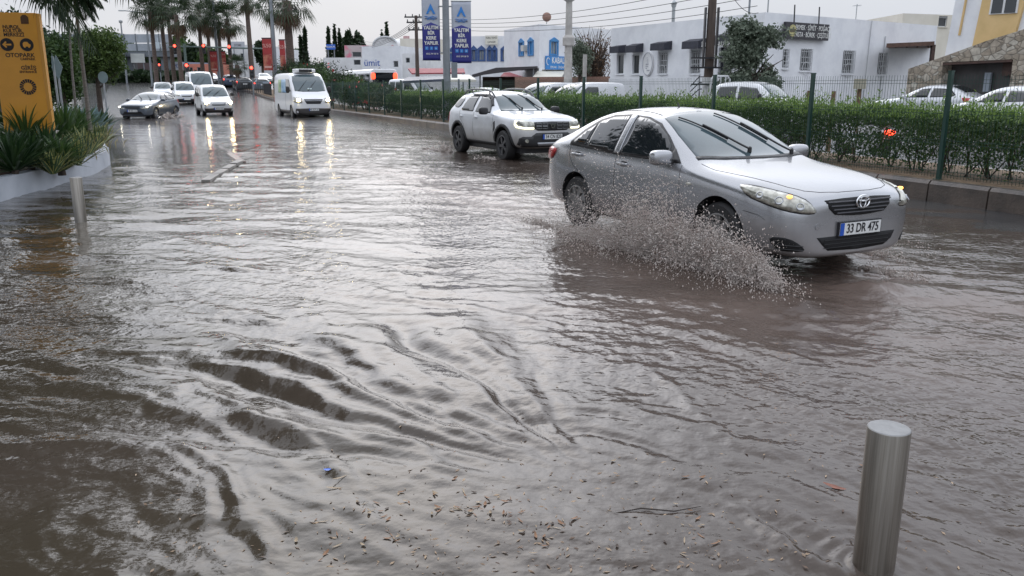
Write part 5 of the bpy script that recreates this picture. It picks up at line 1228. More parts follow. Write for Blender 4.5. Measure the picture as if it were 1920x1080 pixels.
# ---- distant white buildings, each a simple building with windows
def far_building(name, label, x0, x1, y, Y, depth, wins=(), mat=STUCCO, z0=None, fm=IRON, rz=.0, **k):
    p, q = at(x0, 140, Y), at(x1, 140, Y+rz); b = Building(name, label, [(p.x, p.y), (q.x, q.y), (q.x+depth*.3, q.y+depth), (p.x+depth*.3, p.y+depth)], zg(Y)-.5, at((x0+x1)/2, y, Y).z, mat, **k)
    for (a, c, ya, yb) in wins: b.window(0, b.px(0, a), b.px(0, c), b.zpx(0, (a+c)/2, yb), b.zpx(0, (a+c)/2, ya), frame=fm, mull=0, sill=False)
    b.finish(); return b
f1 = far_building('white_warehouse', 'plain white block with a small blue logo and one dark window', 680, 752, 87, 92, 12, [(739, 748, 114, 126)], rz=-1)
t = text_mesh('ümit', 1.0, M('logo_blue', (.05, .12, .4), .5), frame(f1.P(0, f1.px(0, 699), f1.zpx(0, 699, 118), .02), f1.edge(0)[2], (0, 0, 1)), 'logo_lettering', f1.root, .01)
far_building('flat_white_building', 'white flat roofed building just left of the banner pole', 752, 842, 72, 96, 10, [(760, 772, 108, 122), (800, 815, 108, 120)], mat=CREAM, rz=2)
far_building('grey_step_house', 'grey stepped building behind the utility pole', 755, 800, 100, 84, 6, [(762, 770, 108, 118)], mat=STUCCOB)
far_building('pink_poster_shop', 'low shop with a pink and white poster fascia behind the shrubs', 648, 690, 85, 105, 9, [(663, 680, 97, 107)], mat=M('poster_pink', (.5, .42, .42), .6, col2=(.62, .18, .25), vs=.55, lo=.5, hi=.6))
far_building('green_roof_shop', 'long low shop with a pale green roof edge left of the white block', 608, 680, 108, 100, 8, [(665, 678, 112, 122)], mat=STUCCOB)
far_building('white_terrace_house', 'white terrace building between the red banner poles', 478, 515, 90, 130, 10, [(484, 488, 104, 116), (494, 498, 104, 116)], mat=STUCCO)
far_building('white_shop_block', 'small white shop block behind the traffic lights', 433, 478, 84, 128, 10, [(440, 446, 100, 112), (455, 461, 100, 112)], mat=STUCCOB)
far_building('grey_petrol_shop', 'low grey station building behind the palm trunks', 318, 345, 116, 135, 8, [(324, 332, 122, 132)], mat=M('blue_grey', (.25, .28, .36), .6))
far_building('red_sign_shop', 'low shop with an orange red fascia behind the middle palm trunks', 350, 400, 120, 132, 8, [(358, 364, 126, 134), (372, 380, 126, 134)], mat=M('redfascia', (.55, .20, .14), .6, var=.1))
far_building('brown_low_house', 'low dark brown house left of the palm trunks', 244, 290, 118, 125, 8, [(252, 258, 124, 131)], mat=M('brownwall', (.12, .09, .09), .7))
# arched roof hall
p, q = at(700, 90, 104), at(745, 90, 104); root = empty('arched_hall', ((p.x+q.x)/2, 104, zg(104)-.5), 0, 'white hall with a rounded barrel roof on the skyline', 'building')
R_ = (q.x-p.x)/2; zb = at(720, 86, 104).z-root.location.z; hz = at(720, 69, 104).z-root.location.z-zb
m = MB(); m.prism([(-R_, 0), (R_, 0), (R_, zb)]+[(R_*cos(a), zb+hz*sin(a)) for a in [pi*k/14 for k in range(1, 14)]]+[(-R_, zb)], (0, 0, 0), (1, 0, 0), (0, 0, 1), (2, 14, 0)); m.build('wall', STUCCOB, root)
m = MB(); m.tube([Vector((R_*cos(a), -.1, zb+hz*sin(a))) for a in [pi*k/14 for k in range(15)]], .12, 5, False); m.build('roof_edge', IRON, root)
# small signs on rooftops
def sign_board(name, label, px, py, Y, wpx, hpx, mat, txt=None, tm=None, legs=True, ts=1., sub=None):
    c = at(px, py, Y); w_ = wpx/FPX*Y; h_ = hpx/FPX*Y; root, u, n = board(name, label, 'sign', c, (1, 0, 0), w_, h_, .12, mat)
    if txt: text_mesh(txt, h_*.7*ts, tm or INK, frame(n*.01, u, (0, 0, 1)), 'lettering', root, .01, sx=.8)
    if legs:
        zb = -(c.z-zg(Y)); m = MB()
        for a in (-.35, .35): m.tube([(w_*a, .2, zb), (w_*a, .2, h_*.4)], .08, 5)
        m.build('leg', GREYPOLE, root)
    return root
sign_board('blue_direction_sign', 'small blue direction sign standing above the shrubs', 620, 88, 110, 16, 9, M('sign_blue2', (.04, .14, .55), .5), 'BODRUM', LW, ts=.7)
sign_board('pink_sign', 'small square pink and white sign on the skyline', 762, 75, 98, 11, 14, M('pinkish', (.55, .35, .35), .5, var=.3, vs=3), legs=False)
sign_board('white_round_sign', 'white sign with a red ring on the roof behind the white block', 736, 88, 95, 18, 12, M('signwhite', (.65, .65, .66), .5), 'O', M('signred', (.5, .1, .1), .5))
sign_board('grey_roof_sign', 'pale grey rooftop nameplate sign behind the tall thin palm', 446, 85, 126, 24, 13, M('signgrey', (.45, .46, .5), .5), 'STORE', INK, ts=.6)
sign_board('pale_billboard', 'pale grey billboard below the footbridge', 258, 109, 118, 25, 16, M('billb', (.5, .52, .5), .5, var=.2, vs=.5))
sign_board('white_billboard', 'white and blue billboard left of the red traffic light', 331, 124, 122, 22, 14, M('billc', (.6, .62, .66), .5, var=.15, vs=.6), 'PO', M('logo_navy', (.05, .08, .3), .5))
# ------------------------------------------------------------------ vegetation
def leaves(name, P, size, mat, parent=None, up=0., asp=2.4, rs=None, flat=0.):
    """P (n,3) leaf centres; one diamond leaf of two triangles each"""
    rs = rs or NR; n = len(P); d = rs.normal(size=(n, 3)); d[:, 2] += up; d /= np.linalg.norm(d, axis=1)[:, None]
    e = rs.normal(size=(n, 3)); e -= (e*d).sum(1)[:, None]*d; e /= np.linalg.norm(e, axis=1)[:, None]
    s = size*(.6+.8*rs.rand(n))[:, None]; nn = np.cross(d, e)
    V = np.stack([P-d*s*.5, P+e*s/asp*.5+nn*s*.06, P+d*s*.5, P-e*s/asp*.5+nn*s*.06], 1).reshape(-1, 3)
    F = np.arange(4*n).reshape(n, 4)
    return npmesh(name, V, F, mat, parent)
def blob_pts(n, c, r, rs=None, hollow=.55, lump=.35, seed=0):
    rs = rs or NR; d = rs.normal(size=(n, 3)); d /= np.linalg.norm(d, axis=1)[:, None]
    rad = (hollow+(1-hollow)*rs.rand(n))**.7
    f = 1+lump*(np.sin(d[:, 0]*3+seed)+np.sin(d[:, 1]*4+seed*2.1)+np.sin(d[:, 2]*5+seed*1.3+d[:, 0]*4))/2
    return np.array(c)+d*np.array(r)*(rad*f)[:, None]
LEAF_H = leafmat('hedge_leaf', (.022, .055, .014), (.075, .13, .032))
LEAF_T = leafmat('hedge_shoot', (.09, .17, .03), (.22, .32, .08))
LEAF_D = leafmat('dark_leaf', (.012, .028, .012), (.035, .060, .022))
LEAF_M = leafmat('mid_leaf', (.035, .07, .015), (.10, .15, .035))
LEAF_O = leafmat('olive_leaf', (.055, .080, .052), (.20, .235, .175))
LEAF_P = leafmat('palm_leaf', (.018, .038, .016), (.055, .085, .035), rough=.45)
LEAF_B = leafmat('dead_frond', (.09, .05, .028), (.19, .12, .07))
BARK = M('bark', (.06, .045, .035), .9, var=.4, vs=12, bump=.6, bs=25)
PBARK = M('palm_bark', (.075, .055, .045), .9, col2=(.16, .12, .10), vs=5, bump=.8, bs=14, streak=(1, 1, 4))

# hedge behind the fence
def hedge(name, label, s0, s1, u0, u1, h0, h1, n, leaf, topn, mats, seed, shoots=.20):
    rs = np.random.RandomState(seed); c = RP((s0+s1)/2, (u0+u1)/2, .33); root = empty(name, c, 0, label, 'hedge')
    def place(S, U, Z): 
        d = KERB-U; X = NV.x*d+DV.x*S; Y = NV.y*d+DV.y*S; return np.stack([X-c.x, Y-c.y, Z+.33+Zg(Y)-c.z], -1)
    # leaf density: dense upper mass, thin and gappy near the ground
    m_ = int(n*1.9); S = s0+(s1-s0)*rs.rand(m_); U = rs.rand(m_); Z = rs.rand(m_)**.75
    prof = h0+(h1-h0)*(.5+.5*perlin(S*.55, S*0+seed)*1.6)+.09*perlin(S*2.2, S*0+seed+5)
    Uc = (U-.5)*2; lumps = .88+.25*perlin(S*1.4+Z*2, Z*3+seed)
    keep = (rs.rand(m_) < np.clip(.22+Z*1.9, 0, 1)) & (np.abs(Uc) < 1.15*lumps) & ((np.abs(Uc) > .35) | (Z > .75) | (rs.rand(m_) < .35)) & (perlin(S*1.9+11, Z*2.3+seed) > -.33+.25*(Z < .45))
    S, U, Z, Uc, prof = [a[keep][:n] for a in (S, U, Z, Uc, prof)]
    zz_ = Z*prof*(1-.10*Uc**4)
    P = place(S, (u0+u1)/2+Uc*(u1-u0)/2*(.75+.3*Z), zz_)
    leaves('foliage', P, leaf, mats[0], root, up=.5, rs=rs)
    S = s0+(s1-s0)*rs.rand(topn); U = rs.rand(topn)*2-1; prof = h0+(h1-h0)*(.5+.5*perlin(S*.55, S*0+seed)*1.6)+.09*perlin(S*2.2, S*0+seed+5)
    Z = prof-.10+shoots*rs.rand(topn)**1.5*(.7+.9*np.clip(perlin(S*2.5, U+seed), 0, 1))*1.3
    leaves('young_shoots', place(S, (u0+u1)/2+U*(u1-u0)/2, Z), leaf*1.15, mats[1], root, up=1.6, asp=3.2, rs=rs)
    k2 = topn//6; S = s0+(s1-s0)*rs.rand(k2//8); S = np.repeat(S, 8)+rs.normal(0, .025, (k2//8)*8); U = np.repeat(rs.rand(k2//8)*2-1, 8)+rs.normal(0, .04, len(S)); pr2 = h0+(h1-h0)*(.5+.5*perlin(S*.55, S*0+seed)*1.6)
    leaves('stray_shoots', place(S, (u0+u1)/2+U*(u1-u0)/2*.9, pr2+np.tile(np.linspace(-.02, .26, 8), k2//8)*np.repeat(.4+.9*rs.rand(k2//8), 8)), leaf*1.1, mats[1], root, up=1.2, asp=3.2, rs=rs)
    m = MB(); rr = random.Random(seed); k = int((s1-s0)*3.2)
    for i in range(k):
        s_ = s0+(s1-s0)*rr.random(); u_ = (u0+u1)/2+(rr.random()-.5)*.4; 
        for j in range(3):
            a = RP(s_+rr.uniform(-.05, .05), u_, .33); b_ = RP(s_+rr.uniform(-.35, .35), u_+rr.uniform(-.4, .4), .33+h0*rr.uniform(.6, .95)); z_ = zg(a.y); mid = (a+b_)/2+Vector((rr.uniform(-.06, .06), 0, 0))
            m.tube([a-c+Vector((0, 0, z_)), mid-c+Vector((0, 0, z_)), b_-c+Vector((0, 0, z_))], [.014, .010, .005], 4, False)
    m.build('stems', BARK, root); return root
hedge('hedge', 'clipped green privet hedge with pale new shoots behind the wire fence, nearest stretch', 3, 17, -.62, -1.95, .93, 1.14, 52000, .062, 12000, (LEAF_H, LEAF_T), 3)
hedge('hedge', 'middle stretch of the green hedge behind the white SUV and silver car', 17.1, 40, -.62, -2.0, .96, 1.16, 42000, .085, 9000, (LEAF_H, LEAF_T), 4)
# tall oleander shrubs further along the median
def shrub(name, label, x, y, z, r, h, n, leaf, mat, seed, group=None, flowers=0, trunk=True, cat='shrub', mat2=None):
    rs = np.random.RandomState(seed); root = empty(name, (x, y, z), 0, label, cat, group)
    P = []; k = 7
    for i in range(k):
        a = rs.rand()*2*pi; q = rs.rand()*.55*r; P.append(blob_pts(n//k, (q*cos(a), q*sin(a), h*(.35+.45*rs.rand())), (r*.55, r*.55, h*.33), rs, .25, .3, i))
    P = np.concatenate(P); P = P[P[:, 2] > .03]; leaves('foliage', P, leaf, mat, root, up=.7, asp=3, rs=rs)
    m = MB()
    for i in range(9):
        a = rs.rand()*2*pi; m.tube([(0, 0, -.2), (r*.25*cos(a), r*.25*sin(a), h*.35), (r*.5*cos(a+.3), r*.5*sin(a+.3), h*.75)], [.03, .02, .008], 5, False)
    m.build('stems', BARK, root)
    if flowers:
        d = rs.normal(size=(flowers, 3)); d /= np.linalg.norm(d, axis=1)[:, None]; leaves('flowers', np.array([0, 0, h*.6])+d*[r*.9, r*.9, h*.42], leaf*1.3, M('red_flower', (.45, .05, .05), .6), root, asp=1.2, rs=rs)
    return root
OL = [(41, 1.35, 1.5), (43.5, 1.5, 1.6), (46, 1.7, 1.7), (48.5, 1.9, 1.8), (51.5, 2.3, 1.9), (54.5, 2.8, 2.0), (58, 3.2, 2.1), (62, 3.6, 2.3), (66, 3.5, 2.3), (70.5, 3.6, 2.4), (75, 3.4, 2.4)]
for i, (s, h, r) in enumerate(OL):
    p = RP(s, -1.5); z = .3+zg(p.y)
    shrub('oleander', ['nearest oleander bush of the row, just past the end of the hedge', 'second oleander bush of the row counted from the near end of the row', 'third oleander bush of the row from the near end, before the bus', 'fourth oleander bush of the row from the near end, in front of the bus', 'fifth oleander bush of the row, right of the refrigerated van', 'sixth oleander bush of the row, just right of the refrigerated van roof', 'seventh oleander bush of the row, behind the refrigerated van', 'eighth oleander bush of the row, behind the refrigerated van roof', 'ninth oleander bush of the row, near the red banner pole', 'tenth oleander bush of the row, past the red banner pole', 'last and farthest oleander bush of the row by the palms'][i], p.x, p.y, z, r*.85, h*.86, 3600, .17, LEAF_D if i % 2 else LEAF_H, 40+i, 'oleander bushes on the median', 14 if i in (2, 3, 5, 7) else 0)

# ---- generic tree
def tree(name, label, x, y, z, H_, R_, n, leaf, mat, seed, group=None, cat='tree', crown0=.35, shape='round', sub=9, tr=None, bark=None, lean=0., twigs=0):
    rs = np.random.RandomState(seed); root = empty(name, (x, y, z), 0, label, cat, group); P = []
    for i in range(sub):
        a = 2*pi*i/sub+rs.rand(); t = (i+.5)/sub
        if shape == 'cone':
            zc = H_*(crown0+(1-crown0)*t*.92); rr = R_*(1-t*.85)*.75; P.append(blob_pts(n//sub, (rr*.25*cos(a*3), rr*.25*sin(a*3), zc), (rr, rr, H_*(1-crown0)/sub*1.3), rs, .3, .35, seed+i))
        elif shape == 'flat':
            q = R_*.62*sqrt(t); P.append(blob_pts(n//sub, (q*cos(a*2.4), q*sin(a*2.4), H_*(.80+.12*rs.rand())), (R_*.42, R_*.42, H_*.10), rs, .3, .35, seed+i))
        elif shape == 'ragged':
            t2 = rs.rand(); q = R_*(.30+.62*rs.rand())*(1.0-.55*t2); zc = H_*(.22+.70*t2); b_ = R_*(.20+.16*rs.rand()); P.append(blob_pts(n//sub, (q*cos(a*5), q*sin(a*5), zc), (b_*1.1, b_*1.1, b_*.9), rs, .15, .6, seed+i))
        else:
            q = R_*.58*sqrt(rs.rand()); zc = H_*(crown0+(1-crown0)*(.28+.5*rs.rand())); P.append(blob_pts(n//sub, (q*cos(a), q*sin(a), zc), (R_*.52, R_*.52, H_*(1-crown0)*.30), rs, .3, .35, seed+i))
    P = np.concatenate(P); P[:, 0] += lean*P[:, 2]; leaves('crown', P, leaf, mat, root, up=.1, rs=rs, asp=2.)
    m = MB(); tr = tr or H_*.028; top = H_*(crown0+(1-crown0)*.55); m.tube([(0, 0, -.3), (lean*top*.4+.1*tr, 0, top*.45), (lean*top, 0, top)], [tr*1.25, tr, tr*.35], 9, False)
    for i in range(8):
        a = 2*pi*i/8+rs.rand(); z0 = top*(.45+.5*rs.rand()); m.tube([(lean*z0, 0, z0), (lean*z0+R_*.35*cos(a), R_*.35*sin(a), z0+H_*.12), (lean*z0+R_*.7*cos(a), R_*.7*sin(a), z0+H_*.2)], [tr*.4, tr*.25, tr*.08], 5, False)
    rt = random.Random(seed)
    for i in range(twigs):
        a = rt.random()*6.3; z0 = H_*rt.uniform(.15, .6); q = R_*rt.uniform(.2, .6); p = Vector((q*cos(a), q*sin(a), z0+H_*.15)); e = Vector((cos(a)*rt.uniform(0, .5), sin(a)*rt.uniform(0, .5), rt.uniform(.4, 1))).normalized()*H_*.3; m.tube([(0, 0, z0*.8), p, p+e*.6+Vector((rt.uniform(-.2, .2), 0, 0)), p+e], [.06, .035, .02, .008], 4, False)
    m.build('trunk', bark or BARK, root, smooth=True); return root
def tree_px(name, label, px, ytop, pxr, Y, n, leaf, mat, seed, z=None, **k):
    c = at(px, ytop, Y); z = zg(Y) if z is None else z; return tree(name, label, c.x, c.y, z, c.z-z, pxr/FPX*Y, n, leaf, mat, seed, **k)
# olive tree in front of the shop house
tree_px('olive_tree', 'round grey green olive tree in front of the long white building', 1422, 34, 78, 31, 30000, .12, LEAF_O, 5, z=.2, crown0=.12, sub=24, shape='ragged', lean=.0)
tree_px('bare_tree', 'half bare dark tree against the stained wall left of the white building', 1112, 55, 40, 56, 1500, .16, LEAF_B, 6, z=.3, crown0=.12, sub=8, twigs=130)
tree_px('young_tree', 'small dark green tree beside the blue signboard and the concrete pole', 1088, 72, 24, 52, 3500, .14, LEAF_O, 7, z=.3, crown0=.4, sub=7)
# left side trees
tree_px('round_tree', 'broad rounded bright green tree over the parked cars at the left', 172, 60, 56, 44, 26000, .15, LEAF_M, 8, crown0=.34, sub=14)
tree_px('dark_tree', 'tall dark tree directly behind the yellow totem sign', 60, 35, 75, 38, 20000, .17, LEAF_D, 9, crown0=.18, sub=12)
tree_px('leafy_tree', 'mid green tree between the totem sign and the rounded tree', 104, 62, 42, 36, 13000, .15, LEAF_H, 10, crown0=.2, sub=10)
tree_px('dark_tree', 'dark tree at the far left edge below the palm fronds', -20, 20, 90, 36, 16000, .18, LEAF_D, 12, crown0=.15, sub=12)
# background belt on the left and centre
bgt = [(150, 78, 30, 120, 'round'), (215, 62, 34, 150, 'round'), (240, 78, 24, 140, 'round'), (275, 92, 30, 150, 'round'), (310, 88, 30, 150, 'round'), (340, 78, 30, 155, 'round'), (360, 84, 26, 150, 'round'), (395, 88, 30, 150, 'round'), (330, 58, 20, 165, 'round'), (415, 96, 26, 150, 'round'), (470, 82, 26, 155, 'round'), (450, 96, 24, 160, 'round'), (520, 96, 26, 150, 'round'), (550, 90, 22, 150, 'round')]
pos = ['first from the left, above the footbridge end', 'second from the left, behind the footbridge', 'third from the left, right of the lamp mast', 'fourth from the left, under the footbridge panels', 'fifth from the left, behind the palm trunks', 'sixth, among the middle palm trunks', 'seventh, between the two palm clumps', 'eighth, behind the right palm clump', 'tallest, rising between the left palms', 'low one below the mast arm signals', 'round one behind the tall thin palm', 'small one left of the tall thin palm', 'one behind the red banners', 'one right of the red banners']
for i, (px, yt, r, Y, shp) in enumerate(bgt): tree_px('background_tree', 'dull green background tree, '+pos[i], px, yt, r, Y, 2600, .75, LEAF_H if i % 3 else LEAF_D, 60+i, group='trees behind the junction', crown0=.15, sub=7)
cyp = [(571, 52, 7, 'single dark cypress left of the skyline pines'), (615, 54, 8, 'first dark conifer of the skyline clump'), (627, 52, 9, 'tall dark conifer in the middle of the skyline clump'), (636, 60, 5, 'narrow cypress at the right of the skyline clump'), (725, 50, 9, 'lone conifer above the arched hall'), (716, 64, 6, 'small conifer just left of the lone conifer above the hall'), (563, 68, 8, 'small dark conifer beside the single cypress')]
for i, (px, yt, r, lb) in enumerate(cyp): tree_px('conifer', lb, px, yt, r, 125, 1500, .6, LEAF_D, 80+i, group='conifers on the skyline', crown0=.1, shape='cone', sub=7)
pn = [(652, 64, 12, 'left hand skyline pine with a flat dark crown'), (672, 60, 15, 'right hand skyline pine with a broad dark crown'), (488, 66, 12, 'dark crown on the skyline left of the red banners')]
for i, (px, yt, r, lb) in enumerate(pn): tree_px('skyline_pine', lb, px, yt, r, 125, 1800, .6, LEAF_D, 90+i, group='pines on the skyline', crown0=.35, sub=6)
# far hill belts closing the horizon
def belt(name, label, px0, px1, Y, ytop, n, mat, seed, leaf=1.4):
    rs = np.random.RandomState(seed); P = []
    X0, X1 = at(px0, 150, Y).x, at(px1, 150, Y).x; z0 = zg(Y); hh = at(500, ytop, Y).z-z0
    X = X0+(X1-X0)*rs.rand(n); top = hh*(.62+.55*perlin(X*.06, X*0+seed)+.15*perlin(X*.25, X*0+3)); P = np.stack([X, Y+rs.rand(n)*14, z0+np.clip(top, 1.5, None)*rs.rand(n)**.7], 1)
    o = leaves(name, P, leaf, mat, None, rs=rs, asp=1.6); tag(o, label, None, None, 'stuff')
belt('far_woodland', 'dull green woodland closing the view across the horizon', -420, 1250, 215, 108, 16000, LEAF_H, 21, 2.2)
belt('roadside_thicket', 'dark thicket beyond the side road on the left', -520, 300, 112, 128, 6000, LEAF_D, 22, 1.0)

# ---- fan palms
def fan_crown(seed, R=1.7, nf=38, dead=16, blades=15):
    rr = random.Random(seed); V = []; F = []; D = []; DF = []
    def fan(cx, cy, cz, az, el, L_, pet, VV, FF, droop):
        d = Vector((cos(az)*cos(el), sin(az)*cos(el), sin(el))); side = Vector((-sin(az), cos(az), 0)); up = side.cross(d)*-1
        base = Vector((cx, cy, cz)); tip = base+d*pet+Vector((0, 0, -droop*pet*.2)); b = len(VV)
        VV += [base-side*.02, base+side*.02, tip+side*.015, tip-side*.015]; FF.append((b, b+1, b+2, b+3))
        for k in range(blades):
            a = (k/(blades-1)-.5)*2*radians(100); l_ = L_*(.75+.25*cos(a*.6))*rr.uniform(.85, 1.05)
            e = (d*cos(a)+side*sin(a)).normalized(); w_ = up.cross(e).normalized()*.035*L_
            m_ = tip+e*l_*.6+up*.03; q = tip+e*l_+Vector((0, 0, -l_*(.22+.35*droop)*rr.uniform(.6, 1.2)))
            b = len(VV); VV += [tip, m_-w_, q, m_+w_]; FF.append((b, b+1, b+2, b+3))
    for i in range(nf):
        az = rr.random()*2*pi; t = (i+.5)/nf; el = radians(78-118*t+rr.uniform(-8, 8)); fan(0, 0, 0, az, el, R*.58, R*.55, V, F, max(0, t-.2))
    for i in range(dead):
        az = rr.random()*2*pi; el = radians(rr.uniform(-82, -60)); fan(0.14*cos(az), .14*sin(az), -.25, az, el, R*.42, R*.3, D, DF, .6)
    return V, F, D, DF
PALMV = [fan_crown(s_) for s_ in (1, 2, 3)]
pm_mesh = {}
def palm(label, x, y, z, Hc, sc, var, tw, seed, lean=0., skirt=1.5, group='fan palms along the road'):
    root = empty('fan_palm', (x, y, z), 0, label, 'palm tree', group); rr = random.Random(seed)
    m = MB(); pts = []; rs_ = []; nn = 14
    for i in range(nn+1):
        t = i/nn; pts.append((lean*Hc*t*t, .1*sin(t*3+seed), Hc*t)); rs_.append(tw*(1.25-.4*t+(.05 if i % 2 else 0)) if t < .8 else tw*(.9+skirt*.25*(1 if t < .97 else .5)))
    m.tube(pts, rs_, 9, False); m.build('trunk', PBARK, root, smooth=True)
    if var not in pm_mesh:
        V, F, D, DF = PALMV[var]; a = raw('crown', V, F, LEAF_P, None); b_ = raw('dead_fronds', D, DF, LEAF_B, None); pm_mesh[var] = (a.data, b_.data); bpy.data.objects.remove(a); bpy.data.objects.remove(b_)
    for nm, me in zip(('crown', 'dead_fronds'), pm_mesh[var]):
        o = bpy.data.objects.new(nm, me); COL.objects.link(o); o.parent = root; o.location = (lean*Hc, .1*sin(3+seed), Hc); o.rotation_euler = (0, 0, rr.random()*6); o.scale = (sc, sc, sc)
    return root
def palm_px(label, px, yc, Y, sc, var, tw, seed, **k):
    c = at(px, yc, Y); z = zg(Y)+.1; return palm(label, c.x, c.y, z, c.z-z, sc, var, tw, seed, **k)
PX = [(281, 22, 92, 1.15, 0, 'leftmost fan palm of the left clump'), (299, 0, 94, 1.3, 1, 'second fan palm from the left, crown cut by the top edge'), (313, 2, 97, 1.25, 2, 'third fan palm from the left, thin pale trunk'), (330, 28, 90, 1.25, 0, 'fourth fan palm from the left with a rusty brown trunk'),
      (371, 18, 98, 1.25, 1, 'fifth fan palm from the left, left one of the middle clump'), (387, 34, 104, 1.2, 2, 'sixth fan palm from the left, in the middle clump'), (408, 42, 106, 1.15, 0, 'seventh fan palm from the left, in the middle clump'), (426, 36, 98, 1.2, 1, 'eighth fan palm from the left, right one of the middle clump'),
      (462, -6, 95, 1.05, 2, 'tall slender fan palm standing alone right of the middle clump'), (538, 2, 72, 1.3, 0, 'large near fan palm beside the red banner pole with ragged brown skirt'), (508, 10, 79, 1.0, 1, 'fan palm crown just left of the large near palm'),
      (444, 122, 92, .62, 2, 'young short fan palm among the tall palm trunks')]
for i, (px, yc, Y, sc, v, lb) in enumerate(PX): palm_px(lb, px, yc, Y, sc*1.18, v, .20 if i not in (8, 9) else (.24 if i == 8 else .32), i)
# palms standing by the camera's side of the road, seen mirrored in the wet road and the car glass
for i, (x, y, h, lb) in enumerate([(-13.5, 3.5, 6.5, 'near fan palm on the left verge outside the picture'), (-14.5, -3., 7.5, 'fan palm on the left verge behind the camera')]): palm(lb, x, y, 0, h, 1.9, i, .3, 30+i)

# ---- planter with soil, wall and plants
wl = [(-7.9, -3), (-7.75, 3), (-7.7, 8), (-7.91, 12.81), (-8.12, 14.73), (-8.42, 16.68), (-9.0, 18.9), (-9.82, 20.3), (-10.9, 22.6), (-12.39, 25.2), (-14.6, 27.5), (-17.5, 29), (-22, 29.5)]
wl = [Vector((x, y, 0)) for x, y in wl]; wl = chaikin(wl, 2, False)
def offs(pl, d):
    r = []
    for i, p in enumerate(pl):
        t = (pl[min(i+1, len(pl)-1)]-pl[max(i-1, 0)]).normalized(); r.append(p+Vector((-t.y, t.x, 0))*d)
    return r
inn = offs(wl, .2); vs = []; fs = []
WH = .36
for a, b in zip(wl, inn): vs += [(a.x, a.y, -.3), (a.x, a.y, WH), (b.x, b.y, WH+.003), (b.x, b.y, -.3)]
for i in range(len(wl)-1):
    for j in range(4): fs.append((i*4+j, i*4+(j+1) % 4, (i+1)*4+(j+1) % 4, (i+1)*4+j))
fs += [(0, 1, 2, 3), tuple((len(wl)-1)*4+j for j in (3, 2, 1, 0))]
pw = raw('planter_wall', vs, fs, M('planter_render', (.36, .39, .44), .55, col2=(.50, .53, .58), vs=1.2, bump=.15, bs=8, lo=.3, hi=.6))
bm = bmesh.new(); bm.from_mesh(pw.data); bmesh.ops.recalc_face_normals(bm, faces=bm.faces); bm.to_mesh(pw.data); bm.free(); tag(pw, 'low curved pale grey planter wall rising from the flood water on the left', 'wall')
ip = [(p.x, p.y) for p in inn]; m = MB(); m.prism(ip+[(-60, 29.5), (-60, -3)], (0, 0, -.2), (1, 0, 0), (0, 1, 0), (0, 0, WH-.05+.2)); tag(m.build('planter_soil', MULCH, None), kind='structure')
def spiky(name, label, x, y, z, n, L_, W_, mats, seed, group=None, elmin=10, elmax=85, droop=.5, cat='plant', trunk=0., edge=0.):
    rr = random.Random(seed); root = empty(name, (x, y, z), 0, label, cat, group); V = []; F = []; MI = []
    for i in range(n):
        az = rr.random()*2*pi; t = i/n; el = radians(elmax-(elmax-elmin)*t+rr.uniform(-7, 7)); l_ = L_*rr.uniform(.75, 1.1)*(1-.25*(1-t)); dr = droop*rr.uniform(.5, 1.3); tw = rr.uniform(-.4, .4)
        p = Vector((.03*cos(az), .03*sin(az), trunk)); seg = 6; side = Vector((-sin(az+tw), cos(az+tw), 0)); rows = []
        for k in range(seg+1):
            s_ = k/seg; e = el-dr*s_*s_*1.3; d = Vector((cos(az)*cos(e), sin(az)*cos(e), sin(e)))
            w_ = W_*(.55+1.6*s_-2.15*s_**2.2 if s_ < 1 else 0); w_ = max(w_, .001)*.9; up = side.cross(d); rows.append((p.copy(), w_, up)); p = p+d*l_/seg
        b = len(V)
        for (q, w_, up) in rows: V += [q-side*w_, q-side*w_*(1-edge)-up*w_*-.12, q-up*w_*-.35, q+side*w_*(1-edge)-up*w_*-.12, q+side*w_]
        for k in range(seg):
            for j in range(4): F.append((b+k*5+j, b+k*5+j+1, b+k*5+5+j+1, b+k*5+5+j)); MI.append(1 if (edge and j in (0, 3)) else 0)
    o = raw('leaves', V, F, mats if edge else mats[0], root, smooth=False, mi=MI if edge else None)
    if trunk > .1: MB().tube([(0, 0, -.1), (0, 0, trunk+.05)], [.07, .05], 7).build('trunk', BARK, root)
    return root
YUC = leafmat('yucca_leaf', (.012, .035, .012), (.045, .085, .028), rough=.35); YUC2 = leafmat('yucca_leaf_light', (.03, .075, .02), (.09, .15, .045), rough=.4)
AGY = leafmat('agave_margin', (.34, .33, .10), (.55, .52, .20), rough=.45, tr=.15); AGG = leafmat('agave_green', (.04, .09, .04), (.08, .14, .07), rough=.4, tr=.1)
AGB = leafmat('blue_agave', (.12, .20, .20), (.22, .31, .31), rough=.5, tr=.05)
zs_ = WH-.06
YP = [(25, 300, 13.6, 0, 70, .62), (85, 262, 15.5, 0, 80, .72), (45, 235, 17.3, 1, 80, .8), (120, 232, 18.5, 1, 80, .8), (8, 262, 14.6, 0, 70, .7), (75, 215, 20.5, 0, 80, .85), (150, 215, 21.3, 1, 70, .7), (20, 215, 19., 0, 80, .8), (110, 275, 14.9, 1, 60, .5), (55, 280, 14.3, 0, 70, .6)]
yl = ['dark spiky plant at the left edge nearest the planter wall', 'large dark spiky rosette beside the small steel bollard', 'tall bright green spiky plant under the yellow totem', 'bright green spiky plant left of the thin leaning trunk', 'dark spiky plant half cut by the left edge behind the near one', 'dark spiky plant right below the totem sign foot', 'low bright green spiky plant at the end of the bed', 'dark spiky plant at the left edge under the totem sign', 'small light green spiky plant just right of the steel bollard foot', 'dark spiky plant between the left edge and the large rosette']
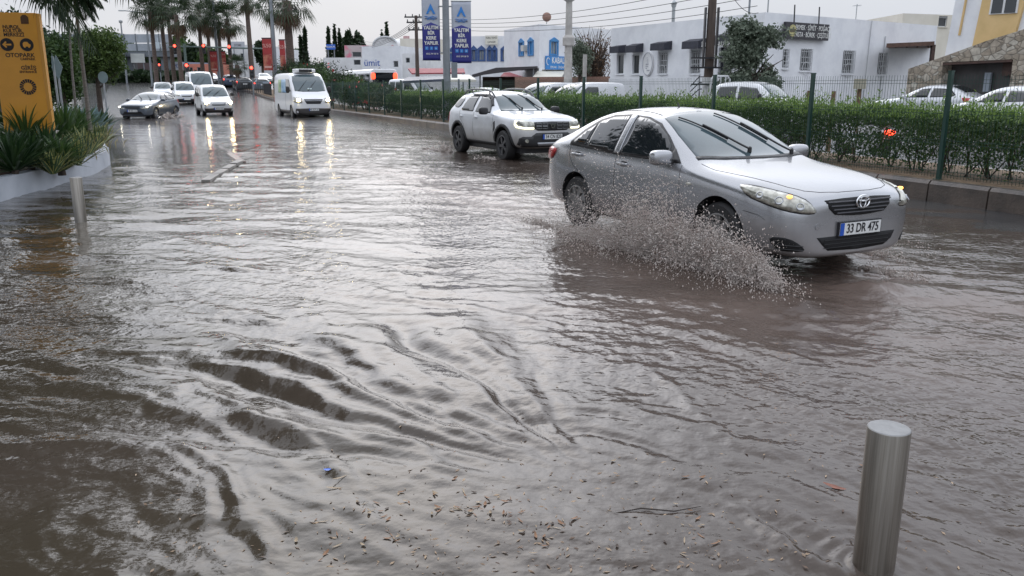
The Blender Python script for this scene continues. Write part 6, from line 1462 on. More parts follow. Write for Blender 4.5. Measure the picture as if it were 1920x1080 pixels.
for i, (px, py, Y, v, n, L_) in enumerate(YP):
    x = at(px, py, Y).x; spiky('spiky_plant', yl[i], x, Y, zs_+(.15 if Y > 17 else 0), int(n*1.25), L_*1.42, .034, [YUC, YUC2][v:v+1], 100+i, 'spiky plants in the planter', 5, 86, .55, trunk=.12)
AP = [(143, 275, 15.8, .62), (160, 262, 17.6, .66), (178, 250, 19.3, .66), (96, 300, 14.2, .45), (190, 240, 21.5, .6), (118, 292, 14.9, .42)]
al = ['yellow edged agave at the planter rim nearest the steel bollard', 'second yellow edged agave along the planter rim', 'third yellow edged agave where the planter wall turns', 'low yellow edged agave in front of the dark rosette', 'farthest yellow edged agave at the corner of the planter', 'small yellow edged agave left of the nearest rim agave']
for i, (px, py, Y, L_) in enumerate(AP):
    x = at(px, py, Y).x; spiky('variegated_agave', al[i], x, Y, zs_, 36, L_*1.22, .045, [AGG, AGY], 140+i, 'yellow edged agaves on the planter rim', 28, 88, .30, edge=.34)
for i, (px, Y, L_, lb) in enumerate([(140, 25, 1.15, 'big blue grey agave in front of the rounded tree'), (168, 27, 1.1, 'blue grey agave right of the bigger one by the side road'), (185, 29, .8, 'small dark agave at the edge of the side road')]):
    x = at(px, 190, Y).x; spiky('blue_agave', lb, x, Y, .32, 46, L_, .08, [AGB if i < 2 else YUC], 160+i, None, 18, 86, .15)
# dry golden grass along the far rim
rs = np.random.RandomState(5); T = rs.rand(2600)
pl = [p for p in offs(wl, .5) if 17 < p.y < 28]; idx = (T*(len(pl)-1)).astype(int); G = np.array([[pl[i].x, pl[i].y, zs_] for i in idx])+np.stack([rs.normal(0, .45, 2600)-.5, rs.normal(0, .4, 2600), rs.rand(2600)*.34], 1)
o = leaves('dry_grass', G, .22, leafmat('dry_grass', (.26, .22, .10), (.42, .38, .20)), None, up=2.0, asp=9, rs=rs); tag(o, 'dry golden grass tufts along the far rim of the planter', kind='stuff')
# ground cover in the planter
rs = np.random.RandomState(6); n_g = 9000; Yg = 11+17*rs.rand(n_g); Xg = np.interp(Yg, [p.y for p in inn][:30] if False else sorted([p.y for p in inn]), [p.x for p in sorted(inn, key=lambda q: q.y)])-.6-rs.rand(n_g)**1.2*8
P = np.stack([Xg, Yg, zs_+rs.rand(n_g)*.36*(Yg-8)/12*(.6+.8*np.clip(perlin(Xg*.9, Yg*.9)+.4, 0, 1))], 1); o = leaves('ground_cover', P, .17, LEAF_D, None, up=1, rs=rs); tag(o, 'dark low leafy ground cover filling the planter bed', kind='stuff')
# thin leaning palm whose fronds hang into the top left corner
def pinnate(root_name, label, x, y, z, top, fr, seed, tw=.09, L_=2.2, mat=None, tpts=None):
    root = empty(root_name, (x, y, z), 0, label, 'palm tree'); rr = random.Random(seed); m = MB(); top = Vector(top)-Vector((x, y, z))
    m.tube([(0, 0, -.2), (top.x*.35, top.y*.35, top.z*.5), tuple(top)], [tw*1.3, tw, tw*.8], 9, False); m.build('trunk', M('smooth_trunk', (.24, .22, .20), .7, var=.25, vs=8, streak=(1, 1, 5)), root, smooth=True)
    for (az, el, l_, dr) in fr:
        V = []; F = []; p = top.copy(); seg = 22; side = Vector((-sin(az), cos(az), 0)); pr = []
        for k in range(seg+1):
            s_ = k/seg; e = el-dr*s_*1.5; d = Vector((cos(az)*cos(e), sin(az)*cos(e), sin(e))); pr.append((p.copy(), d)); p = p+d*l_/seg
        for k in range(2, seg):
            q, d = pr[k]; s_ = k/seg; ll = l_*.30*(sin(pi*min(1, s_*.9+.12))**.6)
            for sg in (-1, 1):
                for h in (0, .5):
                    q2 = q+d*l_/seg*h; t = (d*.55+side*sg*.8+Vector((0, 0, -.35-.2*rr.random()))).normalized(); w_ = d*.014*L_/2
                    b = len(V); V += [q2-w_, q2+t*ll*.5+w_*1.6+Vector((0, 0, .02)), q2+t*ll+Vector((0, 0, -ll*.35*rr.random())), q2+t*ll*.5-w_*1.6]; F.append((b, b+1, b+2, b+3))
        mm = MB(); mm.add(V, F); mm.tube([a for a, _ in pr], [.018*(1-.7*k/seg) for k in range(seg+1)], 4, False)
        me = bpy.data.meshes.new('frond'); me.from_pydata(mm.v, [], mm.f); me.materials.append(mat or LEAF_D); o = bpy.data.objects.new('frond', me); COL.objects.link(o); o.parent = root
    return root
b0 = at(163, 190, 20.5); tp = at(138, -22, 19)
fr = [(radians(a), radians(e), l_, d) for a, e, l_, d in [(-20, 40, 1.0, .9), (10, 20, .9, 1.0), (60, 50, 1.0, .8), (-60, 30, 1.0, 1.0), (110, 35, 1.0, .9), (160, 45, 1.1, .9), (200, 25, 1.1, 1.1), (-100, 40, 1.0, 1.), (-140, 20, 1.1, 1.1), (30, 65, .9, .8), (180, 70, .9, .8), (-80, 70, .9, .8), (-5, -20, .8, .7), (190, -20, .9, .8), (0, -45, .95, .4), (25, -35, .9, .5), (-30, -30, .95, .5), (170, -40, .95, .45), (200, -55, .9, .3), (-70, -40, .9, .4), (90, -50, .85, .3), (-110, -35, .95, .5), (145, -15, 1.0, .7), (-15, 0, 1.0, .8), (210, 0, 1.0, .8)]]
fr = [(a, e, l_*.86, d) for a, e, l_, d in fr]
pinnate('feather_palm', 'slim palm with a pale leaning trunk behind the planter, fronds cut by the top edge', b0.x, b0.y, .3, tp, fr, 3, .042)
b2_ = at(140, 200, 22); tp2 = at(124, -16, 21); pinnate('feather_palm', 'thin bare trunk of a second slim palm left of the pale leaning one', b2_.x, b2_.y, .3, tp2, [(a, e, l_*.7, d) for a, e, l_, d in fr[2:9]], 5, .028)
b1 = at(-38, 300, 13.5); t1_ = at(-62, -190, 13.5)
fr2 = [(radians(a), radians(e), l_, d) for a, e, l_, d in [(-20, 30, 3.3, 1.0), (-8, 4, 3.1, .85), (-6, -36, 2.9, .38), (14, -44, 2.5, .3), (-30, -30, 2.3, .4), (8, 5, 2.9, .8), (15, 50, 3.0, .9), (55, 40, 3.0, .9), (100, 30, 3, .9), (140, 40, 3, .9), (180, 30, 3, 1), (220, 40, 3, .9), (260, 30, 2.8, .9), (300, 40, 2.8, 1.), (330, 10, 2.6, 1.0), (240, 5, 2.6, .8), (75, 5, 2.6, .9)]]
pinnate('feather_palm', 'tall palm at the left edge whose long fronds droop across the top corner', b1.x, b1.y, .3, t1_, fr2, 4, .10)
# taller trees over the planter, above the picture's edge, mirrored dark in the water
for i, (x, y, H_, R_, c0, lb) in enumerate([(-12.9, 16.0, 13, 4.9, .40, 'large leafy tree over the planter bed, its crown above the picture'), (-13.2, 10.0, 12.5, 4.6, .34, 'large leafy tree on the near part of the planter'), (-10.6, 5.0, 11.5, 4.0, .38, 'large leafy tree in the planter beside the camera'), (-17.5, 23.5, 12, 4.6, .42, 'large leafy tree at the far left behind the totem sign')]):
    tree('street_tree', lb, x, y, .3, H_, R_, 17000, .30, LEAF_D, 201+i, crown0=c0, sub=14)
# ------------------------------------------------------------------ fence
FGREEN = M('fence_green', (.012, .045, .035), .4, coat=.2)
FW = M('fence_wire', (.015, .05, .038), .45)
post_m = None; panel_m = None
def build_fence():
    global post_m
    fr_ = empty('wire_fence', RP(12, -.35, .34), 0, 'dark green welded wire mesh fence with square posts along the median', 'fence'); o0 = fr_.location.copy()
    m = MB(); m.box((-.03, -.03, -.15), (.03, .03, 1.62)); m.box((-.035, -.035, 1.62), (.035, .035, 1.64)); m.box((-.06, -.06, -.01), (.06, .06, .01)); p0 = m.build('post', FGREEN, fr_); first = True
    ln = 2.85; s0 = 5.75-ln*0
    # first post stands at photo column 1762
    f = gr(1762, 335, .35); s0 = DV.dot(f); sp_ = [s0+ln*k for k in range(-2, 22)]
    ang = atan2(DV.y, DV.x)
    mp = MB(); L_ = ln-.08; nv_ = int(L_/.055)
    for k in range(nv_+1):
        x = .04+L_*k/nv_; mp.tube([(x, 0, .03), (x, 0, 1.58)], .0032, 3, False)
    for z in (.08, .13, .55, .60, 1.0, 1.05, 1.45, 1.50): mp.tube([(.04, .0 if z not in (.13, .60, 1.05, 1.50) else .02, z), (.04+L_, .0 if z not in (.13, .60, 1.05, 1.50) else .02, z)], .004, 4, False)
    mp.tube([(.04, 0, .30), (.04+L_, 0, .30)], .003, 3, False)
    pn_ = mp.build('mesh_panel', FW, fr_)
    for i, s in enumerate(sp_):
        q = RP(s, -.35, .34); q.z += zg(q.y)
        for src, on in ((p0, True), (pn_, i < len(sp_)-1)):
            if not on: continue
            o = src if i == 0 else src.copy()
            if i: COL.objects.link(o); o.parent = fr_
            o.location = q-o0; o.rotation_euler = (0, 0, ang)
build_fence()
# ------------------------------------------------------------------ steel bollards
BST = M('brushed_steel', (.26, .24, .21), .34, 1., col2=(.42, .39, .35), vs=3, bump=.05, bs=60, streak=(30, 30, .6))
BTOP = M('bollard_cap', (.26, .26, .26), .5, .5, bump=.1, bs=90, var=.12, vs=30)
def bollard(label, x, y, h, z=0):
    root = empty('steel_bollard', (x, y, z), 0, label, 'bollard', 'steel bollards'); m = MB(); r = .0735
    m.lathe([(r, -.3), (r, h-.006), (r-.001, h-.003)], 48, cap=False); m.build('post', BST, root, smooth=True)
    MB().lathe([(r-.001, h-.003), (r-.004, h), (.001, h+.0005)], 48, cap=False).build('cap', BTOP, root, smooth=True)
bollard('large brushed steel bollard in the right foreground, cut by the bottom edge', 1.343, 2.76, .585)
bollard('steel bollard standing in the flood water by the planter wall', -5.68, 10.86, .60)
a = at(103, 240, 16.2); bollard('small steel bollard among the plants inside the planter', a.x, 16.2, .62, .3)
# ------------------------------------------------------------------ yellow totem sign
Yt = 17.4; A = at(-10, 24, Yt); B_ = at(58, 24, Yt); TW = .86; zt_ = A.z
ts = empty('totem_sign', ((A.x+B_.x)/2, Yt, .3), radians(12), 'tall amber yellow car park totem sign with black arrow and car symbols', 'sign')
YEL = M('amber_panel', (.72, .33, .035), .4, var=.05, vs=2, coat=.2); YELS = M('amber_side', (.62, .30, .05), .4)
h = zt_-.3; MB().box((-TW/2, -.07, -.2), (TW/2, .07, h)).build('panel', YEL, ts, bevel=.008)
MB().box((TW/2+.002, -.075, -.2), (TW/2+.06, .075, h-.01)).build('side_trim', YELS, ts)
BR = M('sign_brown', (.10, .045, .015), .6)
def tt(txt, size, x, z, mat=INK, al='RIGHT', sx=1.): return text_mesh(txt, size, mat, frame((x, -.072, z), (1, 0, 0), (0, 0, 1)), 'lettering', ts, .002, align=al, sx=sx, bold=.002)
pyz = lambda py: at(30, py, Yt).z-.3
for k, tx in enumerate(('NUROL', 'KÜLTÜR', 'MERKEZİ')): tt(tx, .092, -.20, pyz(51+k*7.4), al='LEFT')
for cx in (-.16, .20):
    z = pyz(84); m = MB(); m.prism([(.125*cos(2*pi*k/28), .125*sin(2*pi*k/28)) for k in range(28)], (cx, -.072, z), (1, 0, 0), (0, 0, 1), (0, -.006, 0)); o = m.build('symbol_disc', INK, ts); m = MB()
    if cx < 0: m.prism([(-.085, 0), (-.02, .065), (.0, .045), (-.03, .016), (.08, .016), (.08, -.016), (-.03, -.016), (.0, -.045), (-.02, -.065)], (cx, -.079, z), (1, 0, 0), (0, 0, 1), (0, -.004, 0))
    else:
        m.prism([(-.07, -.035), (.07, -.035), (.07, .005), (.045, .015), (.015, .055), (-.045, .055), (-.07, .02)], (cx, -.079, z), (1, 0, 0), (0, 0, 1), (0, -.004, 0))
        for dx in (-.04, .04): m.prism([(dx+.018*cos(t), -.042+.018*sin(t)) for t in [2*pi*k/10 for k in range(10)]], (cx, -.0795, z), (1, 0, 0), (0, 0, 1), (0, -.004, 0))
    m.build('symbol', YEL, o)
tt('OTOPARK', .115, .32, pyz(104)); tt('CARPARK', .062, .32, pyz(111), BR); tt('GİRİŞ', .10, .32, pyz(127.5)); tt('ENTRANCE', .062, .32, pyz(135), BR)
z = pyz(163); m = MB()
for k in range(18):
    a = 2*pi*k/18; m.prism([(.085*cos(a-.12), .085*sin(a-.12)), (.155*cos(a-.13), .155*sin(a-.13)), (.155*cos(a+.13), .155*sin(a+.13)), (.085*cos(a+.12), .085*sin(a+.12))], (.12, -.072, z), (1, 0, 0), (0, 0, 1), (0, -.005, 0))
m.build('ring_logo', INK, ts)
m = MB(); z = pyz(37); m.prism([(-.07, -.08), (.07, -.08), (.07, .05), (.03, .09), (-.03, .09), (-.07, .05)], (.22, -.072, z), (1, 0, 0), (0, 0, 1), (0, -.005, 0)); m.build('crest', BR, ts)
# ------------------------------------------------------------------ banner pole
pB_ = RP(0, 0); k_ = (838-960)/FPX*cos(PITCH); Yb = 35.6; pc = at(838, 150, Yb)
bp = empty('banner_pole', (pc.x, Yb, .33), radians(4), 'thick grey lamp post carrying two blue and white banners above the hedge', 'lamp post')
MB().tube([(0, 0, 0), (0, 0, 3.1), (0, 0, 9)], [.17, .15, .11], 12).build('pole', GREYPOLE, bp, smooth=True)
MB().box((.19, -.12, at(850, 146, Yb).z-.33), (.44, .12, at(850, 117, Yb).z-.33)).build('cabinet', GREYPOLE, bp, bevel=.01)
m = MB(); m.tube([(0, 0, 8.8), (-.9, -.5, 9.3), (-2.0, -1.1, 9.4)], .05, 8); m.build('lamp_arm', GREYPOLE, bp, smooth=True)
BNV = M('banner_navy', (.022, .025, .20), .5, var=.1, vs=2); BNW = M('banner_grey', (.44, .47, .54), .5, var=.06, vs=2); BNL = M('banner_blue', (.03, .22, .62), .5)
def banner(label, px0, px1, y0, y1):
    a, b_ = at(px0, y0, Yb), at(px1, y1, Yb); w_ = b_.x-a.x; h_ = a.z-b_.z; c = Vector(((a.x+b_.x)/2, Yb-.0, (a.z+b_.z)/2)); r = empty('banner', c, radians(3), label, 'banner', 'banners on the grey post')
    z = lambda py: at((px0+px1)/2, py, Yb).z-c.z
    m = MB(); n_x, n_z = 8, 16; V = []; F = []      # cloth: slightly billowed
    bil = lambda x, zz: .010*sin(x/w_*3+zz*1.3)+.006*sin(zz*5)
    for j in range(n_z+1):
        for i in range(n_x+1):
            x = -w_/2+w_*i/n_x; q = -h_/2+h_*j/n_z; V.append((x, bil(x, q), q))
    F = [(j*(n_x+1)+i, j*(n_x+1)+i+1, (j+1)*(n_x+1)+i+1, (j+1)*(n_x+1)+i) for j in range(n_z) for i in range(n_x)]
    cl = raw('cloth', V, F, BNW, r, smooth=True); so = cl.modifiers.new('s', 'SOLIDIFY'); so.thickness = .006; so.offset = 1
    zs0, zpk = z(y1-(113-49)), z(y1-(113-42)); V = []; F = []; n_x = 12; n_z = 12
    for j in range(n_z+1):
        for i in range(n_x+1):
            x = -w_/2+w_*i/n_x; tp = zs0+(zpk-zs0)*(1-abs(2*i/n_x-1)); q = -h_/2+(tp+h_/2)*j/n_z; V.append((x, bil(x, q)-.012, q))
    F = [(j*(n_x+1)+i, j*(n_x+1)+i+1, (j+1)*(n_x+1)+i+1, (j+1)*(n_x+1)+i) for j in range(n_z) for i in range(n_x)]
    nv_ = raw('navy_field', V, F, BNV, r, smooth=True); so = nv_.modifiers.new('s', 'SOLIDIFY'); so.thickness = .004; so.offset = 1
    def T(txt, sz, py, mat=LW, sx=1., b=.006, x=0):
        q = z(py+(y1-113)); return text_mesh(txt, sz, mat, frame((x, bil(x, q)-.034, q), (1, 0, 0), (0, 0, 1)), 'lettering', r, .002, sx=sx, bold=b)
    T('YALITIM', .195, 52, sx=.86); T('BİR', .18, 62); T('KERE', .18, 71.5); T('YAPILIR', .195, 81, sx=.86); T('0532 399 38 70', .085, 101, sx=.92, b=.001, x=.03); T('ALTA YALITIM', .085, 35, M('ink_grey', (.08, .10, .2), .5), sx=.95, b=.001)
    for k in (-1, 0, 1):
        q = z(90.5+(y1-113)); m = MB(); m.box((k*.19-.065, bil(0, q)-.034, q-.065), (k*.19+.065, bil(0, q)-.020, q+.065)); o = m.build('badge', BNL, r); text_mesh('fio'[k+1], .11, LW, frame((k*.19, bil(0, q)-.036, q), (1, 0, 0), (0, 0, 1)), 'badge_letter', o, .001)
    q = z(23+(y1-113)); m = MB(); s_ = .30
    m.prism([(-.62*s_, -.55*s_), (0, s_*.8), (.62*s_, -.55*s_), (.34*s_, -.55*s_), (.10*s_, -.1*s_), (0, -.02*s_), (-.10*s_, -.1*s_), (-.34*s_, -.55*s_)], (0, bil(0, q)-.034, q+.1), (1, 0, 0), (0, 0, 1), (0, .012, 0))
    for k in range(3): m.tube([(x_*.05, bil(0, q)-.03, q-.17-k*.05+.018*sin(x_*1.2+k)) for x_ in range(-5+k, 6-k)], .011, 5)
    m.build('logo', BNL, r)
    m = MB(); m.tube([(-w_/2-.02, 0, h_/2), (w_/2+.02, 0, h_/2)], .02, 6); m.tube([(-w_/2-.02, 0, -h_/2), (w_/2+.02, 0, -h_/2)], .014, 6); m.build('rod', GALV, r)
banner('left hand blue and white banner hanging on the grey post', 790, 826, -8, 113); banner('right hand blue and white banner hanging on the grey post', 846, 884, 2, 118)
for py in (12, 99): z = at(838, py, Yb).z-.33; MB().tube([(-.27, 0, z), (.27, 0, z)], .03, 6).build('bracket', GALV, bp)
# ------------------------------------------------------------------ red banners further on
RB = M('red_poster', (.30, .035, .03), .5, col2=(.50, .20, .12), vs=1.8, lo=.45, hi=.7); RBT = M('red_banner', (.34, .03, .03), .5, var=.2, vs=3); DKR = M('dark_edge', (.05, .02, .03), .5)
def lamp_post(label, px, Y, h, r=.11, arm=None, ytop=None, z=None, lum=True):
    c = at(px, 160, Y); z = zg(Y)+.1 if z is None else z
    root = empty('street_lamp', (c.x, Y, z), 0, label, 'lamp post', 'street lamps'); h = (at(px, ytop, Y).z-z) if ytop is not None else h
    m = MB(); m.tube([(0, 0, -.2), (0, 0, h)], [r, r*.6], 9)
    if arm: m.tube([(0, 0, h-.3), (arm*.3, 0, h+.1), (arm, 0, h+.25)], r*.4, 6)
    m.build('pole', GREYPOLE, root, smooth=True)
    if arm and lum: MB().box((arm-.1 if arm > 0 else arm-.55, -.14, h+.18), (arm+.55 if arm > 0 else arm+.1, .14, h+.30)).build('luminaire', GALV, root, bevel=.03)
    if not arm and lum: MB().lathe([(.04, h), (.22, h+.1), (.24, h+.35), (.1, h+.45), (.001, h+.46)], 12).build('luminaire', GALV, root, smooth=True)
    return root
lp = lamp_post('grey street lamp carrying two red banners left of the refrigerated van', 518, 70, 12, .17, -1.6, lum=True)
def red_banner(label, px0, px1, y0, y1, Y):
    a, b_ = at(px0, y0, Y), at(px1, y1, Y); c = (a+b_)/2; r = empty('red_banner', c, 0, label, 'banner', 'red banners on lamp posts'); w_, h_ = b_.x-a.x, a.z-b_.z
    MB().box((-w_/2, -.02, .02), (w_/2, .02, h_/2)).build('cloth', RBT, r); MB().box((-w_/2, -.018, -h_/2), (w_/2, .018, .015)).build('photo_panel', RB, r); MB().box((-w_/2-.03, -.03, h_/2+.003), (w_/2+.03, .03, h_/2+.10)).build('rod', DKR, r)
    text_mesh('%50', h_*.17, M('pale_pink', (.6, .35, .3), .5), frame((0, -.024, h_*.28), (1, 0, 0), (0, 0, 1)), 'lettering', r, .004); MB().box((-w_*.4, -.026, -h_*.42), (w_*.4, -.022, -h_*.36)).build('strip', M('pale_pink', (.6, .35, .3), .5), r)
red_banner('wide red banner on the left of the near street lamp', 491, 512, 73, 132, 69.6); red_banner('narrow red banner on the right of the near street lamp', 523, 537, 76, 132, 69.6)
lamp_post('grey street lamp with two red banners among the palm trunks', 412, 100, 12, .2, None, ytop=-10)
red_banner('left red banner on the far street lamp among the palms', 393, 409, 97, 134, 99.6); red_banner('right red banner on the far street lamp among the palms', 415, 424, 97, 120, 99.6)
lamp_post('thin street lamp mast standing alone left of the palms', 239, 112, 12, .14, None, ytop=44)
lamp_post('street lamp with a long arm reaching left above the palms', 286, 104, 12, .14, -2.6, ytop=24)
# ------------------------------------------------------------------ traffic lights
SIG = lit('signal_red', (1, .05, .03), 8.); SIGG = lit('signal_green', (.05, 1, .45), 5.); LOFF = M('signal_off', (.03, .03, .03), .3)
def signal(label, px, py, Y, r=.12, hang=True, col='red', pole=True, z=None, group='traffic signals'):
    c = at(px, py, Y); z0 = zg(Y); root = empty('traffic_signal', (c.x, Y, z0), 0, label, 'traffic light', group); h = c.z-z0
    rr = max(r, .10); on = 2 if col == 'red' else 0
    # the lit lamp sits at height h
    b0 = h-(on*.34); MB().box((-.17, -.1, b0-.2), (.17, .1, b0+.88)).build('housing', BLACK, root, bevel=.02)
    for k in range(3):
        zz_ = b0+.34*k; m = MB(); m.lathe([(.001, -.135), (rr*.7, -.13), (rr, -.105)], 16, 'y', (0, 0, zz_), cap=False); m.build('lamp', (SIG if col == 'red' else SIGG) if k == on else LOFF, root, smooth=True)
        m = MB(); m.tube([(rr*1.15*cos(t), -.2, zz_+rr*1.15*sin(t)) for t in [pi*j/8 for j in range(9)]], .012, 4); m.build('visor', BLACK, root)
    if pole: MB().tube([(0, .05, -.1), (0, .05, b0-.1)], .07, 8).build('pole', GREYPOLE, root, smooth=True)
signal('bright red traffic signal on a pole left of the white vans', 350.5, 122.5, 84, .15)
signal('bright red traffic signal in front of the tall slender palm', 472, 127, 80, .14)
signal('small red signal far off at the left, beside the green one', 299, 121.5, 112, .12)
signal('small green signal lamp behind the palm trunks', 311, 126, 112, .12, col='green')
for lb, px, py in (('left overhead red signal on the mast arm', 328, 86), ('middle overhead red signal on the mast arm', 382, 85.5), ('right overhead red signal on the mast arm', 430, 87.5)): signal(lb, px, py, 96, .15, pole=False)
c = at(351, 160, 96); root = empty('signal_mast', (c.x, 96, zg(96)), 0, 'green grey mast pole with a long arm carrying the overhead signals', 'pole'); zt2 = at(351, 87, 96).z-zg(96)
MB().tube([(0, .2, -.1), (0, .2, zt2+.3)], [.17, .13], 10).build('pole', M('greenish_pole', (.16, .22, .20), .5), root, smooth=True)
MB().tube([(-1.8, .25, zt2-.05), (0, .25, zt2), (9.3, .25, zt2-.25)], .08, 8).build('arm', M('greenish_pole'), root, smooth=True)
# dark railings in the junction
for i, (x0, x1, y_, Y, lb) in enumerate([(436, 492, 158, 84, 'dark pedestrian railing below the tall slender palm'), (494, 508, 160, 80, 'short dark railing beside the refrigerated van')]):
    a, b_ = at(x0, y_, Y), at(x1, y_+2, Y-3); z_ = zg(Y); m = MB(); n_ = 14
    for k in range(n_+1):
        q = a+(b_-a)*k/n_; m.tube([(q.x-a.x, q.y-a.y, 0), (q.x-a.x, q.y-a.y, 1.25)], .035, 5)
    for zz_ in (.4, 1.2): m.tube([(0, 0, zz_), (b_.x-a.x, b_.y-a.y, zz_)], .03, 5)
    o = m.build('railing', IRONK, None, loc=(a.x, a.y, z_)); tag(o, lb, 'railing')
# ------------------------------------------------------------------ footbridge
Yf = 118; L0, R0 = at(150, 95, Yf), at(300, 95, Yf); fb = empty('footbridge', ((L0.x+R0.x)/2, Yf, zg(Yf)), 0, 'grey pedestrian bridge with panelled parapets crossing behind the palms', 'footbridge'); o0 = fb.location.copy()
PAN = M('bridge_panel', (.33, .36, .40), .5, var=.12, vs=1); BFR = M('bridge_frame', (.14, .16, .18), .5)
L0, R0 = at(60, 95, Yf), at(322, 95, Yf); x0, x1 = L0.x-o0.x, R0.x-o0.x; zb = at(200, 96, Yf).z-o0.z; zt3 = at(200, 64, Yf).z-o0.z
MB().box((x0, .2, zb-.7), (x1, 3.2, zb)).build('deck', BFR, fb)
m = MB(); k = 12
for i in range(k):
    a, b_ = x0+(x1-x0)*i/k+.08, x0+(x1-x0)*(i+1)/k-.08
    for (z0, z1) in ((zb+.05, zb+(zt3-zb)*.45), (zb+(zt3-zb)*.5, zt3)): MB().box((a, .1, z0), (b_, .16, z1)).build('parapet_panel', PAN, fb)
for i in range(k+1): x = x0+(x1-x0)*i/k; MB().box((x-.07, .0, zb), (x+.07, .09, zt3+.05)).build('frame_post', BFR, fb)
for px in (172, 236, 300): x = at(px, 95, Yf).x-o0.x; MB().box((x-.35, .8, -.5), (x+.35, 2.4, zb-.7)).build('pier', BFR, fb)
# stair flight
m = MB(); xa, xb = at(196, 95, Yf).x-o0.x, at(238, 95, Yf).x-o0.x
m.prism([(xa-4, 0), (xb, zb), (xb, zb-.5), (xa-3.2, 0)], (0, -1.6, 0), (1, 0, 0), (0, 0, 1), (0, 1.5, 0)); m.build('stair', BFR, fb)
for lb, x0, x1, y0, y1 in (('white double hanging sign below the bridge, left of the mast arm', 291, 300, 79, 91), ('white hanging sign just right of the other bridge sign', 302, 312, 79, 91)):
    a, b_ = at(x0, y0, 117), at(x1, y1, 117); m = MB(); m.box((a.x, 116.9, b_.z), (b_.x, 117.0, a.z)); m.tube([((a.x+b_.x)/2, 117.1, a.z), ((a.x+b_.x)/2, 117.1, a.z+.6)], .05, 5); tag(m.build('hanging_sign', M('signpale', (.5, .56, .6), .5), None), lb, 'sign')
# ------------------------------------------------------------------ utility poles and cables
def upole(label, px, Y, ytop, r0, r1, mat, arms=(), z=.2, extra=None):
    c = at(px, 150, Y); root = empty('utility_pole', (c.x, Y, z), 0, label, 'utility pole'); h = at(px, ytop, Y).z-z
    MB().tube([(0, 0, -.2), (0, 0, h)], [r0, r1], 10).build('pole', mat, root, smooth=True)
    for (zy, hw) in arms:
        zz_ = at(px, zy, Y).z-z; m = MB(); m.box((-hw, -.05, zz_-.05), (hw, .05, zz_+.05)); 
        for a in (-hw*.9, -hw*.3, hw*.3, hw*.9): m.lathe([(.03, zz_+.05), (.05, zz_+.1), (.03, zz_+.16), (.045, zz_+.2), (.001, zz_+.22)], 8, 'z', (a, 0, 0))
        m.build('cross_arm', IRONK, root)
    return root, h
CPOLE = M('concrete_pole', (.36, .34, .32), .8, col2=(.48, .46, .43), vs=3); WPOLE = M('wood_pole', (.08, .06, .05), .85, var=.3, vs=6, streak=(1, 1, .2), bump=.3)
upole('brown wooden utility pole with cross arms left of the blue banners', 783, 64, 29, .17, .11, WPOLE, ((32, .85), (42, .7), (56, .6)))
u2, h2 = upole('thick pale concrete pole beside the blue shop sign', 1065, 44, 3, .25, .16, CPOLE)
MB().lathe([(.17, h2), (.32, h2+.1), (.3, h2+.3), (.2, h2+.42), (.001, h2+.45)], 14).build('cap', M('ac_white', (.55, .55, .52), .5), u2, smooth=True); MB().lathe([(.30, at(1065, 78, 44).z-.4), (.31, at(1065, 67, 44).z-.3), (.2, at(1065, 66, 44).z-.2)], 14).build('collar', CPOLE, u2, smooth=True)
u3, h3 = upole('dark wooden utility pole with bolted brackets in front of the white building', 1328, 33, -60, .20, .15, WPOLE)
m = MB()
for py, hw in ((109, .75), (127, .75), (158, .7)): z = at(1328, py, 33).z-.2; m.box((-hw, -.26, z-.03), (hw, -.20, z+.03))
for x in (-.24, .24): m.box((x-.03, -.1, at(1328, 126, 33).z-.2), (x+.03, .1, at(1328, 14, 33).z-.2))
m.build('brackets', IRONK, u3); MB().tube([(0, 0, 0), (0, 0, at(1328, 145, 33).z-.2)], [.235, .225], 10).build('white_band', M('whitewash', (.6, .6, .6), .8, var=.1), u3, smooth=True)
upole('short pale concrete post behind the young tree', 1096, 48, 102, .12, .12, CPOLE)
def cable(label, a, b, sag, r=.012):
    a, b = Vector(a), Vector(b); m = MB(); m.tube([a+(b-a)*t+Vector((0, 0, -sag*4*t*(1-t)))-a for t in [k/16 for k in range(17)]], r, 4, False); tag(m.build('cable', INK, None, loc=a), label, 'cable', 'overhead cables')
for k, lb in enumerate(('top', 'upper middle', 'lower middle', 'lowest')): 
    cable(f'{lb} power line running right from the wooden pole over the rooftops', at(783+k*3, 34+k*6, 64), at(1330+k*30, -25-k*4+k*16, 40), .6, .016); cable(f'{lb} power line running left from the wooden pole to the skyline', at(783-k*2, 34+k*6, 64), at(680-k*8, 76+k*3, 118), .8, .02)
cable('single drooping wire at the top of the white building roof', at(1378, 0, 38), at(1422, 24, 38), .2, .015)
# ------------------------------------------------------------------ road signs on the left, seen from behind
def back_sign(label, px, y0, y1, w_, Y, shape='diamond', ybase=200):
    c = at(px, (y0+y1)/2, Y); z = .3; root = empty('road_sign', (c.x, Y, z), radians(18), label, 'road sign'); h = c.z-z; s_ = (at(px, y0, Y).z-at(px, y1, Y).z)/2
    m = MB(); P = {'diamond': [(0, -s_), (s_*w_, 0), (0, s_), (-s_*w_, 0)], 'round': [(s_*w_*cos(2*pi*k/20), s_*sin(2*pi*k/20)) for k in range(20)]}[shape]
    m.prism(P, (0, 0, h), (1, 0, 0), (0, 0, 1), (0, .02, 0)); m.build('plate', M('sign_back', (.20, .26, .27), .5, .3, var=.1), root); MB().tube([(0, .05, -.2), (0, .05, h+s_*.7)], .03, 7).build('pole', GALV, root, smooth=True)
back_sign('grey back of a tall diamond road sign behind the planter', 107, 103, 150, .42, 24); back_sign('second sign back just left of the diamond one', 99, 100, 135, .15, 23.5); back_sign('round grey sign back beside the agave', 193, 134, 156, .8, 30, 'round')
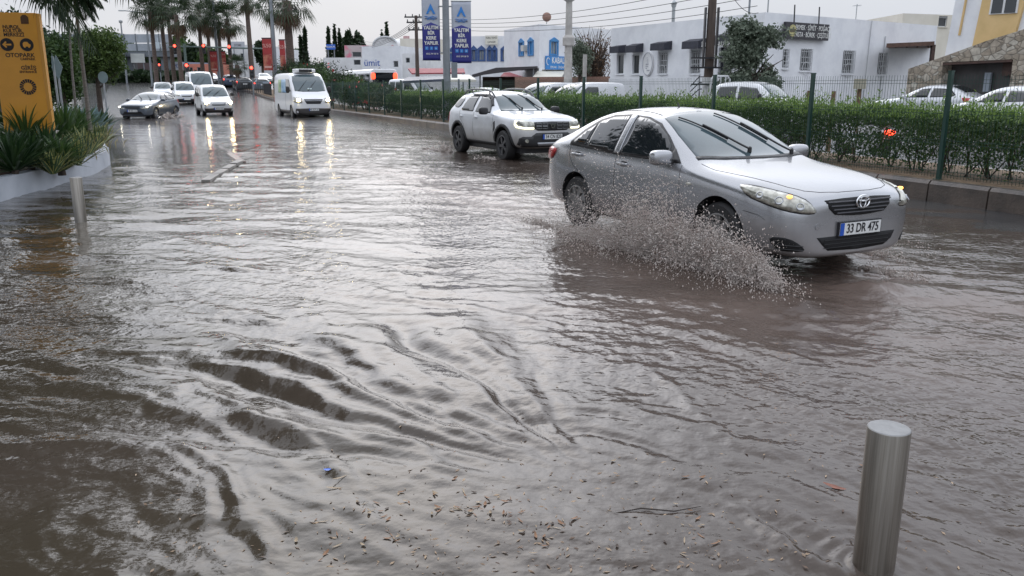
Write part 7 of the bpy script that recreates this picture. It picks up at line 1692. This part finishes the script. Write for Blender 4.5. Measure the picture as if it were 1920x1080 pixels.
# ------------------------------------------------------------------ tents and umbrellas
slab_awning('dark_tent', 'dark flat market tent in front of the shops behind the fence', [at(752, 152, 50), at(832, 148, 50), at(830, 143, 55), at(765, 144, 55)], M('tent_navy', (.06, .07, .10), .5, var=.3, vs=1), .14, [at(754, 152, 50), at(830, 148, 50)])
slab_awning('white_parasol', 'wide off white sunshade beside the grey banner post', [at(826, 149, 52), at(893, 149, 52), at(880, 140, 56), at(835, 139, 56)], AWNC, .14, [at(860, 148, 52)])
slab_awning('red_shop_roof', 'dark red shop roof band behind the banner post', [at(772, 137, 64), at(872, 136, 64), at(870, 128, 68), at(765, 128, 68)], AWNR, .1, [at(780, 137, 64), at(868, 136, 64)])
slab_awning('grey_tent', 'small pitched grey tent roof right of the bus', [at(700, 140, 84), at(722, 140, 84), at(711, 125, 86)], M('tentg', (.12, .12, .13), .6), .12, [at(702, 140, 84), at(720, 140, 84)])
for i, (px, Y, y0, lb) in enumerate([(1612, 19.5, 150, 'tallest brown wooden stake behind the hedge by the parked silver sedan'), (1516, 21, 170, 'short brown wooden stake left of the tallest one'), (1562, 20.5, 171, 'short brown wooden stake just left of the parked silver sedan')]):
    c = at(px, y0, Y); m = MB(); m.tube([(0, 0, 0), (.02, 0, c.z-.2)], [.06, .05], 7); tag(m.build('wooden_stake', M('stake_wood', (.16, .10, .06), .85, var=.3, vs=9), None, loc=(c.x, Y, .2)), lb, 'stake', 'wooden stakes')
m = MB(); c = at(1616, 148, 19.3); m.box((-.13, -.03, -.22), (.13, .03, 0)); tag(m.build('small_notice', M('notice', (.35, .33, .26), .6), None, loc=(c.x, 19.38, c.z)), 'small pale notice fixed to the tallest wooden stake', 'notice')
# ------------------------------------------------------------------ vehicles in place
WVP = paint('van_white', (.74, .75, .77), .3, 0., (.22, .19, .15), (.1, .6), .5)
def heading(y): return Vector((cos(y), sin(y), 0))
def gpos(px, py):
    p = gr(px, py)
    for _ in range(12):
        z = zg(p.y); p = gr(px, py, z) if CAMH-z > .3 else p
    return p
sed, _sb = silver_sedan(); suvr, _ub = suv()
tv, tb = van('refrigerated_van', 'tall white refrigerated van with lit headlamps and a roof cooling unit', (-10.83, 45.57, 0), -1.11, WVP, H=2.42, W=1.0, front=.95, rear=-4.5, wb=3.3, hood=(1.10, 1.40), wsx=(.30, -.62), r=.35, glaz=False, bump=M('bumper_grey', (.05, .045, .045), .5), hl=(.84, 1.12), rearw=False, ptxt='48 ADP 307', lvl=3)
m = MB(); m.box((-1.25, -.55, 2.40), (-.55, .55, 2.60)); ro = m.build('cooling_unit', WVP, tv, bevel=.05); MB().box((-.56, -.34, 2.43), (-.53, .34, 2.58)).build('cooler_grille', BLACK, ro)
tb.panel([(-.9, -2, 2.05), (-2.35, -2, 2.05), (-2.35, -2, 1.35), (-.9, -2, 1.35)], (0, 1, 0), M('blue_picture', (.06, .25, .50), .4, col2=(.35, .50, .60), vs=2), 'side_picture', .012, .01, .15); tb.panel([(-2.5, -2, 2.05), (-3.2, -2, 2.05), (-3.2, -2, 1.35), (-2.5, -2, 1.35)], (0, 1, 0), M('green_picture', (.10, .28, .12), .4, col2=(.5, .55, .3), vs=3), 'side_picture', .012, .01, .15)
tb.panel([(.22, -.12, 1.46), (.22, .1, 1.46), (.18, .1, 1.54), (.18, -.12, 1.54)], (-.45, 0, -.9), M('signpale2', (.5, .6, .62), .5), 'dash_card', .02, .005, .1)
p = gpos(412, 218.5)-heading(-1.10)*.8; van('compact_van', 'silver white compact van with both headlamps lit, driving towards the camera', (p.x, p.y, .0), -1.10, paint('van_silver', (.62, .63, .64), .3, .3), H=1.80, ptxt='48 EH 935', bump=M('bumper_brown', (.045, .035, .035), .5))
p = gpos(250, 225)-heading(-1.58)*.9; hb = hatchback('grey_hatchback', 'blue grey hatchback turning through shallow water at the left', (p.x, p.y, -.02), -1.58, paint('hatch_grey', (.11, .13, .16), .28, .5), lit('lamp_mid', (1, .93, .75), 18.))
p = gpos(352, 199)-heading(-1.12)*.8; van('white_estate_van', 'white van with a dark grille waiting behind the grey hatchback', (p.x, p.y, zg(p.y)), -1.12, WVP, H=1.82, lamps=None, bump=BLACK)
c = at(306, 165, 76); van('white_pickup_van', 'white vehicle with one headlamp shining behind the grey hatchback', (c.x, 76, zg(76)-.05), -1.15, WVP, H=1.60, W=.84, hood=(.80, 1.0), lamps=lit('lamp_bright', (1, .95, .85), 22.))
c = at(378, 160, 72); van('tall_white_van', 'tall white panel van behind the compact van', (c.x, 72, zg(72)), -1.12, WVP, H=2.55, W=.98, front=.95, rear=-4.3, wb=3.3, hood=(1.1, 1.42), wsx=(.3, -.6), r=.35, glaz=False, lamps=None, hl=(.84, 1.1))
simple = [('red_car', 'red car with glowing lights beside the left traffic signal pole', 376, 93, 1.95, (.40, .02, .02), True, False), ('dark_car', 'dark car behind the junction railing, right of the compact van', 452, 92, 2.0, (.03, .035, .04), True, False), ('grey_car', 'grey car behind the railing left of the refrigerated van', 484, 90, 2.0, (.12, .15, .18), True, False), ('white_car', 'small white car far off between the tall slender palm and the van', 500, 108, -1.1, (.6, .6, .6), False, False), ('pale_car', 'pale car far off behind the compact van', 400, 108, -1.1, (.45, .45, .47), False, False), ('blue_car', 'dark blue car far off behind the middle palm trunks', 428, 100, 2.0, (.05, .07, .12), True, False)]
for i, (nm, lb, px, Y, yw, colr, rl, sdn) in enumerate(simple):
    c = at(px, 160, Y); hatchback(nm, lb, (c.x, Y, zg(Y)), yw, paint('far_paint_%d' % i, colr, .3, .3), None if rl else HEADDIM, simple=True, rear_lit=rl)
# parked beyond the median
def hpos(px, Y, z=.2): c = at(px, 160, Y); return (c.x, Y, z+zg(Y))
hatchback('parked_sedan', 'parked pale silver sedan with a red tail lamp behind the hedge at the right', hpos(1690, 33.5, .32), 2.12, paint('sed_white', (.66, .68, .71), .3, .2), None, simple=False, sedan=True)
hatchback('parked_car', 'white parked car mostly hidden by the hedge at the far right', hpos(1822, 27., .28), 2.0, WVP, None, sedan=True, simple=True)
c = hpos(1636, 18.2, .2); sc_ = empty('scooter', c, 1.9, 'scooter with a glowing red tail lamp glimpsed through the lower hedge at the right', 'scooter'); SCP = paint('scooter_white', (.6, .6, .62), .3, 0.)
m = MB(); m.prism([(-.55, .38), (-.62, .62), (-.45, .74), (.0, .70), (.12, .42), (.38, .36), (.48, .50), (.56, .95), (.64, .93), (.66, .40), (.50, .24), (-.2, .24), (-.42, .28)], (0, -.14, 0), (1, 0, 0), (0, 0, 1), (0, .28, 0)); m.build('body', SCP, sc_, bevel=.04)
m = MB(); m.box((-.60, -.13, .745), (.02, .13, .82)); m.build('seat', BLACK, sc_, bevel=.03)
m = MB(); m.tube([(.57, 0, .9), (.52, 0, 1.02)], .025, 8); m.tube([(.50, -.32, 1.04), (.53, 0, 1.02), (.50, .32, 1.04)], .018, 8); m.build('handlebar', BLACK, sc_, smooth=True)
m = MB(); capsule_box(m, (-.64, 0, .60), .04, .13, .06, 6); m.build('tail_lamp', lit('scooter_red', (1, .05, .02), 9.), sc_, smooth=True)
for x in (-.42, .72): wheel(sc_, x, .05, .24, .10, spokes=5, rimmat=STEEL)
van('parked_van', 'white parked panel van with a round badge on its side behind the fence', hpos(1050, 37), -2.45, WVP, H=1.70, glaz=False, lamps=None)
van('parked_van', 'white parked van partly hidden behind the white SUV roof rails', hpos(990, 41), -2.3, WVP, H=1.70, glaz=False, lamps=None)
van('parked_people_carrier', 'white people carrier with dark side windows under the dark tent', hpos(800, 62), -.72, WVP, H=1.9, lamps=None)
hatchback('parked_hatchback', 'pale hatchback with a teal tinted windscreen beside the grey banner post', hpos(868, 45), -2.2, paint('pale_blue_car', (.42, .52, .54), .3, .2), None, simple=True)
# pickup truck
def pickup():
    root = empty('pickup_truck', hpos(1484, 27.5), -.72, 'white pickup truck with a headboard rack behind the hedge below the olive tree', 'pickup truck')
    rows = [(.82, .62, .36, .90, None), (.74, .78, .32, .98, None), (.4, .84, .3, 1.04, None), (0, .84, .3, 1.08, None), (-.15, .84, .3, 1.12, None), (-.32, .84, .3, 1.25, .62), (-.62, .84, .3, 1.55, .58), (-.9, .84, .3, 1.68, .57), (-1.5, .84, .3, 1.70, .57), (-2.3, .84, .3, 1.68, .56), (-2.42, .84, .3, 1.55, .58), (-2.5, .84, .3, 1.10, None), (-2.6, .84, .3, 1.05, None), (-4.2, .84, .36, 1.05, None), (-4.28, .8, .42, 1.0, None)]
    B = Body(gen_st(rows, 1.06, .65), WVP, root, [(0, .4, .55, .35), (-3.0, .4, .55, .35)], 2, crease={4: .3, 3: .3})
    B.panel([(-.26, .66, 1.2), (-.2, 0, 1.18), (-.26, -.66, 1.2), (-.84, -.5, 1.6), (-.8, 0, 1.62), (-.84, .5, 1.6)], (-.4, 0, -.9), WSCREEN, 'windscreen', .008, .01, .1)
    for sg in (-1, 1):
        B.panel([(-.55, sg, 1.10), (-.85, sg, 1.46), (-1.45, sg, 1.52), (-1.45, sg, 1.10)], (0, -sg, 0), GLASS, 'side_window', .012, .012, .08); B.panel([(-1.55, sg, 1.10), (-1.55, sg, 1.52), (-2.2, sg, 1.50), (-2.25, sg, 1.12)], (0, -sg, 0), GLASS, 'side_window', .012, .012, .08)
        B.panel([(.8, sg*.5, .86), (.7, sg*.8, .88), (.5, sg*.84, .88), (.5, sg*.84, .74), (.7, sg*.8, .72), (.82, sg*.5, .72)], (-.8, -sg*.6, 0), LENS, 'headlight', .01, .012, .07)
    B.panel([(2, -.45, .86), (2, .45, .86), (2, .42, .72), (2, -.42, .72)], (-1, 0, 0), BLACK, 'grille', .01, .01, .1)
    m = MB()
    for sg in (-1, 1): m.tube([(-2.55, sg*.7, 1.0), (-2.5, sg*.66, 1.75), (-2.5, sg*.5, 1.86)], .03, 7)
    m.tube([(-2.5, -.5, 1.86), (-2.5, .5, 1.86)], .03, 7)
    for y in (-.35, 0, .35): m.tube([(-2.5, y, 1.05), (-2.5, y, 1.86)], .02, 6)
    m.build('headboard_rack', IRON, root, smooth=True); mirrors(root, B, -.62, .86, 1.2, BLACK, (.05, .09, .10))
    for x in (0, -3.0):
        for sg in (-1, 1): wheel(root, x, sg*.82, .35, .22, spokes=6)
pickup()
# bus
def bus():
    c = at(721, 160, 76); yaw = atan2(DV.y, DV.x); root = empty('city_bus', (c.x, 76, .2+zg(76)-.5), yaw, 'white city bus with glowing red rear lamps behind the oleanders', 'bus')
    # local +x is the direction it drives (away from the camera); rear face at x = 0
    m = MB(); P = [(-1.2, .35), (1.2, .35), (1.24, 1.2), (1.22, 2.6), (1.12, 2.85), (.9, 2.95), (-.9, 2.95), (-1.12, 2.85), (-1.22, 2.6), (-1.24, 1.2)]
    m.prism(P, (0, 0, 0), (0, 1, 0), (0, 0, 1), (11.5, 0, 0)); m.build('body', WVP, root, bevel=.06)
    MB().hexa([(x, y, z) for z in (1.5, 2.65) for x, y in ((-.03, -1.08), (-.03, 1.08), (.02, 1.08), (.02, -1.08))]).build('rear_window', GLASS, root)
    for sg in (-1, 1):
        for k in range(6): x = .4+k*1.85; MB().box((x, sg*1.225-.02, 1.35), (x+1.75, sg*1.225+.03, 2.5)).build('side_window', GLASS, root)
        m = MB(); capsule_box(m, (-.04, sg*1.0, 2.35), .06, .2, .28, 6); m.build('rear_lamp', lit('bus_red', (1, .07, .03), 3.), root, smooth=True)
        m = MB(); capsule_box(m, (-.04, sg*1.05, .95), .05, .1, .22, 6); m.build('rear_lamp', REDLENS, root, smooth=True)
        for x in (2.6, 8.8): wheel(root, x, sg*1.2, .48, .28, spokes=8)
    MB().box((-.06, -1.2, .35), (.0, 1.2, .6)).build('bumper', BLACK, root, bevel=.02)
bus()
# ------------------------------------------------------------------ splashes: jets of droplets thrown by the wheels
SPL = M('muddy_spray', (.50, .41, .36), .12, spec=.8, col2=(.80, .74, .69), vs=6, trans=.22, ior=1.33)
OCT_V = np.array([(1, 0, 0), (-1, 0, 0), (0, 1, 0), (0, -1, 0), (0, 0, 1), (0, 0, -1)], dtype=float)
OCT_F = np.array([(0, 2, 4), (2, 1, 4), (1, 3, 4), (3, 0, 4), (2, 0, 5), (1, 2, 5), (3, 1, 5), (0, 3, 5)])
def splash(name, label, root, jets, seed, size=.008):
    """jets: list of (origin, mean velocity, spread, jet count, drops per jet); thrown in the vehicle's own frame"""
    rs = np.random.RandomState(seed); P = []; Vv = []
    for o, v, sp_, nj, nd in jets:
        for _ in range(nj):
            vj = np.array(v)*(.35+.9*rs.rand(1)**.8)+rs.normal(size=3)*np.array(sp_); oj = np.array(o[:3])+rs.normal(size=3)*np.array([.10, .03, .0]); vj[2] = abs(vj[2]); T = max(2*vj[2]/9.8, .05)
            oj[0] += o[3]*rs.rand()
            ph = rs.rand(); t = T*np.clip(ph+rs.normal(0, .13, nd), 0, 1.02); k = nd
            vi = vj+rs.normal(size=(k, 3))*np.array([.26, .18, .22]); p = oj+vi*t[:, None]; p[:, 2] = np.maximum(oj[2]+vi[:, 2]*t-4.9*t*t, .0); P.append(p); vi = vi.copy(); vi[:, 2] -= 9.8*t; Vv.append(vi)
    P = np.concatenate(P); Vv = np.concatenate(Vv); n = len(P); P[:, 2] += rs.rand(n)*.02
    d = Vv/np.linalg.norm(Vv, axis=1)[:, None]; e = np.cross(d, [0, 0, 1.]); e /= np.linalg.norm(e, axis=1)[:, None]+1e-6; f = np.cross(d, e)
    r = size*(rs.rand(n)**3.5*1.5+.36); st = 1+1.6*rs.rand(n)**2
    V = P[:, None, :]+r[:, None, None]*(OCT_V[None, :, 0:1]*d[:, None]*st[:, None, None]+OCT_V[None, :, 1:2]*e[:, None]+OCT_V[None, :, 2:3]*f[:, None]); F = (OCT_F[None]+6*np.arange(n)[:, None, None]).reshape(-1, 3)
    o = npmesh(name, V.reshape(-1, 3), F, SPL, None, smooth=True); o.location = (root.location.x, root.location.y, 0); o.rotation_euler = (0, 0, root.rotation_euler[2]); tag(o, label, None, None, 'stuff'); return o
splash('water_splash', 'brown spray thrown up along the side of the silver sedan', sed, [
    ((.15, -1.0, .0, -.9), (-1.5, -.5, 2.45), (.8, .26, .55), 560, 140), ((-.7, -1.05, .0, -1.1), (-1.3, -.6, 1.7), (.6, .4, .45), 210, 80), ((.85, -.95, .0, -.9), (-.3, -.45, 1.95), (.8, .26, .5), 620, 120), ((.7, -1.0, 0, -3.2), (-.8, -.5, .8), (.9, .28, .25), 520, 65), ((.30, -1.02, 0, -.55), (-.05, -.30, 2.15), (.35, .18, .5), 330, 120), ((-2.2, -1.0, 0, -1.2), (-1.2, -.5, .8), (.5, .35, .3), 110, 50)], 3, .0043)
splash('water_splash', 'paler spray thrown forward at the far front corner of the silver sedan', sed, [((.3, 1.0, 0, -.8), (.3, 1.5, 1.1), (.6, .5, .4), 170, 60), ((.9, .5, 0, -.3), (.8, .7, .5), (.5, .5, .2), 90, 40)], 4, .0048)
splash('water_splash', 'low spray at the rear wheel of the white SUV', suvr, [((-2.75, -1.05, 0, -.3), (-.9, -.5, 1.3), (.4, .25, .4), 40, 50), ((-.1, -1.05, 0, -.3), (-.7, -.4, .7), (.3, .25, .2), 25, 40), ((-2.7, -1.1, 0, -1.5), (-.9, -.8, .5), (.5, .4, .2), 40, 40)], 5, .011)
splash('water_splash', 'small splash beside the turning grey hatchback', hb[0], [((-.3, 1.0, 0, -.6), (-.9, .6, 1.4), (.5, .3, .4), 60, 40), ((-2.2, 1.0, 0, -.6), (-.9, .6, .9), (.5, .3, .3), 30, 40)], 6, .022)
# ------------------------------------------------------------------ floating litter
LEAFM = [M('dead_leaf', (.16, .075, .035), .6, col2=(.30, .16, .08), vs=20), M('pale_leaf', (.34, .26, .17), .6, var=.3, vs=20), M('dark_leaf_litter', (.05, .03, .02), .6, var=.3, vs=20)]
def leaf_mesh(L_, W_, curl, mat, seed):
    rr = random.Random(seed); V = []; F = []; k = 6
    for i in range(k+1):
        t = i/k; w_ = W_*sin(pi*min(1, t*.92+.05))**.8*.5*rr.uniform(.85, 1.1); x = (t-.5)*L_; z = curl*(2*t-1)**2*L_*.3
        V += [(x, -w_, z+curl*w_*.5), (x, 0, z), (x, w_, z+curl*w_*.5)]
    for i in range(k):
        for j in range(2): F.append((i*3+j, i*3+j+1, i*3+4+j, i*3+3+j))
    me = bpy.data.meshes.new('leaf'); me.from_pydata(V, [], F); me.materials.append(mat); me.shade_smooth(); return me
LM = [leaf_mesh(.045, .016, .5, LEAFM[0], 1), leaf_mesh(.035, .018, .7, LEAFM[1], 2), leaf_mesh(.06, .010, .3, LEAFM[0], 3), leaf_mesh(.028, .016, .4, LEAFM[2], 4), leaf_mesh(.05, .007, .2, LEAFM[1], 5)]
rr = random.Random(12); cnt = 0; CLU = [(rr.uniform(620, 1350), rr.uniform(880, 1070), rr.uniform(12, 60), rr.uniform(6, 22), rr.uniform(-.5, .9)) for _ in range(13)]
while cnt < 130:
    c_ = rr.choice(CLU); u_, v_ = rr.gauss(0, c_[2]), rr.gauss(0, c_[3]); px, py = (c_[0]+u_, c_[1]+u_*c_[4]*.5+v_) if rr.random() < .72 else (rr.gauss(1080, 330), rr.gauss(1000, 95))
    if not (380 < px < 1900 and 800 < py < 1078): continue
    if rr.random() > .35+.65*(math.hypot((px-1000)/500, (py-1000)/200) < 1): continue
    p = gr(px, py); i = rr.choice((0, 0, 1, 2, 3, 4)); o = bpy.data.objects.new('floating_leaf', LM[i]); COL.objects.link(o)
    o.location = (p.x, p.y, water_z(p.x, p.y)+.003); o.rotation_euler = (rr.uniform(-.2, .2), rr.uniform(-.2, .2), rr.random()*6.3); s_ = rr.uniform(.4, .95); o.scale = (s_,)*3
    tag(o, ['small reddish brown leaf afloat in the muddy foreground water', 'small pale tan leaf afloat in the muddy foreground water', 'narrow reddish brown leaf afloat in the muddy foreground water', 'tiny dark scrap of leaf afloat in the foreground water', 'thin pale straw sliver afloat in the foreground water'][i], 'leaf', 'leaves floating in the foreground'); cnt += 1
def floater(name, label, cat, px, py, me_, rz, s_=1.):
    p = gr(px, py); o = bpy.data.objects.new(name, me_); COL.objects.link(o); o.location = (p.x, p.y, water_z(p.x, p.y)+.004); o.rotation_euler = (.1, .1, rz); o.scale = (s_,)*3; tag(o, label, cat)
floater('bark_piece', 'rusty brown piece of bark floating left of the large bollard', 'bark', 1564, 918, leaf_mesh(.10, .03, .2, M('bark_red', (.22, .09, .06), .7, var=.3, vs=20), 9), -.5)
floater('plastic_scrap', 'small bright blue plastic scrap floating on the water', 'litter', 614, 890, leaf_mesh(.035, .02, .4, M('blue_plastic', (.02, .12, .55), .3), 10), .3)
floater('straw_piece', 'long yellowish straw near the blue scrap, upper one', 'straw', 637, 906, leaf_mesh(.08, .010, .2, LEAFM[1], 11), .8)
floater('straw_piece', 'long yellowish straw near the blue scrap, lower flat one', 'straw', 627, 922, leaf_mesh(.075, .012, .2, LEAFM[1], 12), .1)
m = MB(); m.tube([(-.18, 0, 0), (-.06, .03, .008), (.08, .02, .0), (.2, .05, .006)], [.002, .0035, .003, .0015], 5); me_ = m.build('twig', M('twig_dark', (.03, .02, .015), .7), None); p = gr(1230, 966); me_.location = (p.x, p.y, water_z(p.x, p.y)+.004); tag(me_, 'thin dark twig floating in the middle foreground', 'twig')
# finer litter nobody could count
rs = np.random.RandomState(8); n = 900; px = rs.normal(1000, 380, n); py = 1080-np.abs(rs.normal(0, 150, n)); P = []
for a, b_ in zip(px, py):
    if 250 < a < 1920 and b_ > 620: p = gr(a, b_); P.append((p.x, p.y, water_z(p.x, p.y)+.002))
P = np.array(P); k = len(P); ang = rs.rand(k)*6.3; d = np.stack([np.cos(ang), np.sin(ang), 0*ang], 1); e = np.stack([-np.sin(ang), np.cos(ang), .3+0*ang], 1); s_ = (.003+.008*rs.rand(k)**2)[:, None]
V = np.stack([P-d*s_*1.6, P-e*s_*.5, P+d*s_*1.6, P+e*s_*.5], 1).reshape(-1, 3); o = npmesh('leaf_litter', V, np.arange(4*k).reshape(k, 4), leafmat('litter', (.08, .045, .03), (.38, .27, .17), tr=0.)); tag(o, 'fine leaf litter scattered on the foreground water', kind='stuff')
# parts that look different from their copies need no more than their name; done
